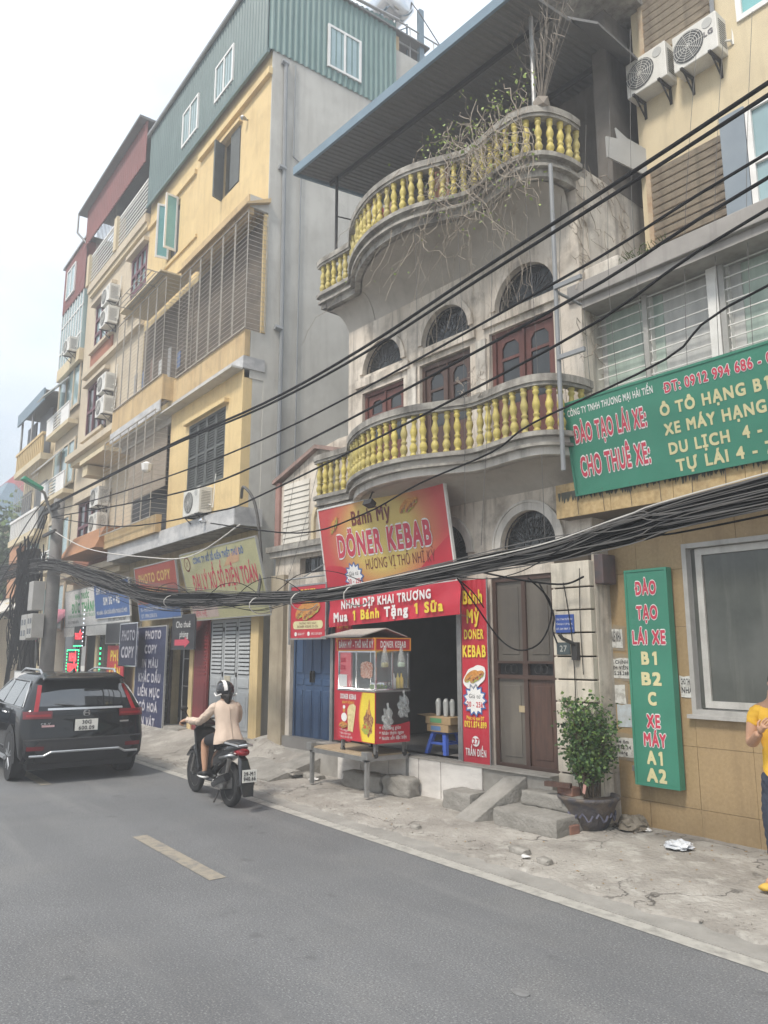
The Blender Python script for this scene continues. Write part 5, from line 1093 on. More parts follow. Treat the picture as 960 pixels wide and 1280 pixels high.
flat('address_strip', rect(.05, .04, 1.35, .34), -.003, mat('pinkish_strip', (.52, .42, .38), rough=.7), t); text('ĐC: 29 TRẦN ĐIỀN  ĐT: 024 38641372', .12, .26, .09, BLK, t, x1=2.6, bold=.03); text('LIÊN HỆ', .15, .08, .11, PINKR, t, x1=.8, y=-.006)
t = board('photocopy_sign', 'dark red photocopy sign board with yellow letters between the blue and yellow signs', 'sign', YS(-5.55, .34, 2.72), 0, 2.65, 1.28, flatm('dull_red_board', (.33, .07, .05)), tilt=rad(10), edge=SIGNBACK)
text('PHOTO COPY', .22, .88, .22, mat('dull_gold', (.55, .38, .12), rough=.6), t, x1=2.3, bold=.04); text('IN MÀU - SCAN', .6, .60, .16, MATS['dull_gold'], t, x1=2.0, bold=.03)
flat('blue_band', rect(0, 0, 2.65, .38), -.004, BLU, t); text('IN - PHOTOCOPY MÀU - ĐÓNG SÁCH', .15, .2, .1, WHITE, t, x1=2.2, y=-.007); text('ĐT: 0904.238.816', .15, .05, .09, WHITE, t, x1=1.2, y=-.007)
t = board('phone_sign', 'blue phone shop sign with white letters next to the red photocopy sign', 'sign', YS(-9.2, .36, 2.88), 0, 2.95, .95, BLU, tilt=rad(7), edge=WHITEM)
text('SIM THẺ - ĐIỆN THOẠI', .2, .68, .17, WHITE, t, x1=2.7, bold=.05); text('SIM 3G + 4G', .8, .36, .2, WHITE, t, x1=2.2, bold=.05); text('MUA BÁN - SỬA CHỮA ĐIỆN THOẠI CŨ MỚI', .15, .10, .1, WHITE, t, x1=2.75, bold=.03)
t = board('pharmacy_sign', 'white pharmacy sign board with large green letters left of the blue phone sign', 'sign', YS(-12.6, .30, 2.72), 0, 6.2, 1.12, WHITE, tilt=rad(4), edge=SIGNBACK)
text('NHÀ THUỐC', 1.1, .82, .17, GRNS, t, x1=2.6, bold=.05); text2('ĐỨC THÀNH', .75, .42, .28, GRNS, WHITE, t, x1=3.3, bold=.05); text('CHUYÊN BÁN BUÔN BÁN LẺ THUỐC TÂN DƯỢC', .3, .27, .09, GRNS, t, x1=3.2)
text('Đ/C: 31 TRẦN ĐIỀN', .3, .10, .08, BLK, t, x1=1.5); text('ĐT: 0912.345.567', 4.4, .06, .09, BLK, t, x1=5.9)
G().hexa([(-.1, -.02, -.30), (6.2, -.02, -.30), (6.2, .3, -.30), (-.1, .3, -.30), (-.1, -.02, -.02), (6.2, -.02, -.02), (6.2, .3, -.02), (-.1, .3, -.02)]).put('sign_box', WHITEM, t)
t = board('room_rent_sign', 'black board with white words and a red arrow hanging by the dark doorway', 'sign', YS(-3.38, .34, 2.02), 0, 1.22, .72, flatm('soft_black_board', (.02, .02, .024)), edge=DGREY)
text('Cho thuê', .60, .46, .14, WHITE, t, align='c', maxw=.95); text('phòng', .66, .25, .13, WHITE, t, align='c', maxw=.6)
flat('red_arrow', [(.15, .07), (.72, .07), (.72, .02), (1.0, .14), (.72, .26), (.72, .20), (.15, .20)], -.004, flatm('arrow_red', (.55, .06, .1)), t)
t = board('photocopy_banner', 'tall navy banner listing copy and printing services beside the shutter', 'banner', YS(-5.75, .32, .12), 0, 1.95, 2.42, NAVY, edge=SIGNBACK)
for k, s_ in enumerate(('PHOTO', 'COPY', 'IN MÀU', 'KHẮC DẤU', 'LIỀN MỰC', 'CÓ HOÁ', 'IN VÁT')): text(s_, .98 if k else 1.1, 2.14-k*.335, .19, mat('pale_lilac_print', (.48, .46, .50), rough=.6), t, align='c', maxw=1.5, bold=.05)
t = board('photocopy_board', 'small navy hanging board reading copy service in front of the tall navy banner', 'sign', YS(-6.35, .55, 1.62), 0, 1.25, 1.02, flatm('dark_navy_board', (.02, .022, .055)), edge=CHROME)
text('PHOTO', .62, .62, .24, MATS['pale_lilac_print'], t, align='c', maxw=1.0, bold=.04); text('COPY', .62, .20, .26, MATS['pale_lilac_print'], t, align='c', maxw=.95, bold=.04)
t = board('phone_parts_banner', 'red banner with stacked yellow words under the dark empty board', 'banner', YS(-8.1, .3, .2), 0, 1.35, 1.92, RED)
for k, s_ in enumerate(('PHỤ', 'KIỆN', 'ĐIỆN', 'THOẠI')): text(s_, .67, 1.52-k*.45, .27, YELP, t, align='c', maxw=.95, bold=.05)
t = board('dark_light_box', 'dark unlit square light box hanging left of the photocopy board', 'sign', YS(-7.95, .42, 2.18), 0, 1.75, .52, DGREY, edge=STEEL)
t = board('pharmacy_banner', 'white upright pharmacy board with serpent bowl emblem and blue letters', 'sign', YS(-11.6, .3, .2), 0, 1.45, 2.22, WHITE, edge=WOODD)
text('NHÀ', .72, .78, .36, BLU, t, align='c', maxw=.9, bold=.05); text('THUỐC', .72, .24, .34, BLU, t, align='c', maxw=1.15, bold=.05)
flat('emblem_panel', rect(.02, 1.35, 1.43, 2.2), -.003, flatm('grey_panel', (.42, .42, .43)), t)
g = G().tube([(.72+.16*math.sin(q*.8), -.02, 1.42+q*.06) for q in range(12)], .022, 5).tube([(.72, -.015, 1.4), (.72, -.015, 1.95)], .014, 5).tube([(.4, -.018, 1.95), (.55, -.018, 1.82), (.72, -.018, 1.79), (.9, -.018, 1.82), (1.04, -.018, 1.95)], .02, 5); g.put('serpent_emblem', BLK, t)
LEDR = mat('red_led', (.9, .05, .05), rough=.5, bump=0, emit=(1, .04, .06), es=1.2); LEDG = mat('green_led', (.1, .9, .4), rough=.5, bump=0, emit=(.05, 1, .35), es=.9); LEDW = mat('white_led', (.8, .8, .9), rough=.5, bump=0, emit=(.75, .85, 1), es=1.2)
t = thing('led_sign', 'small lit pharmacy LED sign with red letters and green border above the black car', 'sign', (-22.2, 5.75, 1.30), 0)
bx('panel', BLK, t, 0, 0, 0, 1.15, .06, .72); text('NHÀ', .57, .42, .20, LEDR, t, align='c', maxw=.7, bold=.06); text('THUỐC', .57, .16, .18, LEDR, t, align='c', maxw=.95, bold=.06); bx('green_bar', LEDG, t, .08, -.01, .03, 1.07, -.002, .11)
g = G()
for k in range(14): g.box(.02+k*.082, -.015, .69, .055+k*.082, -.002, .715)
for k in range(8): g.box(.0, -.015, .1+k*.08, .03, -.002, .14+k*.08).box(1.12, -.015, .1+k*.08, 1.15, -.002, .14+k*.08)
g.put('border_bulbs', LEDG, t)
t = thing('led_sign', 'second dim LED sign with blue-white edge hanging under the pink awning', 'sign', (-22.6, 6.0, 2.1), 0)
bx('panel', BLK, t, 0, 0, 0, .9, .06, .55); text('THUỐC', .45, .2, .16, LEDR, t, align='c', maxw=.7, bold=.05); g = G()
for k in range(9): g.box(.88, -.015, -.0+k*.12, .90, -.002, .03+k*.12)
g.put('border_bulbs', LEDW, t)
g = G()
for k in range(8): g.box(.05+k*.1, -.015, .0, .09+k*.1, -.002, .03)
g.put('lower_bulbs', LEDG, t)
t = thing('led_strip', 'short vertical string of green lights beside the red phone parts banner', 'lights', (-22.0, 6.55, .9), 0); g = G()
for k in range(9): g.box(0, 0, k*.14, .04, .03, .06+k*.14)
g.put('bulbs', LEDG, t)
# ================================================================ beige house, glass-fronted house, cream house further left
Br = thing('beige_house', 'beige house with dark red windows, stacked air conditioners and a red sheet-metal top', 'building', YO, 0)
W2 = [(-13.2, 5.2, -10.9, 6.85), (-13.1, 9.1, -10.9, 10.95), (-12.8, 12.2, -10.75, 13.85), (-9.1, 12.2, -7.75, 14.0)]
G().plate(rect(-14.1, 2.6, -7.62, 14.85), [rect(*w) for w in W2], .02, .2).put('front_wall', BEIGE, Br)
bx('side_wall', BEIGE, Br, -14.1, .2, 0, -13.95, 8, 14.85); bx('ground_front', DGREY, Br, -14.1, .1, 0, -7.62, .2, 2.6)
for a, b, h, xl in ((14.62, 14.9, .15, -13.6), (8.35, 8.55, .45, -13.7), (4.3, 4.47, .45, -13.2)):
    bx('storey_ledge', BEIGE, Br, xl, -h, a, -7.62, .015, b); bx('storey_ledge', CREAM, Br, xl+.1, -h*.6, a-.16, -7.62, .012, a-.003)
bx('storey_ledge', BEIGE, Br, -13.5, -.15, 11.35, -7.62, .015, 11.5); bx('brick_panel', mat('brick_red_panel', (.36, .15, .09), (.28, .12, .08), 9, .9, .3, 40, aniso=(1, 1, 4)), Br, -13.0, -.03, 11.5, -10.6, .015, 12.1); bx('brick_panel', MATS['brick_red_panel'], Br, -13.3, -.03, 4.65, -8.4, .015, 5.15)
WR = mat('maroon_window_wood', (.14, .035, .05), (.10, .03, .04), 3, .5)
for i, (x0, z0, x1, z1) in enumerate(W2):
    window_unit(Br, x0, z0, x1, z1, .0, GLASSB if i > 1 else GLASSD, WR, 3, 3 if i > 1 else 2, .09, .1)
    bx('window_hood', BEIGE, Br, x0-.15, -.16, z1+.02, x1+.15, .01, z1+.14); bx('window_sill', BEIGE, Br, x0-.12, -.14, z0-.12, x1+.12, .01, z0-.01)
for u, z, lab in ((-10.9, 13.0, 'upper white air conditioner on the top pair of the beige house'), (-10.9, 12.25, 'lower white air conditioner on the top pair of the beige house'), (-10.7, 9.95, 'upper unit of the middle air conditioner pair on the beige house'), (-10.7, 9.2, 'lower unit of the middle air conditioner pair on the beige house'), (-10.6, 6.3, 'upper unit of the lowest air conditioner pair on the beige house'), (-10.6, 5.5, 'lower unit of the lowest air conditioner pair on the beige house')):
    ac_unit(lab, (-13.5+u, 6.95-.05, z), 0, .85, .58, .32, group='air conditioners on the left-hand houses', full=True)
bx('small_canopy', CREAM, Br, -10.4, -.8, 7.55, -8.0, .01, 7.68); bx('small_canopy', CREAM, Br, -10.4, -.7, 7.2, -9.9, .01, 7.5)
G().hexa([(-11.5, -.95, 4.75), (-7.7, -.95, 4.75), (-7.7, -.05, 4.75), (-11.5, -.05, 4.75), (-10.8, -.7, 5.35), (-7.7, -.7, 5.35), (-7.7, -.05, 5.35), (-10.8, -.05, 5.35)]).put('terracotta_planter', mat('terracotta', (.45, .23, .12), (.38, .19, .1), 2, .8), Br)
# top red storey
corrugated(-13.9, -7.62, 16.55, 17.95, -.25, CORR, Br, 'red_sheet', .2, .03)
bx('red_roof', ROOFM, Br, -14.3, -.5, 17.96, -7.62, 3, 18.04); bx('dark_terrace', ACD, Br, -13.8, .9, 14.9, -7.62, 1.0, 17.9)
g0 = bx('parapet_rail', WHITE, Br, -13.6, -.12, 16.0, -7.65, -.07, 16.06); f0 = None
for k in range(7):
    if f0 is None: f0 = bx('rail_bar', WHITE, g0, -13.6, -.115, 0, -7.65, -.085, .035, loc=(0, 0, 15.05))
    else: inst(f0, g0, (0, 0, 15.05+k*.14))
for x in (-13.7, -10.6): bx('parapet_post', CREAM, Br, x, -.2, 14.9, x+.28, .1, 16.1)
G().tube([(-14.2, -.5, 17.9), (-14.2, -.5, 17.2), (-14.0, -.2, 16.8), (-13.7, -.15, 16.75)], .04, 6).put('rain_pipe', STEEL, Br)
g = G()
for k in range(14): x = -13.2+k*.17; g.tube([(x, -.05, 16.1), (x, -.05, 17.0)], .012, 4)
g.put('terrace_mesh', BAR, Br)
# ground floor of the beige house
bx('shop_glass', GLASSD, Br, -13.9, .06, .1, -11.8, .09, 2.5); bx('shop_glass', GLASSG, Br, -10.0, .06, .1, -8.3, .09, 2.5)
for x in (-11.75, -10.15, -8.25): bx('shop_pillar', CREAM, Br, x, -.05, .1, x+.22, .02, 2.7)
aw = G().hexa([(-15.2, -1.1, 2.35), (-13.0, -1.1, 2.25), (-13.0, .0, 3.3), (-15.2, .0, 3.4), (-15.2, -1.1, 2.38), (-13.0, -1.1, 2.28), (-13.0, .0, 3.33), (-15.2, .0, 3.43)]).put('shop_awning', flatm('pink_awning', (.55, .16, .22)), loc=YO); tag(aw, 'pink shop awning edged with a white strip light behind the utility pole', 'awning')
ls = G().tube([(-13.5-15.2, 5.83, 2.33), (-13.5-13.0, 5.83, 2.23)], .02, 5).put('strip_light', LEDW); tag(ls, 'white strip light along the front edge of the pink awning', 'light')
# glass-fronted house
Gr = thing('glass_house', 'slim pale house with glazed front, tilted-open panes and a red box on top', 'building', YO, 0)
bx('body', BEIGE, Gr, -17.6, .1, 0, -14.12, 6, 12.6); bx('glass_box', GLASSB, Gr, -17.2, -.10, 12.8, -14.15, 5, 15.1); bx('box_floor', CREAM, Gr, -17.25, -.14, 12.35, -14.13, 5, 12.8)
g = G()
for k in range(9): x = -17.2+k*.37; g.box(x, -.13, 12.8, x+.04, -.101, 15.1)
for z in (13.4, 14.5): g.box(-17.2, -.128, z, -14.15, -.102, z+.05)
g.put('mullions', WHITE, Gr)
corrugated(-17.2, -14.15, 15.1, 17.1, -.13, CORR, Gr, 'red_sheet', .2, .02); bx('red_side', CORR, Gr, -17.2, -.09, 15.1, -14.15, 5, 17.0); bx('flat_roof', STEEL, Gr, -17.35, -.2, 17.12, -14.1, 5, 17.2)
window_unit(Gr, -16.6, 15.5, -15.4, 16.7, -.20, GLASSB, WHITE, 2, 1, .06, .05)
for z in (10.9, 8.0, 5.2, 2.8): bx('curtain_wall', GLASSB, Gr, -17.3, .04, z-.1, -14.4, .098, z+1.5); G().plate(rect(-17.35, z-.15, -14.35, z+1.55), [rect(-17.25, z-.05, -16.3, z+1.45), rect(-16.2, z-.05, -15.3, z+1.45), rect(-15.2, z-.05, -14.45, z+1.45)], .0, .05).put('window_frame', BEIGE, Gr)
for z in (11.0, 8.2):
    p = G().plate(rect(0, -1.25, 1.0, 0), [rect(.06, -1.19, .94, -.06)], -.02, .02).put('tilted_pane', WHITE, Gr, loc=(-16.8, -.02, z+1.2), rot=(rad(-42), 0, 0)); bx('pane', GLASSB, p, .05, -.006, -1.2, .95, .006, -.05)
for z in (10.25, 7.7, 5.0):
    b = bx('balcony_slab', CREAM, Gr, -17.5, -.3, z-.25, -14.3, .05, z-.1); bx('balcony_panel', WHITE, b, -17.5, -.3, z-.1, -16.5, -.26, z+.5); bx('balcony_panel', WHITE, b, -15.4, -.3, z-.1, -14.3, -.26, z+.5)
    for k in range(5): bx('rail_bar', WHITE, b, -16.5, -.3, z-.05+k*.12, -15.4, -.27, z-.01+k*.12)
    bx('balcony_top', WHITE, b, -17.5, -.32, z+.5, -14.3, -.25, z+.55)
ac_unit('white air conditioner on the glazed box of the slim house', (-13.5-15.3, 6.83, 12.75), 0, .8, .55, .3, group='air conditioners on the left-hand houses')
# cream house with blue awning
Cr = thing('cream_house', 'cream house with blue canopy edge and balustraded balcony at the far left', 'building', YO, 0)
bx('body', CREAM, Cr, -22.8, .1, 0, -17.65, 8, 10.4)
bx('roof_canopy', ROOFM, Cr, -22.4, -.4, 12.1, -17.7, 3, 12.16); bx('canopy_edge', BLUEED, Cr, -22.4, -.46, 11.7, -17.7, -.4, 12.22); bx('top_wall', mat('brown_top_wall', (.3, .22, .17), rough=.9), Cr, -21.5, .5, 10.4, -17.7, .6, 12.1)
for x in (-22.1, -20.1): G().tube([(x, -.3, 10.4), (x, -.3, 12.0)], .05, 6).put('canopy_post', STEEL, Cr)
for z in (9.6, 6.6):
    b = bx('balcony_slab', CREAM, Cr, -22.5, -.4, z-.25, -17.7, .05, z); f0 = None
    for k in range(15):
        if f0 is None: f0 = bx('baluster', YEL if z > 9 else WHITE, b, 0, -.04, 0, .12, .04, .75, loc=(-22.4, -.33, z))
        else: inst(f0, b, (-22.4+k*.32, -.33, z))
    bx('hand_rail', YEL if z > 9 else WHITE, b, -22.5, -.4, z+.75, -17.7, -.26, z+.85)
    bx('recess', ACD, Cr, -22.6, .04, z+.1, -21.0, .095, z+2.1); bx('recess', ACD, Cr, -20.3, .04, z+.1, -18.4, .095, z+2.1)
    g = G()
    for k in range(11): x = -22.2+k*.4; g.tube([(x, -.35, z-.3), (x, -.35, z-2.0)], .012, 4)
    for q in (z-.8, z-1.4): g.tube([(-22.2, -.35, q), (-18.0, -.35, q)], .012, 4)
    if z > 9: g.put('hanging_cage', BAR, Cr)
bx('salmon_wall', mat('salmon_boards', (.48, .25, .14), (.4, .21, .12), 2, .8), Cr, -22.5, -.3, 4.2, -20.9, .05, 6.3); bx('window', GLASSB, Cr, -20.7, -.02, 4.3, -19.0, .098, 6.2)
for x in (-20.6, -20.0, -19.4): bx('window_bar', WHITE, Cr, x, -.05, 4.3, x+.08, -.021, 6.2)
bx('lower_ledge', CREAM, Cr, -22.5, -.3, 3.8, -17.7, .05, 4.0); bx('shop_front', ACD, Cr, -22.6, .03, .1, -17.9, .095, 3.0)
# low stall with pale sheet canopy at the far left
St = thing('roadside_stall', 'low stall with pale corrugated canopy and beige wall at the far left edge', 'stall', (-39.5, 5.9, 0), 0)
bx('stall_wall', BEIGE, St, 0, 0, 0, 6.8, 3, 3.2); G().hexa([(-1, -1.0, 3.3), (7.5, -1.0, 3.0), (7.5, 2.5, 4.5), (-1, 2.5, 4.8), (-1, -1.0, 3.36), (7.5, -1.0, 3.06), (7.5, 2.5, 4.56), (-1, 2.5, 4.86)]).put('canopy', mat('pale_sheet', (.62, .60, .55), (.52, .5, .46), 2, .7), St)
bx('blue_opening', flatm('blue_shop_inner', (.08, .2, .32)), St, .5, -.02, .2, 3.0, -.001, 2.6)
G().tube([(3.05, -.05, .3), (3.05, -.05, 2.6)], .03, 5).tube([(.6, -.05, 2.62), (3.05, -.05, 2.62)], .03, 5).put('strip_lights', LEDW, St)
t = board('shampoo_sign', 'small white roadside board with red hair-wash lettering left of the black car', 'sign', (-24.6, 4.95, .15), 0, 2.5, 1.25, WHITE, edge=SIGNBACK); text('GỘI ĐẦU', 1.25, .72, .28, RED, t, align='c', maxw=1.9, bold=.05); text('CHÂN - TAY', 1.25, .28, .22, RED, t, align='c', maxw=1.9, bold=.05)
# distant gabled roofs
for k, (x, y, z, s_, lab) in enumerate(((-66, 12.5, 13.0, 2.6, 'distant house with pointed red tiled roof above the trees'), (-54, 9.6, 9.6, 2.2, 'distant grey-walled house with low roof behind the far left tree'))):
    t = thing('distant_house', lab, 'building', (x, y, 0), .3*k); bx('walls', CREAM, t, -s_, -s_, 0, s_, s_, z)
    G().hexa([(-s_*1.2, -s_*1.2, z), (s_*1.2, -s_*1.2, z), (s_*1.2, s_*1.2, z), (-s_*1.2, s_*1.2, z), (-.2, -.2, z+3.2), (.2, -.2, z+3.2), (.2, .2, z+3.2), (-.2, .2, z+3.2)]).put('roof', mat('red_roof_tile', (.36, .07, .08)) if k == 0 else BLUEED, t)
    for q in range(3): bx('window', GLASSD, t, -s_+.6+q*1.8, -s_-.02, z-2, -s_+1.5+q*1.8, -s_, z-.8)
    if k == 0: G().tube([(0, 0, z+3), (0, 0, z+5)], .12, 5, r1=.02).put('spire', MATS['red_roof_tile'], t)
# ================================================================ black SUV (local x = forward; placed heading away)
CARP = mat('black_car_paint', (.007, .008, .010), (.006, .007, .009), 2, .07, 0, spec=.5); CARB = mat('dark_car_trim', (.03, .03, .032), rough=.65); CGL = mat('car_tinted_glass', (.02, .022, .025), (.015, .016, .018), 1, .03, 0, spec=1.0, coat=1)
TAIL = mat('tail_lamp_red', (.26, .012, .018), rough=.2, bump=0); TAILD = mat('tail_lamp_dark', (.13, .006, .012), rough=.12, bump=0, coat=.6); PLATE = flatm('plate_white', (.72, .71, .66)); RUB = mat('tyre_rubber', (.025, .025, .026), rough=.85); SILV = mat('silver_trim', (.55, .56, .57), rough=.3, metal=.8, bump=0)
CR = [(.30, .10, 4.50, .84), (.40, .0, 4.58, .91), (.62, -.02, 4.60, .925), (.80, .05, 4.58, .925), (.98, .06, 4.5, .92), (1.06, .07, 3.9, .90), (1.10, .10, 3.45, .875), (1.28, .24, 3.05, .80), (1.46, .40, 2.55, .70), (1.55, .30, 2.3, .655), (1.60, .42, 2.0, .60), (1.625, .7, 1.7, .45)]
def cint(z):
    for a, b in zip(CR, CR[1:]):
        if a[0] <= z <= b[0]: t = (z-a[0])/(b[0]-a[0]); return [a[k]+(b[k]-a[k])*t for k in (1, 2, 3)]
    return CR[-1][1:] if z > CR[-1][0] else CR[0][1:]
def ring(z, xr, xf, hw, rc=.16, n=5):
    P = []; rc = min(rc, hw*.6)
    for cx, cy, a in ((xf-rc*2.0, hw-rc, 0), (xr+rc, hw-rc, 90), (xr+rc, -hw+rc, 180), (xf-rc*2.0, -hw+rc, 270)):
        rx = rc*2 if cx > 1.5 and a in (0, 270) else rc
        for i in range(n+1): t = rad(a+90*i/n); P.append((cx+rx*math.cos(t), cy+rc*math.sin(t), z))
    out = []
    for i, p in enumerate(P):       # subdivide long runs so that ends can bow
        q = P[(i+1) % len(P)]; m = 7 if math.dist(p, q) > .5 else 1
        out += [tuple(p[k]+(q[k]-p[k])*s/m for k in range(3)) for s in range(m)]
    return [(x+(.05*(y/hw)**2 if x < .9 else (-.10*(y/hw)**2 if x > xf-.3 else 0)), y, z_) for x, y, z_ in out]
def suv(label, loc, rz):
    t = thing('car', label, 'car', loc, rz); g = G(); n0 = 0; R_ = [ring(*c) for c in CR]; m = len(R_[0])
    for r_ in R_: g.v += r_
    for i in range(len(R_)-1):
        for j in range(m): g.f.append((i*m+j, i*m+(j+1) % m, (i+1)*m+(j+1) % m, (i+1)*m+j))
    g.f.append(tuple(range(m-1, -1, -1))); g.f.append(tuple((len(R_)-1)*m+j for j in range(m)))
    g.put('body', CARP, t, angle=38)
    def rear(y0, y1, z0, z1, m_, name, e=.008, nz_=4, ny=8, taper=0, th=.0, parent=t):
        g = G()
        for q in range(nz_+1):
            z = z0+(z1-z0)*q/nz_; xr, xf, hw = cint(z)
            for p in range(ny+1):
                a = y0+(y1-y0)*p/ny; a *= 1-taper*q/nz_; g.v.append((xr+.05*(a/hw)**2-e+(max(0, abs(a)-(hw-.16))**2*3), a, z))
        for q in range(nz_):
            for p in range(ny): a = q*(ny+1)+p; g.f.append((a, a+1, a+ny+2, a+ny+1))
        return g.put(name, m_, parent, smooth=True)
    rear(-.70, .70, 1.13, 1.47, CGL, 'rear_window', taper=.14)
    rear(-.56, .56, 1.075, 1.105, SILV, 'chrome_strip', .014)
    for s_ in (-1, 1):
        l = rear(s_*.765, s_*.70, 1.06, 1.44, TAIL, 'tail_light', .022, taper=.13, ny=3); rear(s_*.90, s_*.50, .955, 1.065, TAILD, 'tail_light', .020); rear(s_*.86, s_*.52, .985, 1.02, TAIL, 'lamp_strip', .026, parent=t)
        rear(s_*.84, s_*.60, .50, .56, TAILD, 'reflector', .016)
    rear(-.88, .88, .30, .66, CARB, 'rear_bumper', .012); g = G(); P = [(-.80, .42), (-.60, .42), (-.50, .47), (.50, .47), (.60, .42), (.80, .42)]; g.tube([(cint(.45)[0]+.05*(y/.9)**2-.03, y, z) for y, z in P], .018, 6); g.put('skid_trim', SILV, t)
    rear(-.86, .86, .645, .665, CARB, 'bumper_edge', .020)
    p = bx('number_plate', PLATE, t, -.012, -.17, .76, -.002, .17, .93, bevel=.004, loc=(.02, 0, 0)); f_ = G().box(-.006, -.18, .75, .0, .18, .94).put('plate_recess', BLK, t, loc=(.02, 0, 0))
    for s_, z, w_ in (('30G', .86, .13), ('600.09', .775, .24)):
        o = text(s_, 0, z, .055, BLK, t, y=0, align='c', bold=.03); o.rotation_euler = (0, 0, -math.pi/2); o.location = (.005, 0, 0)
    o = text('CR-V', 0, .985-.06, .03, SILV, t, y=0, x1=.14, bold=.04); o.rotation_euler = (0, 0, -math.pi/2); o.location = (.05, .66, -.06)
    rear(.46, .64, .83, .86, flatm('badge_pink', (.55, .35, .36)), 'badge', .012); rear(-.66, -.52, .86, .885, SILV, 'badge', .012)
    g = G().tube([(.045, -.035, .985), (.045, -.03, 1.06)], .006, 4).tube([(.045, .035, .985), (.045, .03, 1.06)], .006, 4).tube([(.045, -.033, 1.02), (.045, .033, 1.02)], .006, 4).tube([(.045, .05*math.cos(q*.4), 1.022+.045*math.sin(q*.4)) for q in range(17)], .005, 4); g.put('emblem', CHROME, t)
    G().hexa([(.27, -.63, 1.52), (.62, -.60, 1.56), (.62, .60, 1.56), (.27, .63, 1.52), (.27, -.60, 1.55), (.62, -.58, 1.62), (.62, .58, 1.62), (.27, .60, 1.55)]).put('spoiler', CARP, t, bevel=.01)
    G().tube([(.14, .02, 1.12), (.12, .30, 1.145), (.16, .46, 1.16)], .010, 5).put('wiper', BARD, t); G().hexa([(1.0, -.03, 1.61), (1.18, -.03, 1.62), (1.18, .03, 1.62), (1.0, .03, 1.61), (1.0, -.008, 1.69), (1.05, -.008, 1.68), (1.05, .008, 1.68), (1.0, .008, 1.69)]).put('aerial_fin', CARP, t)
    for s_ in (-1, 1):
        G().tube([(.62, s_*.57, 1.60), (.75, s_*.58, 1.665), (1.9, s_*.58, 1.675), (2.3, s_*.57, 1.60)], .018, 6).put('roof_rail', SILV, t)
        # side windows
        for (x0, x1, x2, x3) in ((.62, .62, 1.02, 1.02), (1.08, 1.08, 1.95, 1.95), (2.02, 2.02, 3.2, 2.62)):
            za, zb = 1.12, 1.47; ha, hb = cint(za)[2], cint(zb)[2]
            if x0 == .62: q = [(.42, ha, za), (1.02, ha, za), (1.02, hb, zb), (.72, hb, zb)]
            elif x0 == 2.02: q = [(x0, ha, za), (3.16, ha, za), (2.52, hb, zb), (x0, hb, zb)]
            else: q = [(x0, ha, za), (x2, ha, za), (x2, hb, zb), (x0, hb, zb)]
            G().quad(*[(x, s_*(y+.012), z) for x, y, z in q]).put('side_window', CGL, t)
        G().tube([(.40, s_*.885, 1.10), (3.2, s_*.89, 1.10)], .010, 5).put('window_trim', SILV, t)
        G().tube([(.32, s_*.875, 1.12), (.55, s_*.77, 1.38), (.8, s_*.70, 1.495), (2.3, s_*.70, 1.50), (3.2, s_*.87, 1.13)], .009, 5).put('window_trim', SILV, t)
        for x in (1.35, 2.45): G().tube([(x, s_*.925, .99), (x+.02, s_*.95, 1.0), (x+.2, s_*.95, 1.0), (x+.22, s_*.925, .99)], .014, 5).put('door_handle', SILV, t)
        for x in (1.05, 2.0, 3.1): G().box(x, s_*.918, .42, x+.008, s_*.929, 1.08).put('door_gap', BLK, t)
        G().ico((3.0, s_*1.02, 1.14), .12, 2, (.6, 1, .7)).put('wing_mirror', CARP, t, smooth=True); bx('side_sill', CARB, t, .5, s_*.86, .28, 4.1, s_*.935, .42); G().tube([(.95, s_*.96, .33), (3.4, s_*.96, .33)], .035, 6).put('side_step', SILV, t)
        for x in (.83, 3.60):
            g = G(); n = 16; ri, ro = .37, .47
            for i in range(n+1):
                a = math.pi*i/n*1.1-.16
                for r_ in (ri, ro): g.v.append((x+r_*math.cos(a), s_*.937, .36+r_*math.sin(a)))
            for i in range(n): a = 2*i; g.f.append((a, a+1, a+3, a+2))
            g.put('wheel_arch', CARB, t)
            G().lathe([(.36, -.01), (.36, .01), (.001, .012)], (x, s_*.930, .36), 20, 'y').put('wheel_well', BLK, t)
            w = G().lathe([(.22, -.11), (.33, -.115), (.355, -.08), (.36, 0), (.355, .08), (.33, .115), (.22, .11)], (x, s_*.82, .36), 32, 'y').put('wheel', RUB, t, smooth=True)
            G().lathe([(.23, .0), (.225, .10), (.20, .10), (.19, .03), (.02, .03)], (x, s_*.83, .36), 24, 'y').put('rim', CARB, w) if 0 else G().lathe([(.225, s_*.115), (.20, s_*.115), (.19, s_*.05), (.01, s_*.05)], (x, s_*.82, .36), 24, 'y').put('rim', BARD, w)
            g = G()
            for k in range(5):
                a = k*2*math.pi/5+.3
                for da in (-.16, .16): g.tube([(x+.03*math.cos(a), s_*.935, .36+.03*math.sin(a)), (x+.21*math.cos(a+da), s_*.930, .36+.21*math.sin(a+da))], .016, 5)
            g.put('rim_spokes', SILV, w)
    bx('underbody', BLK, t, .2, -.78, .2, 4.3, .78, .5)
    rear(-.5, .5, .22, .34, BLK, 'diffuser', -.05)
    return t
suv('black SUV driving away, seen from behind on the left lane', (-12.60, 3.63, 0), math.pi+rad(-1.5))
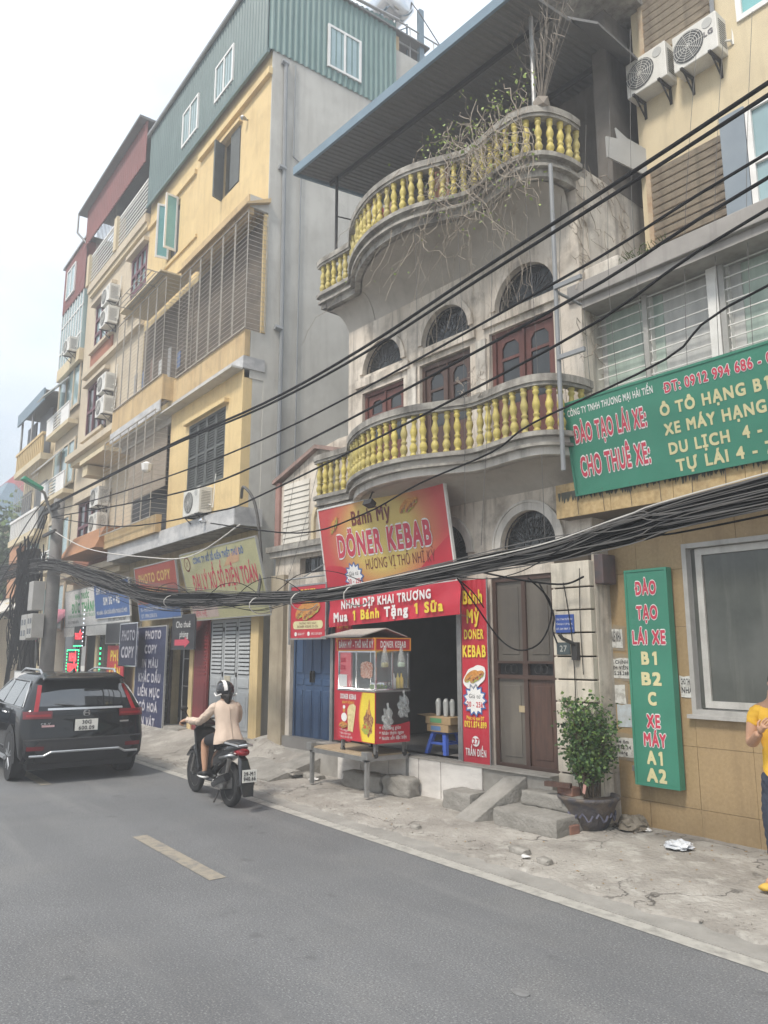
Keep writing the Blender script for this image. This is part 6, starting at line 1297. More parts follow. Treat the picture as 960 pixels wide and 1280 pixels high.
# dark van cut by the left frame edge
t = thing('car', 'dark vehicle mostly hidden at the left picture edge beyond the black SUV', 'car', (-21.5, 1.55, 0), math.pi)
g = G(); R_ = [ring(*c) for c in CR]; m = len(R_[0])
for r_ in R_: g.v += r_
for i in range(len(R_)-1):
    for j in range(m): g.f.append((i*m+j, i*m+(j+1) % m, (i+1)*m+(j+1) % m, (i+1)*m+j))
g.f.append(tuple((len(R_)-1)*m+j for j in range(m))); g.put('body', mat('dark_blue_car', (.02, .03, .05), rough=.25, bump=0), t, angle=38)
for s_ in (-1, 1):
    for x in (.83, 3.6): G().lathe([(.22, -.11), (.34, -.11), (.36, 0), (.34, .11), (.22, .11)], (x, s_*.82, .36), 20, 'y').put('wheel', RUB, t)
    G().quad(*[(x, s_*(y+.012), z) for x, y, z in [(.42, cint(1.12)[2], 1.12), (3.1, cint(1.12)[2], 1.12), (2.5, cint(1.47)[2], 1.47), (.72, cint(1.47)[2], 1.47)]]).put('side_window', CGL, t)
    G().box(.0, s_*.6, .95, .05, s_*.85, 1.05).put('tail_light', TAIL, t)
G().quad((.10, -.68, 1.13), (.10, .68, 1.13), (.37, .6, 1.46), (.37, -.6, 1.46)).put('rear_window', CGL, t, loc=(-.012, 0, 0))
# ================================================================ skinned figures
def skinned(name, J, E_, m, parent, sub=2, root=None, loc=None, wr=0):
    ks = list(J); me = bpy.data.meshes.new(name); me.from_pydata([J[k][:3] for k in ks], [(ks.index(a), ks.index(b)) for a, b in E_], [])
    me.materials.append(m); o = bpy.data.objects.new(name, me); COL.objects.link(o); o.parent = parent
    if loc: o.location = loc
    md = o.modifiers.new('s', 'SKIN'); md.use_smooth_shade = True
    for i, k in enumerate(ks):
        r = J[k][3]; o.data.skin_vertices[0].data[i].radius = r if isinstance(r, tuple) else (r, r); o.data.skin_vertices[0].data[i].use_root = (k == (root or ks[0]))
    s = o.modifiers.new('u', 'SUBSURF'); s.levels = sub; s.render_levels = sub
    dg = bpy.context.evaluated_depsgraph_get(); ev = o.evaluated_get(dg); nm = bpy.data.meshes.new_from_object(ev); o.modifiers.clear(); o.data = nm
    
    if wr:
        nr = [v.normal.copy() for v in nm.vertices]
        for v, n_ in zip(nm.vertices, nr): x, y, z = v.co; v.co += n_*wr*(noise(x*17+z*21, y*15-z*9)+.5*noise(z*38+x*9, x*31+y*27))
    nm.polygons.foreach_set('use_smooth', [True]*len(nm.polygons)); return o
SKIN = mat('skin', (.50, .29, .19), (.44, .25, .16), 6, .5, .05, spec=.3); HAIR = mat('black_hair', (.012, .01, .009), (.02, .016, .014), 40, .5, .3, aniso=(6, 6, 1))
def hand(name, base, dr, up, parent, curl=.8, sc=1, side=1):
    """palm plus five fingers; dr = direction of the fingers, up = back of the hand"""
    b = Vector(base); d_ = Vector(dr).normalized(); u = (Vector(up)-d_*Vector(up).dot(d_)).normalized(); s_ = d_.cross(u)*side; J = {}; E_ = []
    J['w'] = (*b, .022*sc); J['p'] = (*(b+d_*.045*sc), .026*sc); J['k'] = (*(b+d_*.08*sc), .024*sc); E_ += [('w', 'p'), ('p', 'k')]
    for i, (off, L_) in enumerate(((-.027, .066), (-.009, .078), (.010, .074), (.028, .058))):
        p0 = b+(d_*.085+s_*off)*sc; a = curl; p1 = p0+(d_*math.cos(a*.6)-u*math.sin(a*.6))*L_*.5*sc; p2 = p1+(d_*math.cos(a*1.8)-u*math.sin(a*1.8))*L_*.32*sc; p3 = p2+(d_*math.cos(a*2.7)-u*math.sin(a*2.7))*L_*.25*sc
        for q, (p, r) in enumerate(((p0, .0095), (p1, .009), (p2, .008), (p3, .0065))): J[f'{i}{q}'] = (*p, r*sc)
        E_ += [('k', f'{i}0'), (f'{i}0', f'{i}1'), (f'{i}1', f'{i}2'), (f'{i}2', f'{i}3')]
    t0 = b+(d_*.03-s_*.03)*sc; t1 = b+(d_*.06-s_*.055-u*.01)*sc; t2 = b+(d_*.085-s_*.055-u*.03)*sc
    J['t0'] = (*t0, .013*sc); J['t1'] = (*t1, .0105*sc); J['t2'] = (*t2, .008*sc); E_ += [('p', 't0'), ('t0', 't1'), ('t1', 't2')]
    return skinned(name, J, E_, SKIN, parent, 1, 'w')
def head(parent, c, facing, r=.095, hair=True):
    """skull with jaw, nose, eyes, mouth and ears; facing = unit vector"""
    f = Vector(facing).normalized(); z = Vector((0, 0, 1)); s_ = f.cross(z).normalized(); z = s_.cross(f); c = Vector(c); g = G(); g.ico((0, 0, 0), 1, 3)
    for i, (x, y, w) in enumerate(g.v):      # x forward, y side, w up
        k = 1-.20*max(0, -w)*(1 if x < .2 else .35); yy = y*.80*(1-.28*max(0, -w)); xx = x*(.98 if x > 0 else 1.05)*k
        if x > .6 and abs(w) < .35: xx -= .04*(1-abs(w)/.35)
        if x > .7 and abs(y) < .20 and -.30 < w < .12: xx += .17*(1-abs(y)/.20)*(1-abs(w+.12)/.22 if abs(w+.12) < .22 else 0)
        g.v[i] = tuple(c+(f*xx+s_*yy+z*w*1.22)*r)
    h = g.put('head', SKIN, parent, smooth=True)
    for q in (-1, 1):
        e = G().ico(tuple(c+(f*.86+s_*q*.34+z*.12)*r), r*.12, 2).put('eye', WHITE, h, smooth=True); G().ico(tuple(c+(f*.95+s_*q*.34+z*.12)*r), r*.065, 1).put('iris', BLK, h)
        G().ico(tuple(c+(s_*q*.80+z*.02-f*.05)*r), r*.22, 2, (.7, .5, 1)).put('ear', SKIN, h, smooth=True)
        G().tube([tuple(c+(f*.90+s_*q*.20+z*.30)*r), tuple(c+(f*.86+s_*q*.48+z*.32)*r)], r*.035, 5).put('eyebrow', HAIR, h)
    G().tube([tuple(c+(f*.90+s_*-.2-z*.52)*r), tuple(c+(f*.95-z*.53)*r), tuple(c+(f*.90+s_*.2-z*.52)*r)], r*.045, 5).put('mouth', mat('lips', (.38, .14, .12)), h)
    return h, s_, z, f
# ---------------- scooter (heading -X)
SX, SY = -9.50, 4.60
SCP = mat('black_scooter_paint', (.018, .018, .02), rough=.22, bump=0, coat=.5); SCG = mat('grey_engine_metal', (.28, .27, .26), (.2, .19, .18), 12, .4, .1, metal=.6); SEAT = mat('black_vinyl_seat', (.03, .03, .032), rough=.5)
sc = thing('motor_scooter', 'black motor scooter ridden by a person in a pale jacket', 'scooter', (SX, SY, 0), math.pi+rad(-3))
def whl(x, r, wd):
    w = G().lathe([(r*.72, -wd*.5), (r*.90, -wd), (r, -wd*.4), (r, wd*.4), (r*.90, wd), (r*.72, wd*.5)], (x, 0, r), 32, 'y').put('wheel', RUB, sc, smooth=True)
    G().lathe([(r*.74, -wd*.5), (r*.74, wd*.5), (r*.66, wd*.5), (r*.66, -wd*.5)], (x, 0, r), 28, 'y').put('rim', SCG, w); g = G()
    for k in range(6): a = k*math.pi/3; g.tube([(x, 0, r), (x+r*.68*math.cos(a), 0, r+r*.68*math.sin(a))], .013, 5)
    g.lathe([(.04, -.05), (.04, .05)], (x, 0, r), 10, 'y'); g.put('spokes', SCG, w)
whl(0, .275, .055); whl(1.28, .285, .042)
def sec(pts, m, name, n=14, e=2.2, **k):   # lofted body: list of (x, zc, half_w, half_h)
    g = G()
    for x, zc, w, h in pts:
        for j in range(n): t = 2*math.pi*j/n; c_, s_ = math.cos(t), math.sin(t); g.v.append((x, w*abs(c_)**(2/e)*math.copysign(1, c_), zc+h*abs(s_)**(2/e)*math.copysign(1, s_)))
    for i in range(len(pts)-1):
        for j in range(n): g.f.append((i*n+j, i*n+(j+1) % n, (i+1)*n+(j+1) % n, (i+1)*n+j))
    g.f.append(tuple(range(n))); g.f.append(tuple((len(pts)-1)*n+j for j in range(n))); return g.put(name, m, sc, smooth=True, **k)
sec([(-.36, .76, .05, .03), (-.25, .745, .11, .06), (-.05, .70, .135, .10), (.15, .64, .14, .13), (.34, .57, .13, .13), (.50, .48, .10, .12), (.56, .42, .07, .10)], SCP, 'rear_body')
sec([(-.34, .80, .04, .02), (-.2, .81, .11, .035), (.05, .785, .13, .045), (.30, .75, .115, .05), (.42, .73, .07, .04)], SEAT, 'seat')
G().tube([(-.42, -.09, .79), (-.45, 0, .80), (-.42, .09, .79)], .017, 6).tube([(-.42, .09, .79), (-.05, .12, .80)], .015, 6).tube([(-.42, -.09, .79), (-.05, -.12, .80)], .015, 6).put('grab_rail', SILV, sc)
sec([(-.42, .70, .05, .03), (-.36, .705, .085, .045), (-.26, .70, .09, .05)], TAIL, 'tail_light'); sec([(-.22, .66, .142, .028), (.1, .60, .148, .03)], SILV, 'side_trim')
G().hexa([(-.40, -.05, .62), (-.30, -.05, .66), (-.30, .05, .66), (-.40, .05, .62), (-.52, -.10, .33), (-.42, -.10, .30), (-.42, .10, .30), (-.52, .10, .33)]).put('rear_mudguard', SCP, sc, bevel=.01)
G().hexa([(-.50, -.09, .36), (-.46, -.09, .36), (-.46, .09, .36), (-.50, .09, .36), (-.56, -.06, .20), (-.52, -.06, .20), (-.52, .06, .20), (-.56, .06, .20)]).put('mud_flap', SCP, sc)
bx('number_plate', PLATE, sc, -.570, -.095, .37, -.562, .095, .52)
for s_, z in (('29-M1', .45), ('940.66', .392)):
    o = text(s_, 0, z, .045, BLK, sc, y=0, align='c', maxw=.165, bold=.04); o.rotation_euler = (0, 0, -math.pi/2); o.location = (-.575, 0, 0)
sec([(.36, .28, .11, .03), (.6, .27, .12, .03), (.86, .30, .12, .035), (.98, .36, .11, .04)], SCP, 'footboard')
G().hexa([(.90, -.13, .34), (.97, -.11, .34), (.97, .11, .34), (.90, .13, .34), (1.01, -.17, .90), (1.10, -.10, .92), (1.10, .10, .92), (1.01, .17, .90)]).put('leg_shield', SCP, sc, bevel=.03)
sec([(.96, .95, .16, .04), (1.05, .98, .14, .07), (1.14, .93, .09, .07), (1.20, .86, .04, .04)], SCP, 'headlamp_cowl')
sec([(1.0, .50, .10, .08), (1.2, .60, .09, .08), (1.38, .57, .07, .06), (1.55, .48, .055, .02)], SCP, 'front_mudguard')
G().tube([(1.10, .06, .75), (1.27, .07, .29)], .022, 6).tube([(1.10, -.06, .75), (1.27, -.07, .29)], .022, 6).put('fork', SCG, sc)
G().tube([(.93, -.33, 1.00), (.98, -.18, 1.03), (1.02, 0, 1.02), (.98, .18, 1.03), (.93, .33, 1.00)], .014, 6).put('handlebar', BARD, sc)
for s_ in (-1, 1): G().tube([(.90, s_*.37, .995), (.95, s_*.26, 1.01)], .018, 8).put('hand_grip', RUB, sc); G().tube([(.99, s_*.24, 1.03), (.96, s_*.32, 1.16)], .008, 5).ico((.955, s_*.33, 1.18), .055, 2, (.25, 1, .7)).put('mirror', BARD, sc)
sec([(-.10, .30, .05, .07), (.10, .30, .09, .10), (.30, .28, .09, .09), (.42, .27, .05, .05)], SCG, 'engine', e=3); G().tube([(-.18, .13, .40), (.05, .14, .33), (.24, .13, .26)], .05, 10).put('air_filter_case', SCP, sc)
G().tube([(-.10, -.14, .32), (.22, -.14, .26)], .055, 10).tube([(.22, -.14, .26), (.4, -.06, .2)], .02, 6).put('exhaust', SCG, sc); G().tube([(-.06, .10, .30), (-.18, .11, .62)], .03, 8).put('shock_absorber', SCG, sc)
G().tube([(.20, .08, .18), (.14, .17, .05)], .012, 5).put('side_stand', BARD, sc)
G().box(-.02, .06, .22, .20, .15, .33).put('gear_case', SCG, sc, bevel=.03)
# ---------------- rider (same local frame as the scooter)
rd_ = thing('person', 'scooter rider in a pale beige jacket and striped black helmet, back turned', 'person', (SX, SY, 0), math.pi+rad(-3))
JK = mat('pale_beige_jacket', (.58, .46, .37), (.51, .40, .32), 5, .8, .5, 7, bdist=.02); SKT = mat('black_skirt', (.02, .02, .024), rough=.8); SHO = mat('black_sneaker', (.03, .03, .032), rough=.6)
J = {'pel': (.20, 0, .84, .10), 'waist': (.22, 0, .98, .095), 'chest': (.25, 0, 1.16, .10), 'neckb': (.27, 0, 1.27, .045), 'neck': (.29, 0, 1.36, .048), 'skull': (.31, 0, 1.44, .07)}
E_ = [('pel', 'waist'), ('waist', 'chest'), ('chest', 'neckb'), ('neckb', 'neck'), ('neck', 'skull')]
for s_, n_ in ((1, 'l'), (-1, 'r')):
    J.update({n_+'hip': (.26, s_*.10, .83, .085), n_+'knee': (.64, s_*.13, .76, .060), n_+'calf': (.63, s_*.13, .56, .052), n_+'ank': (.60, s_*.13, .37, .032), n_+'toe': (.72, s_*.13, .33, .025), n_+'sh': (.275, s_*.15, 1.205, .042), n_+'elb': (.46, s_*.26, 1.04, .040), n_+'wr': (.84, s_*.33, 1.04, .026)})
    E_ += [('pel', n_+'hip'), (n_+'hip', n_+'knee'), (n_+'knee', n_+'calf'), (n_+'calf', n_+'ank'), (n_+'ank', n_+'toe'), ('neckb', n_+'sh'), (n_+'sh', n_+'elb'), (n_+'elb', n_+'wr')]
body = skinned('body', J, E_, SKIN, rd_, 2, 'pel')
for s_, n_ in ((1, 'l'), (-1, 'r')):
    J = {'s0': (.262, s_*.10, 1.245, .060), 'sh': (.27, s_*.165, 1.225, .066), 'ua': (.35, s_*.225, 1.13, .060), 'elb': (.46, s_*.265, 1.035, .055), 'fa': (.66, s_*.31, 1.03, .050), 'wr': (.82, s_*.335, 1.035, .043)}
    skinned('sleeve', J, [('s0', 'sh'), ('sh', 'ua'), ('ua', 'elb'), ('elb', 'fa'), ('fa', 'wr')], JK, rd_, 3, 's0', wr=.008)
# jacket torso: lofted, with folds
g = G(); LV = [(.125, .775, .15, .205), (.13, .82, .15, .20), (.155, .90, .135, .175), (.19, .98, .12, .155), (.215, 1.06, .115, .155), (.24, 1.14, .12, .172), (.255, 1.21, .115, .185), (.265, 1.265, .095, .165), (.275, 1.30, .07, .115), (.285, 1.335, .052, .065)]; n = 28
for q, (xc, z, dx, dy) in enumerate(LV):
    for k in range(n):
        a = 2*math.pi*k/n; f_ = 1+(.035*math.sin(a*5+q*.9)+.02*math.sin(a*9-q*1.7))*(1-q/12); g.v.append((xc+dx*math.cos(a)*f_, dy*math.copysign(abs(math.sin(a))**.85, math.sin(a))*f_, z+.01*math.sin(a*3)*(q == 0)))
for q in range(len(LV)-1):
    for k in range(n): g.f.append((q*n+k, q*n+(k+1) % n, (q+1)*n+(k+1) % n, (q+1)*n+k))
g.f.append(tuple(range(len(LV)*n-n, len(LV)*n))); jt = g.put('jacket_back', JK, rd_, smooth=True); md = jt.modifiers.new('u', 'SUBSURF'); md.levels = md.render_levels = 2
for v in jt.data.vertices: x, y, z = v.co; f_ = .010*noise(y*22+z*26, z*17-y*8); v.co.x -= f_ if x < .2 else 0; v.co.y += f_*.6
G().tube([(.128, 0, 1.24), (.098, 0, 1.08), (.03, 0, .93), (-.03, 0, .80)], .004, 4).put('back_seam', mat('jacket_seam', (.36, .28, .22)), rd_)
J = {'a': (.16, 0, .82, .13)}; E_ = []
for s_, n_ in ((1, 'l'), (-1, 'r')): J.update({n_+'h': (.28, s_*.09, .82, .105), n_+'k': (.60, s_*.125, .765, .078)}); E_ += [('a', n_+'h'), (n_+'h', n_+'k')]
skinned('skirt', J, E_, SKT, rd_, 2, 'a')
head(rd_, (.325, 0, 1.435), (1, 0, -.05), .088)
HEL = mat('black_helmet', (.02, .02, .024), rough=.25, bump=0, coat=.5)
g = G(); g.ico((0, 0, 0), 1, 3); g.v = [(.305+x*.135*(1 if x < 0 else 1.0), y*.118, 1.445+max(z, -.55-.0*x)*.125+.0) for x, y, z in g.v]; hm = g.put('helmet', HEL, rd_, smooth=True)
g = G()
for s_ in (1,):
    P = [(.305+.139*math.cos(a), .045, 1.447+.129*math.sin(a)) for a in [math.pi*(.02+.98*k/16)+0 for k in range(17)]]
    for (x, y, z) in P: g.v += [(x, y-.022, z+.002), (x, y+.028, z-.004)]
    for i in range(16): a = 2*i; g.f.append((a, a+1, a+3, a+2))
g.put('white_stripe', WHITE, hm); G().tube([(.18, -.11, 1.40), (.3, -.13, 1.37), (.44, -.10, 1.40)], .010, 5).tube([(.18, .11, 1.40), (.3, .13, 1.37), (.44, .10, 1.40)], .010, 5).put('helmet_rim', WHITE, hm)
G().lathe([(.05, .12), (.055, .06), (.035, -.02), (.028, -.08), (.012, -.14)], (.215, 0, 1.28), 10).put('ponytail', HAIR, rd_, smooth=True); G().ico((.25, 0, 1.37), .085, 2, (1, .95, .75)).put('hair', HAIR, rd_, smooth=True)
for s_ in (-1, 1):
    hand('hand', (.84, s_*.335, 1.035), (.75, s_*.25, -.25), (.2, 0, 1), rd_, 1.0, 1, -s_)
    G().lathe([(.045, -.10), (.052, -.02), (.050, .06), (.038, .13), (.01, .15)], (0, 0, 0), 12, 'x', sy=.7).put('sneaker', SHO, rd_, smooth=True, loc=(.66, s_*.13, .335), rot=(0, rad(8), 0)); G().lathe([(.047, -.10), (.055, 0), (.04, .13)], (.66, s_*.13, .30), 12, 'x', sy=.35).put('shoe_sole', WHITE, rd_, smooth=True)
# ---------------- man in yellow at the right edge
mn = thing('person', 'man in yellow T-shirt and dark jeans, one arm raised, at the right edge', 'person', (-3.305, 6.50, .09), rad(0))
TS = mat('yellow_tshirt', (.85, .50, .05), (.75, .42, .04), 6, .85, .5, 8, bdist=.02); JN = mat('dark_jeans', (.045, .055, .08), (.03, .036, .055), 20, .85, .3, 90)
J = {'pel': (0, 0, .93, (.13, .10)), 'waist': (0, 0, 1.05, (.125, .095)), 'chest': (0, .0, 1.26, (.15, .105)), 'nb': (0, 0, 1.42, .07), 'neck': (0, -.01, 1.49, .055), 'skull': (0, -.03, 1.58, .07)}
E_ = [('pel', 'waist'), ('waist', 'chest'), ('chest', 'nb'), ('nb', 'neck'), ('neck', 'skull')]
for s_, n_ in ((1, 'r'), (-1, 'l')):
    J.update({n_+'hip': (s_*.09, 0, .88, .09), n_+'kn': (s_*.11, -.02, .49, .060), n_+'an': (s_*.12, .02, .09, .038), n_+'toe': (s_*.14, -.13, .035, .032), n_+'sh': (s_*.20, 0, 1.37, .062)})
    E_ += [('pel', n_+'hip'), (n_+'hip', n_+'kn'), (n_+'kn', n_+'an'), (n_+'an', n_+'toe'), ('nb', n_+'sh')]
J.update({'lel': (-.21, -.07, 1.10, .050), 'lwr': (-.03, -.26, 1.22, .034), 'rel': (.29, -.08, 1.12, .046), 'rwr': (.10, -.24, 1.34, .034)}); E_ += [('lsh', 'lel'), ('lel', 'lwr'), ('rsh', 'rel'), ('rel', 'rwr')]
skinned('body', J, E_, SKIN, mn, 2, 'pel')
J = {'hem': (0, 0, .80, (.165, .125)), 'hip': (0, 0, .90, (.16, .125)), 'waist': (0, 0, 1.08, (.155, .12)), 'chest': (0, 0, 1.27, (.175, .125)), 'nb': (0, 0, 1.40, (.12, .085)), 'col': (0, -.005, 1.455, .065)}; E_ = [('hem', 'hip'), ('hip', 'waist'), ('waist', 'chest'), ('chest', 'nb'), ('nb', 'col')]
for s_, n_ in ((1, 'r'), (-1, 'l')): J.update({n_+'s': (s_*.185, 0, 1.36, .080), n_+'e': (s_*.215, -.035, 1.22, .078)}); E_ += [('nb', n_+'s'), (n_+'s', n_+'e')]
skinned('tshirt', J, E_, TS, mn, 3, 'hem', wr=.008)
J = {'w': (0, 0, .95, (.15, .115)), 'p': (0, 0, .88, (.15, .115))}; E_ = [('w', 'p')]
for s_, n_ in ((1, 'r'), (-1, 'l')): J.update({n_+'t': (s_*.095, 0, .78, .100), n_+'k': (s_*.11, -.02, .49, .078), n_+'a': (s_*.12, .02, .12, .066)}); E_ += [('p', n_+'t'), (n_+'t', n_+'k'), (n_+'k', n_+'a')]
skinned('jeans', J, E_, JN, mn, 3, 'w', wr=.007)
hh, s0, z0_, f0_ = head(mn, (.045, -.02, 1.60), (.35, -1, -.1), .098)
g = G(); g.ico((0, 0, 0), 1, 3); g.v = [(x*.092+.045, y*.112+.0, 1.635+max(z, -.25+.5*(1 if y < -.6 else 0))*.105) for x, y, z in g.v]; g.put('hair', HAIR, mn, smooth=True)
hand('hand', (-.03, -.26, 1.22), (.6, -.2, .7), (0, -1, 0), mn, .6, 1, 1); hand('hand', (.10, -.24, 1.34), (-.3, .3, .9), (0, -1, 0), mn, .5, 1, -1)
for s_ in (-1, 1): G().lathe([(.04, -.17), (.052, -.10), (.048, .05), (.03, .10)], (s_*.135, -.04, .02), 12, 'y', sy=.5).put('sandal', mat('yellow_sandal', (.62, .40, .08)), mn, smooth=True)
# ================================================================ potted bush
px_, py_ = -5.72, 7.02
pt = thing('plant_pot', 'large dark glazed pot with relief patterns holding the leafy bush', 'pot', (px_, py_, zs(px_, py_)-.01), 0)
POT = mat('dark_glazed_pot', (.055, .055, .07), (.13, .105, .085), 9, .55, .8, 26, grime=.5, dirt=(.2, .17, .13), bdist=.02, thr=(.42, .58))
G().lathe([(.17, 0), (.20, .04), (.25, .14), (.29, .26), (.315, .30), (.335, .315), (.335, .345), (.30, .345), (.285, .30), (.01, .29)], (0, 0, 0), 36).put('bowl', POT, pt, smooth=True)
g = G()
for k in range(10): a = k*math.pi/5; g.tube([((.262+.012)*math.cos(a+.10*q), (.262+.012)*math.sin(a+.10*q), .15+.04*math.sin(q*1.4)) for q in range(6)], .012, 5)
g.put('relief_pattern', mat('pot_relief', (.10, .10, .14), rough=.5), pt); G().lathe([(.28, 0), (.01, .02)], (0, 0, .31), 20).put('soil', mat('potting_soil', (.08, .06, .045), rough=.95, bump=.8), pt)
bush = thing('potted_bush', 'upright green leafy bush growing out of the dark glazed pot', 'plant', (px_, py_, zs(px_, py_)+.32), 0); rr = random.Random(21); g = G(); tips = []
for k in range(26):
    a = rr.uniform(0, 6.28); r0 = rr.uniform(.0, .12); h = rr.uniform(.40, .97); lean = rr.uniform(.03, .34)*(1.25-h*1.05); ph = rr.uniform(0, 6)
    P = [(r0*math.cos(a)+lean*q/6*math.cos(a)+.02*math.sin(q+ph)-.05*(q/6)**2, r0*math.sin(a)+lean*q/6*math.sin(a), h*q/6) for q in range(7)]
    g.tube(P, .009, 4, r1=.003); tips += [(P[q], rr.random()) for q in range(2, 7)]
    for q in range(2, 7):
        for _ in range(2): b = rr.uniform(0, 6.28); e = (P[q][0]+.12*math.cos(b), P[q][1]+.12*math.sin(b), P[q][2]+.09); g.tube([P[q], e], .004, 3, r1=.002, caps=False); tips.append((e, rr.random()))
g.put('stems', mat('bush_stem', (.12, .09, .06), rough=.9), bush)
def leaves(tips, n, sp, size, m, name, parent, rr, stuff=True, up=.3):
    g = G()
    for _ in range(n):
        (x, y, z), _r = tips[rr.randrange(len(tips))]; x += rr.gauss(0, sp); y += rr.gauss(0, sp); z += rr.gauss(0, sp*.9); s_ = size*rr.uniform(.6, 1.3)
        d_ = Vector((rr.gauss(0, 1), rr.gauss(0, 1), rr.gauss(up, .8))).normalized(); n_ = d_.cross(Vector((rr.gauss(0, 1), rr.gauss(0, 1), rr.gauss(0, 1)))).normalized()*.42; c = Vector((x, y, z)); k = Vector((0, 0, -.12*s_))
        g.quad(c, c+(d_*.45+n_)*s_, c+d_*s_+k, c+(d_*.45-n_)*s_)
    return g.put(name, m, parent, stuff=stuff)
LF = [mat('bush_leaf_%s' % n_, c, tuple(x*.7 for x in c), 12, .45, 0, spec=.5) for n_, c in (('mid', (.08, .16, .045)), ('dark', (.035, .085, .028)), ('bright', (.18, .28, .07)))]
for m_, n_ in zip(LF, (1900, 900, 1500)): leaves(tips, n_, .038, .042, m_, 'foliage', bush, rr)
G().quad((.05, -.16, .06), (.10, -.18, .05), (.11, -.16, .14), (.06, -.15, .15)).put('dry_leaf', flatm('pinkish_leaf', (.55, .3, .25)), bush)
# ================================================================ vines and bare twigs on the upper balcony
def KPt(u, w, z): return KP(u, w, z)
vn = thing('climbing_vine', 'straggly bare vine with sparse yellow-green leaves hanging over the upper balcony', 'vine', (0, 0, 0), 0); rr = random.Random(33); g = G(); tp = []
TW = mat('dry_twig', (.36, .31, .25), (.24, .20, .16), 20, .9)
for k in range(120):
    u = rr.triangular(-1.6, 1.5, .6) if k < 55 else rr.uniform(.2, 1.5); w = .80+rr.uniform(-.05, .35); z = rr.uniform(7.9, 8.8); P = [KP(u, w, z)]; du = rr.uniform(-.08, .08); n_ = rr.randrange(6, 17)
    for q in range(n_): du = du*.8+rr.gauss(0, .05); u = min(u+du, 1.6); w += rr.gauss(0, .03); w = max(w, .74 if u < 1.4 else .3); z -= rr.uniform(.0, .15); P.append(KP(u, w, z))
    g.tube(P, .0065, 3, r1=.003, caps=False); tp += [(p, 0) for p in P[::3] if rr.random() < .35]
for k in range(18):
    u = rr.uniform(-.6, 1.5); z = 8.65; P = []; w = .72
    for q in range(6): P.append(KP(u, w, z)); u += rr.gauss(0, .07); w += rr.gauss(.01, .05); z += rr.uniform(.02, .15)
    g.tube(P, .005, 3, r1=.002, caps=False); tp += [(p, 0) for p in P]*2
g.put('stems', TW, vn, stuff=True); leaves(tp, 460, .07, .045, mat('vine_leaf', (.30, .38, .10), (.20, .28, .07), 10, .5), 'foliage', vn, rr)
# wiry tangle down the front at the lower balcony and the side wall
vw = thing('dry_creeper', 'dry brown creeper clinging to the stained side wall and hanging past the arched windows', 'vine', (0, 0, 0), 0); g = G()
for k in range(46):
    u = 1.57+rr.uniform(.0, .02); w = rr.uniform(-1.2, .1); z = rr.uniform(5.5, 8.2); P = []
    for q in range(9): P.append(KP(u, w, z)); w = max(-1.3, w+rr.gauss(0, .07)); z += rr.uniform(-.12, .05)
    g.tube(P, .006, 3, r1=.003, caps=False)
for k in range(26):
    u = rr.uniform(-.9, 1.3); w = rr.uniform(.2, .75); z = 7.6; P = []
    for q in range(12): P.append(KP(u, w, z)); u += rr.gauss(0, .05); w += rr.gauss(0, .02); z -= rr.uniform(.05, .22)
    g.tube(P, .0035, 3, r1=.002, caps=False)
for k in range(14):
    u = rr.uniform(.05, .6); w = .70; z = rr.uniform(4.9, 5.5); P = []
    for q in range(8): P.append(KP(u, w, z)); u += rr.gauss(0, .05); w += rr.gauss(0, .03); z += rr.uniform(-.1, .08)
    g.tube(P, .005, 3, r1=.002, caps=False)
g.put('stems', TW, vw, stuff=True)
bt = thing('bare_shrub', 'fan of tall bare grey twigs standing on the upper balcony corner under the roof', 'shrub', KP(1.50, .55, 8.62), 0); g = G()
for k in range(20):
    a = rr.uniform(-.75, .8); b = rr.uniform(-.2, .3); P = [(0, 0, 0)]; x = y = z = 0
    for q in range(6): z += .27; x += .27*math.tan(a)*.6*(.7+q*.1); y += .27*b*.4; P.append((x+rr.gauss(0, .01), y, z))
    g.tube(P, .0055, 3, r1=.002, caps=False)
    for q in (2, 3, 4, 5): g.tube([P[q], (P[q][0]+rr.gauss(0, .1), P[q][1], P[q][2]+.18)], .004, 3, caps=False)
g.ico((0, 0, .05), .12, 1); g.put('twigs', mat('pale_twig', (.27, .235, .20), rough=.9), bt)
rc = G().plate([(0, 0), (.26, .02), (.24, .42), (.02, .44)], [], 0, .02).put('red_cloth', REDB, loc=KP(-1.5, .80, 8.05), rot=(0, 0, A4)); tag(rc, 'red cloth hung behind the upper balusters', 'cloth')
for u, c_, lab in ((-1.32, (.30, .20, .16), 'brown striped cloth hanging beside the red cloth'), (-.25, (.45, .22, .15), 'rust-coloured cloth behind the middle upper balusters')):
    o = G().plate([(0, 0), (.28, 0), (.26, .5), (.02, .5)], [], 0, .02).put('hung_cloth', flatm('cloth_%d' % int(c_[0]*100), c_), loc=KP(u, .72, 8.05), rot=(0, 0, A4)); tag(o, lab, 'cloth')
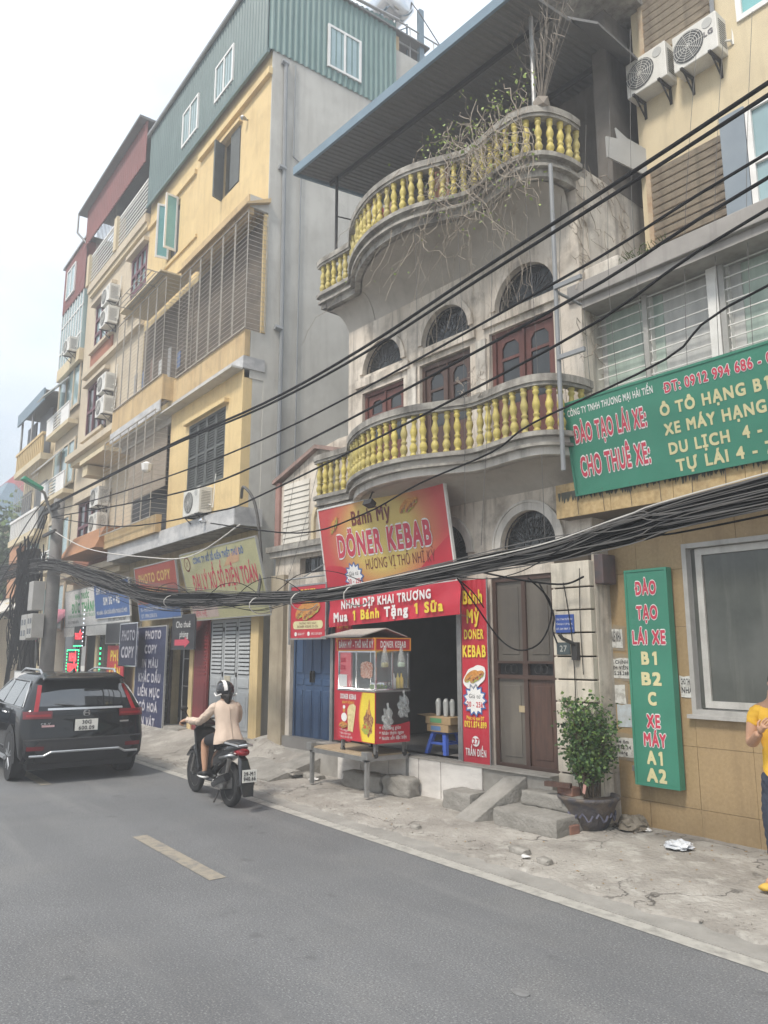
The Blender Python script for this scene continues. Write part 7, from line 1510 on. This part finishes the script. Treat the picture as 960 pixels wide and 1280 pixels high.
# ================================================================ utility poles, cables
POLE = mat('concrete_pole', (.22, .21, .20), (.16, .155, .15), 4, .9, .3, streak=.4)
pl = thing('utility_pole', 'tall grey concrete utility pole crowded with boxes and cables at the left', 'pole', (-24.2, 5.72, 0), 0)
G().lathe([(.22, 0), (.19, 4), (.16, 6.5)], (0, 0, 0), 12).put('shaft', POLE, pl, smooth=True)
for z, w_ in ((6.1, .9), (5.4, .7)): G().box(-w_, -.26, z, w_, -.18, z+.08).put('cross_arm', BARD, pl); 
for k in range(6): G().lathe([(.03, 0), (.05, .03), (.03, .06), (.05, .09), (.02, .13)], (-.8+k*.32, -.22, 6.18), 8).put('insulator', BARD, pl)
MB = flatm('grey_meter_box', (.36, .35, .33))
for (x, z, w_, h, m_) in ((-.5, 3.15, .55, .85, MB), (-1.2, 2.3, .75, .75, MB), (-.38, 2.35, .6, .7, MB)):
    b = bx('meter_box', m_, pl, x, -.55, z, x+w_, -.22, z+h, bevel=.01)
    if h < .8:
        for i in range(2):
            for j in range(2): bx('meter_window', GLASSD, b, x+.1+i*w_*.45, -.56, z+.12+j*h*.42, x+.1+i*w_*.45+w_*.26, -.549, z+.12+j*h*.42+h*.22)
lm = thing('street_lamp', 'green street lamp head on a curved arm reaching left from the utility pole', 'street lamp', (-24.2, 5.5, 6.3), 0)
G().tube([(0, .1, -.4), (.0, -.1, .0), (.35, -.3, .28), (.5, -.55, .38)], .045, 8).put('arm', STEEL, lm); GR = flatm('green_lamp_paint', (.03, .26, .15), .4)
G().hexa([(-.12, .1, -.07), (.12, .1, -.07), (.13, -.55, -.05), (-.13, -.55, -.05), (-.08, .1, .05), (.08, .1, .05), (.09, -.52, .08), (-.09, -.52, .08)]).put('lamp_head', GR, lm, loc=(.6, -.5, .38), rot=(rad(-22), 0, rad(6)), bevel=.03)
p2 = thing('cable_post', 'second dark post wrapped in hanging cable coils left of the utility pole', 'pole', (-26.3, 5.6, 0), 0); G().lathe([(.26, 0), (.16, 5.2)], (0, 0, 0), 10).put('shaft', mat('dark_post', (.07, .065, .06), rough=.9), p2)
rr = random.Random(55); g = G()
for k in range(60):
    x = rr.gauss(0, .26); y = rr.uniform(-.5, .2); z = 5.0+rr.gauss(0, .25); P = []; n_ = 9; e = rr.uniform(.4, 3.4)
    for q in range(n_): P.append((x+rr.gauss(0, .05)+math.sin(q*.9+k)*.14, y+math.cos(q*.7+k)*.1, z-(z-e)*q/(n_-1)))
    g.tube(P, rr.uniform(.012, .032), 4, caps=False)
for k in range(24):
    cx, cz, r_ = rr.gauss(0, .4), rr.uniform(1.4, 4.4), rr.uniform(.18, .5); g.tube([(cx+r_*math.cos(t*.52), -.4+rr.uniform(-.05, .05), cz+r_*1.3*math.sin(t*.52)) for t in range(13)], .013, 4, caps=False)
g.put('coiled_cables', WIRE, p2, stuff=True)
g = G()
for k in range(10): P = [(.2*math.sin(q+k)+(-1.9+k*.06)*(1-q/7)*.8, -.3, .3+q*.62+rr.gauss(0, .04)) for q in range(8)]; g.tube(P, .03, 5, caps=False)
g.put('slanting_cables', WIRE, p2, stuff=True)
CY_ = 5.5
def cable(pts, r, m, label, group='single overhead cables', dy=0, n=5):
    P = crom([(x, CY_+dy, z) for x, z in pts], n); o = G().tube(P, r, 6).put('overhead_cable', m, smooth=True); return tag(o, label, 'cable', group)
cable([(3, 6.75), (-2.44, 6.27), (-5.64, 6.06), (-7.94, 5.90), (-10.64, 5.88), (-15.24, 6.1), (-24.2, 6.3)], .021, WIRE, 'uppermost thick black cable crossing the louvred vent and the upper arches')
cable([(3, 6.62), (-2.44, 6.17), (-5.64, 5.97), (-7.94, 5.82), (-10.63, 5.82), (-15.24, 6.06), (-24.2, 6.26)], .019, WIRE, 'thick black cable running just beneath the uppermost one')
cable([(3, 6.05), (-2.49, 5.70), (-4.73, 5.49), (-10.6, 5.28), (-17.7, 5.6), (-24.0, 6.1)], .014, WIRE, 'third black cable from the top, passing under the blue-grey panel')
cable([(3, 5.95), (-2.51, 5.50), (-4.66, 5.23), (-10.58, 4.90), (-14.64, 5.03), (-24.0, 5.9)], .016, WIRE, 'fourth black cable from the top, crossing the louvre bars and the doors')
cable([(3, 5.75), (-2.53, 5.25), (-4.68, 4.85), (-10.55, 4.38), (-12.59, 4.38), (-17.55, 4.78), (-24.0, 5.9)], .014, WIRE, 'fifth black cable, passing over the left end of the lower balcony')
cable([(3, 5.2), (-2.57, 4.82), (-3.66, 4.48), (-5.23, 4.28), (-5.83, 4.1), (-7.08, 3.97), (-8.29, 3.76), (-10.01, 3.72), (-13.2, 4.3)], .011, WIRE, 'thin sagging black wire hanging in front of the lower balcony and the big sign', dy=.3)
# the thick bundle: distinct large trunk cables plus a mass of thin strands
TOP = [(3.5, 3.70), (-2.71, 3.20), (-3.81, 3.07), (-4.68, 2.94), (-6.05, 2.86), (-8.27, 2.76), (-10.46, 2.82), (-14.82, 3.14), (-18.5, 3.75), (-24.1, 4.62), (-31.4, 5.1)]
BOT = [(3.5, 3.36), (-2.74, 3.0), (-3.82, 2.91), (-4.69, 2.83), (-6.05, 2.77), (-8.27, 2.67), (-10.44, 2.69), (-14.74, 2.88), (-18.4, 3.45), (-24.0, 4.40), (-31.0, 4.5)]
rr = random.Random(77)
def strand(t_, j, wob):
    ph = rr.uniform(0, 6); P = []
    for (a, za), (b, zb) in zip(TOP, BOT): P.append(((a+b)/2, CY_+j+rr.gauss(0, .012), zb+(za-zb)*t_+rr.gauss(0, wob*(1+1.6*(a < -12)))))
    return crom(P, 5)
for k in range(16):
    o = G().tube(strand(.08+.84*k/15, rr.uniform(-.09, .09), .012), rr.uniform(.011, .020), 6).put('bundle_cable', WIRE, smooth=True); tag(o, 'one of the thick black cables in the low cable bundle crossing the street fronts', 'cable', 'thick cables of the low bundle')
g = G()
for k in range(75): g.tube(strand(rr.uniform(-.05, 1.02), rr.uniform(-.11, .11), .024), rr.uniform(.005, .010), 4, caps=False)
o = g.put('cable_strands', WIRE, stuff=True); tag(o, 'mass of thin black strands of the low cable bundle', 'cables')
g = G()
for k in range(16): g.tube(strand(rr.uniform(-.25, 1.12), -.12+rr.uniform(-.03, .03), .045), .006, 4, caps=False)
o = g.put('cable_strands', WIREG, stuff=True); tag(o, 'thin grey strands on the outside of the low cable bundle', 'cables')
g = G()          # loose sagging strands under and over the bundle
for k in range(34):
    x = rr.uniform(-26, -3); w_ = rr.uniform(1.2, 3.5); zt = None
    def zat(xx, S_):
        for (a, za), (b, zb) in zip(S_, S_[1:]):
            if b <= xx <= a: return za+(zb-za)*(a-xx)/(a-b)
        return S_[-1][1]
    dz = rr.uniform(-.22, -.03) if rr.random() < .7 else rr.uniform(.25, .35)
    P = [(x-w_*q/6, CY_-.13+rr.gauss(0, .02), zat(x-w_*q/6, BOT)+.06+dz*math.sin(math.pi*q/6)) for q in range(7)]; g.tube(crom(P, 3), .006, 4, caps=False)
o = g.put('loose_strands', WIRE, stuff=True); tag(o, 'loose thin strands sagging out of the low cable bundle', 'cables')
wl = G().tube(crom([(x, CY_-.24, z-.03) for x, z in TOP[:6]], 6), .006, 5).put('overhead_cable', mat('pale_cable', (.6, .58, .54), rough=.5, bump=0)); tag(wl, 'single pale wire running along the top of the low bundle', 'cable', 'single overhead cables')
for k, (x, z) in enumerate(((-7.95, 2.62), (-10.5, 2.62), (-9.25, 2.62), (-14.0, 2.85))):
    o = G().tube([(x+.04*math.sin(t), CY_+.22*math.cos(t), z+.13*math.sin(t)+.03) for t in [q*.5 for q in range(13)]], .008, 5).put('cable_tie', MATS['pale_cable']); tag(o, ('pale tie looped round the bundle below the big tilted sign', 'pale tie round the bundle in front of the small red sign', 'pale tie round the bundle at the left end of the red cloth banner', 'pale tie round the bundle in front of the lottery sign')[k], 'tie', 'pale ties round the bundle')
sp_ = thing('spot_lamp', 'small dark floodlight hanging under the lower balcony above the big tilted sign', 'lamp', (-8.67, 6.28, 4.02), A4)
G().tube([(0, .1, .22), (0, -.05, .16), (0, -.10, .05)], .014, 6).put('bracket', BARD, sp_); G().hexa([(-.09, -.16, -.02), (.09, -.16, -.02), (.07, -.06, -.07), (-.07, -.06, -.07), (-.09, -.13, .05), (.09, -.13, .05), (.06, -.02, .0), (-.06, -.02, .0)]).put('lamp_housing', BARD, sp_)
# dangling loops by the gate and pier
def loop(pts, r, m, label): o = G().tube(crom(pts, 6), r, 5).put('hanging_cable', m, smooth=True); return tag(o, label, 'cable', 'loose hanging cables')
loop([KP(.22, .9, 2.85), KP(.18, .5, 2.5), KP(.25, .15, 2.1), KP(.55, .12, 1.97), KP(.9, .14, 2.1), KP(1.05, .15, 2.5), KP(1.0, .5, 2.8)], .010, WIRE, 'black cable loop drooping in front of the brown gate')
loop([KP(.15, .9, 2.88), KP(.10, .5, 2.7), KP(.12, .3, 2.5)], .008, WIRE, 'short cable end hanging at the top left of the brown gate')
loop([KP(.5, .9, 2.9), KP(.9, .5, 2.78), KP(1.3, .25, 2.72), KP(1.62, .3, 2.78)], .012, WIRE, 'thick cable sagging from the gate top to the dark junction box')
loop([KP(1.0, .3, 2.75), KP(1.08, .16, 2.4), KP(1.05, .14, 2.2), KP(1.12, .16, 2.05)], .010, WIRE, 'short black cable running down the pier to the blue plate')
loop([KP(1.22, .13, 2.75), KP(1.30, .13, 2.2), KP(1.33, .14, 1.6), KP(1.31, .14, 1.3)], .006, WIRE, 'thin wire running down the pier to the small socket box')
loop([KP(1.45, .13, 2.9), KP(1.43, .13, 2.3), KP(1.44, .13, 1.7)], .005, WIRE, 'thinnest wire along the right side of the pier')
for k, (a, b) in enumerate((((-.3, 1.05, 7.9), (-.6, .8, 4.6)), ((.2, .75, 7.9), (.25, .75, 3.6)), ((.9, .8, 8.0), (.55, .8, 3.2)), ((1.35, .8, 8.2), (1.30, .55, 3.0)), ((-3.5, .3, 5.0), (-4.2, .45, 3.0)), ((-4.0, .4, 5.2), (-4.7, .3, 3.2)))):
    loop([KP(*a), KP((a[0]+b[0])/2+.05, (a[1]+b[1])/2, (a[2]+b[2])/2-.05), KP(*b)], .0035, WIREG, ('slack grey wire dropping from the upper balcony, left one', 'slack grey wire dropping to the right of the big sign', 'slack grey wire crossing the right lower arch', 'slack grey wire beside the corner drain pipe', 'thin wire dropping past the small red sign', 'thin wire crossing the pale lapped siding')[k])
for k in range(7):
    u = -.3+k*.35; a = RP(u, -.6 if k > 3 else .3, 9.4 if k > 2 else 8.5); b = RP(u+.15, .55, 3.5); loop([a, ((a[0]+b[0])/2, (a[1]+b[1])/2-.2, (a[2]+b[2])/2), b], .003, WIREG, ('hair-thin wire falling left of the first air conditioner', 'hair-thin wire falling past the left louvre edge', 'hair-thin wire falling across the first barred window', 'hair-thin wire falling across the second barred window', 'hair-thin wire falling under the badge air conditioner', 'hair-thin wire falling by the third barred window', 'hair-thin wire falling near the right frame edge')[k])
loop([(-13.4, 6.5, 4.9), (-12.9, 6.3, 5.0), (-12.6, 6.4, 4.6), (-12.5, 6.5, 3.6), (-12.4, 6.4, 2.9)], .03, WIREG, 'thick grey cable bending down beside the yellow house ledge')
loop([(-24.2, 5.5, 5.6), (-20.5, 5.6, 4.6), (-17, 6.0, 4.05), (-15.0, 6.2, 3.9), (-13.0, 6.3, 4.3)], .014, MATS['pale_cable'], 'pale sagging cable from the pole to the yellow house ledge')
for k, (x, z) in enumerate(((-28.5, 5.6), (-29.3, 4.9), (-30.5, 4.2), (-27.6, 4.4), (-28.2, 3.7), (-29.8, 3.4))):
    loop([(-24.6, 5.5, 6.6-k*.12), ((x-24.6)/2-.2, 5.4, z+.5), (x-3, 5.2, z-1.4)], .018, WIRE, ('steep black cable leaving the pole top to the left, highest', 'steep black cable second from the top left of the pole', 'steep black cable third from the top left of the pole', 'steep black cable closest to the wrapped post', 'steep black cable sagging behind the wrapped post', 'lowest steep black cable left of the wrapped post')[k])
# ================================================================ trees at the far left
def tree(label, loc, h, r, seed, cols):
    rr = random.Random(seed); t = thing('tree', label, 'tree', loc, 0); g = G(); tips = []
    g.tube([(0, 0, 0), (.1, .05, h*.25), (.0, .1, h*.5)], .22, 8, r1=.13)
    for k in range(9):
        a = k*2.4+rr.random(); e = (r*.7*math.cos(a), r*.7*math.sin(a), h*.5+rr.uniform(.1, .45)*h); m_ = (e[0]*.4, e[1]*.4, h*.55); g.tube([(0, .1, h*.48), m_, e], .08, 5, r1=.02)
        for q in range(5): f = (e[0]+rr.gauss(0, r*.25), e[1]+rr.gauss(0, r*.25), e[2]+rr.gauss(0, r*.2)); g.tube([m_, f], .02, 4, r1=.006); tips.append((f, 0))
        tips.append((e, 0))
    g.put('trunk', mat('tree_bark', (.12, .095, .07), (.07, .055, .04), 8, .9), t)
    for m_, n_ in cols: leaves(tips, n_*2, r*.20, .26, m_, 'crown', t, rr)
TL = [mat('tree_leaf_%s' % n_, c, tuple(x*.7 for x in c), 4, .5, 0) for n_, c in (('dark', (.03, .06, .022)), ('mid', (.06, .11, .03)), ('light', (.13, .20, .05)))]
tree('dense dark green tree just behind the roadside stall at the far left', (-41.5, 7.9, 0), 7.4, 2.3, 1, ((TL[0], 3500), (TL[1], 2200)))
tree('light green tree beyond the dark one at the far left edge', (-47, 9.0, 0), 9.6, 2.6, 2, ((TL[2], 3500), (TL[1], 1800)))
tree('tall distant green tree in front of the red-roofed house', (-61, 12.4, 0), 12.5, 2.6, 3, ((TL[0], 2500), (TL[1], 2500)))
# ================================================================ litter
rr = random.Random(4)
def crumple(name, label, loc, s, m, sq=.4):
    g = G(); g.ico((0, 0, 0), s, 3); g.v = [(x*(1+.35*noise(x*40+loc[0], y*40)), y*(1+.35*noise(y*37, z*40+loc[1])), max(z*sq*(1+.5*noise(x*33, z*50)), -.01)) for x, y, z in g.v]; return tag(g.put(name, m, loc=(loc[0], loc[1], zs(loc[0], loc[1])+.02), angle=20), label, 'litter')
WP = mat('crumpled_white_plastic', (.68, .70, .72), (.48, .50, .54), 20, .3, .5)
crumple('plastic_bag', 'crumpled white plastic bag on the pavement near the green vertical board', (-4.62, 6.98), .13, WP); crumple('paper_litter', 'small white paper scrap at the wall foot beside the bushy pot', (-5.22, 7.30), .06, WHITE, .25)
crumple('plastic_bag', 'dusty wrapped sack lying behind the plant pot against the wall', (-5.35, 7.28), .16, mat('dusty_sack', (.22, .19, .15), (.15, .13, .1), 12, .8, .4), .8)
crumple('paper_litter', 'flattened white wrapper lying at the foot of the ramp', (-6.45, 6.62), .13, MATS['crumpled_white_plastic'], .12); crumple('paper_litter', 'white scrap by the loose stone slabs under the blue door', (-10.2, 6.28), .08, WHITE, .2); crumple('paper_litter', 'tiny pale scrap on the pavement by the kerb near the flat lump', (-5.35, 5.62), .04, WHITE, .3)
g = G(); rr = random.Random(88)
for k in range(260):
    x = rr.uniform(-9, -2.2); y = rr.uniform(5.5, 7.3) if rr.random() < .4 else 7.3+rr.gauss(0, .08); y = min(y, 7.42); s_ = rr.uniform(.01, .03); z = zs(x, y)+.006; a = rr.uniform(0, 6.28); g.quad((x, y, z), (x+s_*math.cos(a), y+s_*math.sin(a), z+.008), (x+s_*1.6*math.cos(a+.4), y+s_*1.6*math.sin(a+.4), z+.002))
tag(g.put('fallen_leaves', mat('dead_leaf', (.34, .22, .09), (.18, .12, .06), 30, .9), stuff=True), 'dead leaves and scraps scattered over the pavement', 'leaves')
cvr = G().lathe([(.06, 0), (.06, .006), (.01, .008)], (0, 0, 0), 20, sy=.7).put('valve_cover', mat('worn_iron_cover', (.21, .21, .21), (.15, .15, .15), 20), loc=(-3.45, 3.55, .001)); tag(cvr, 'small pale round valve cover set in the asphalt near the right', 'cover')

# ================================================================ hazy volume added mainly to imitate the veil of lens glare
hz = G().box(-90, -18, -1.05, 45, 40, 21.5).put('glare_haze', None); hz['kind'] = 'stuff'
hm_ = bpy.data.materials.new('glare_haze'); hm_.use_nodes = True; hn = hm_.node_tree; hn.nodes.remove(hn.nodes['Principled BSDF']); pv = hn.nodes.new('ShaderNodeVolumePrincipled')
pv.inputs['Color'].default_value = (.92, .94, .97, 1); pv.inputs['Density'].default_value = .008; pv.inputs['Anisotropy'].default_value = .2
hn.links.new(pv.outputs[0], hn.nodes['Material Output'].inputs['Volume']); hz.data.materials.append(hm_)
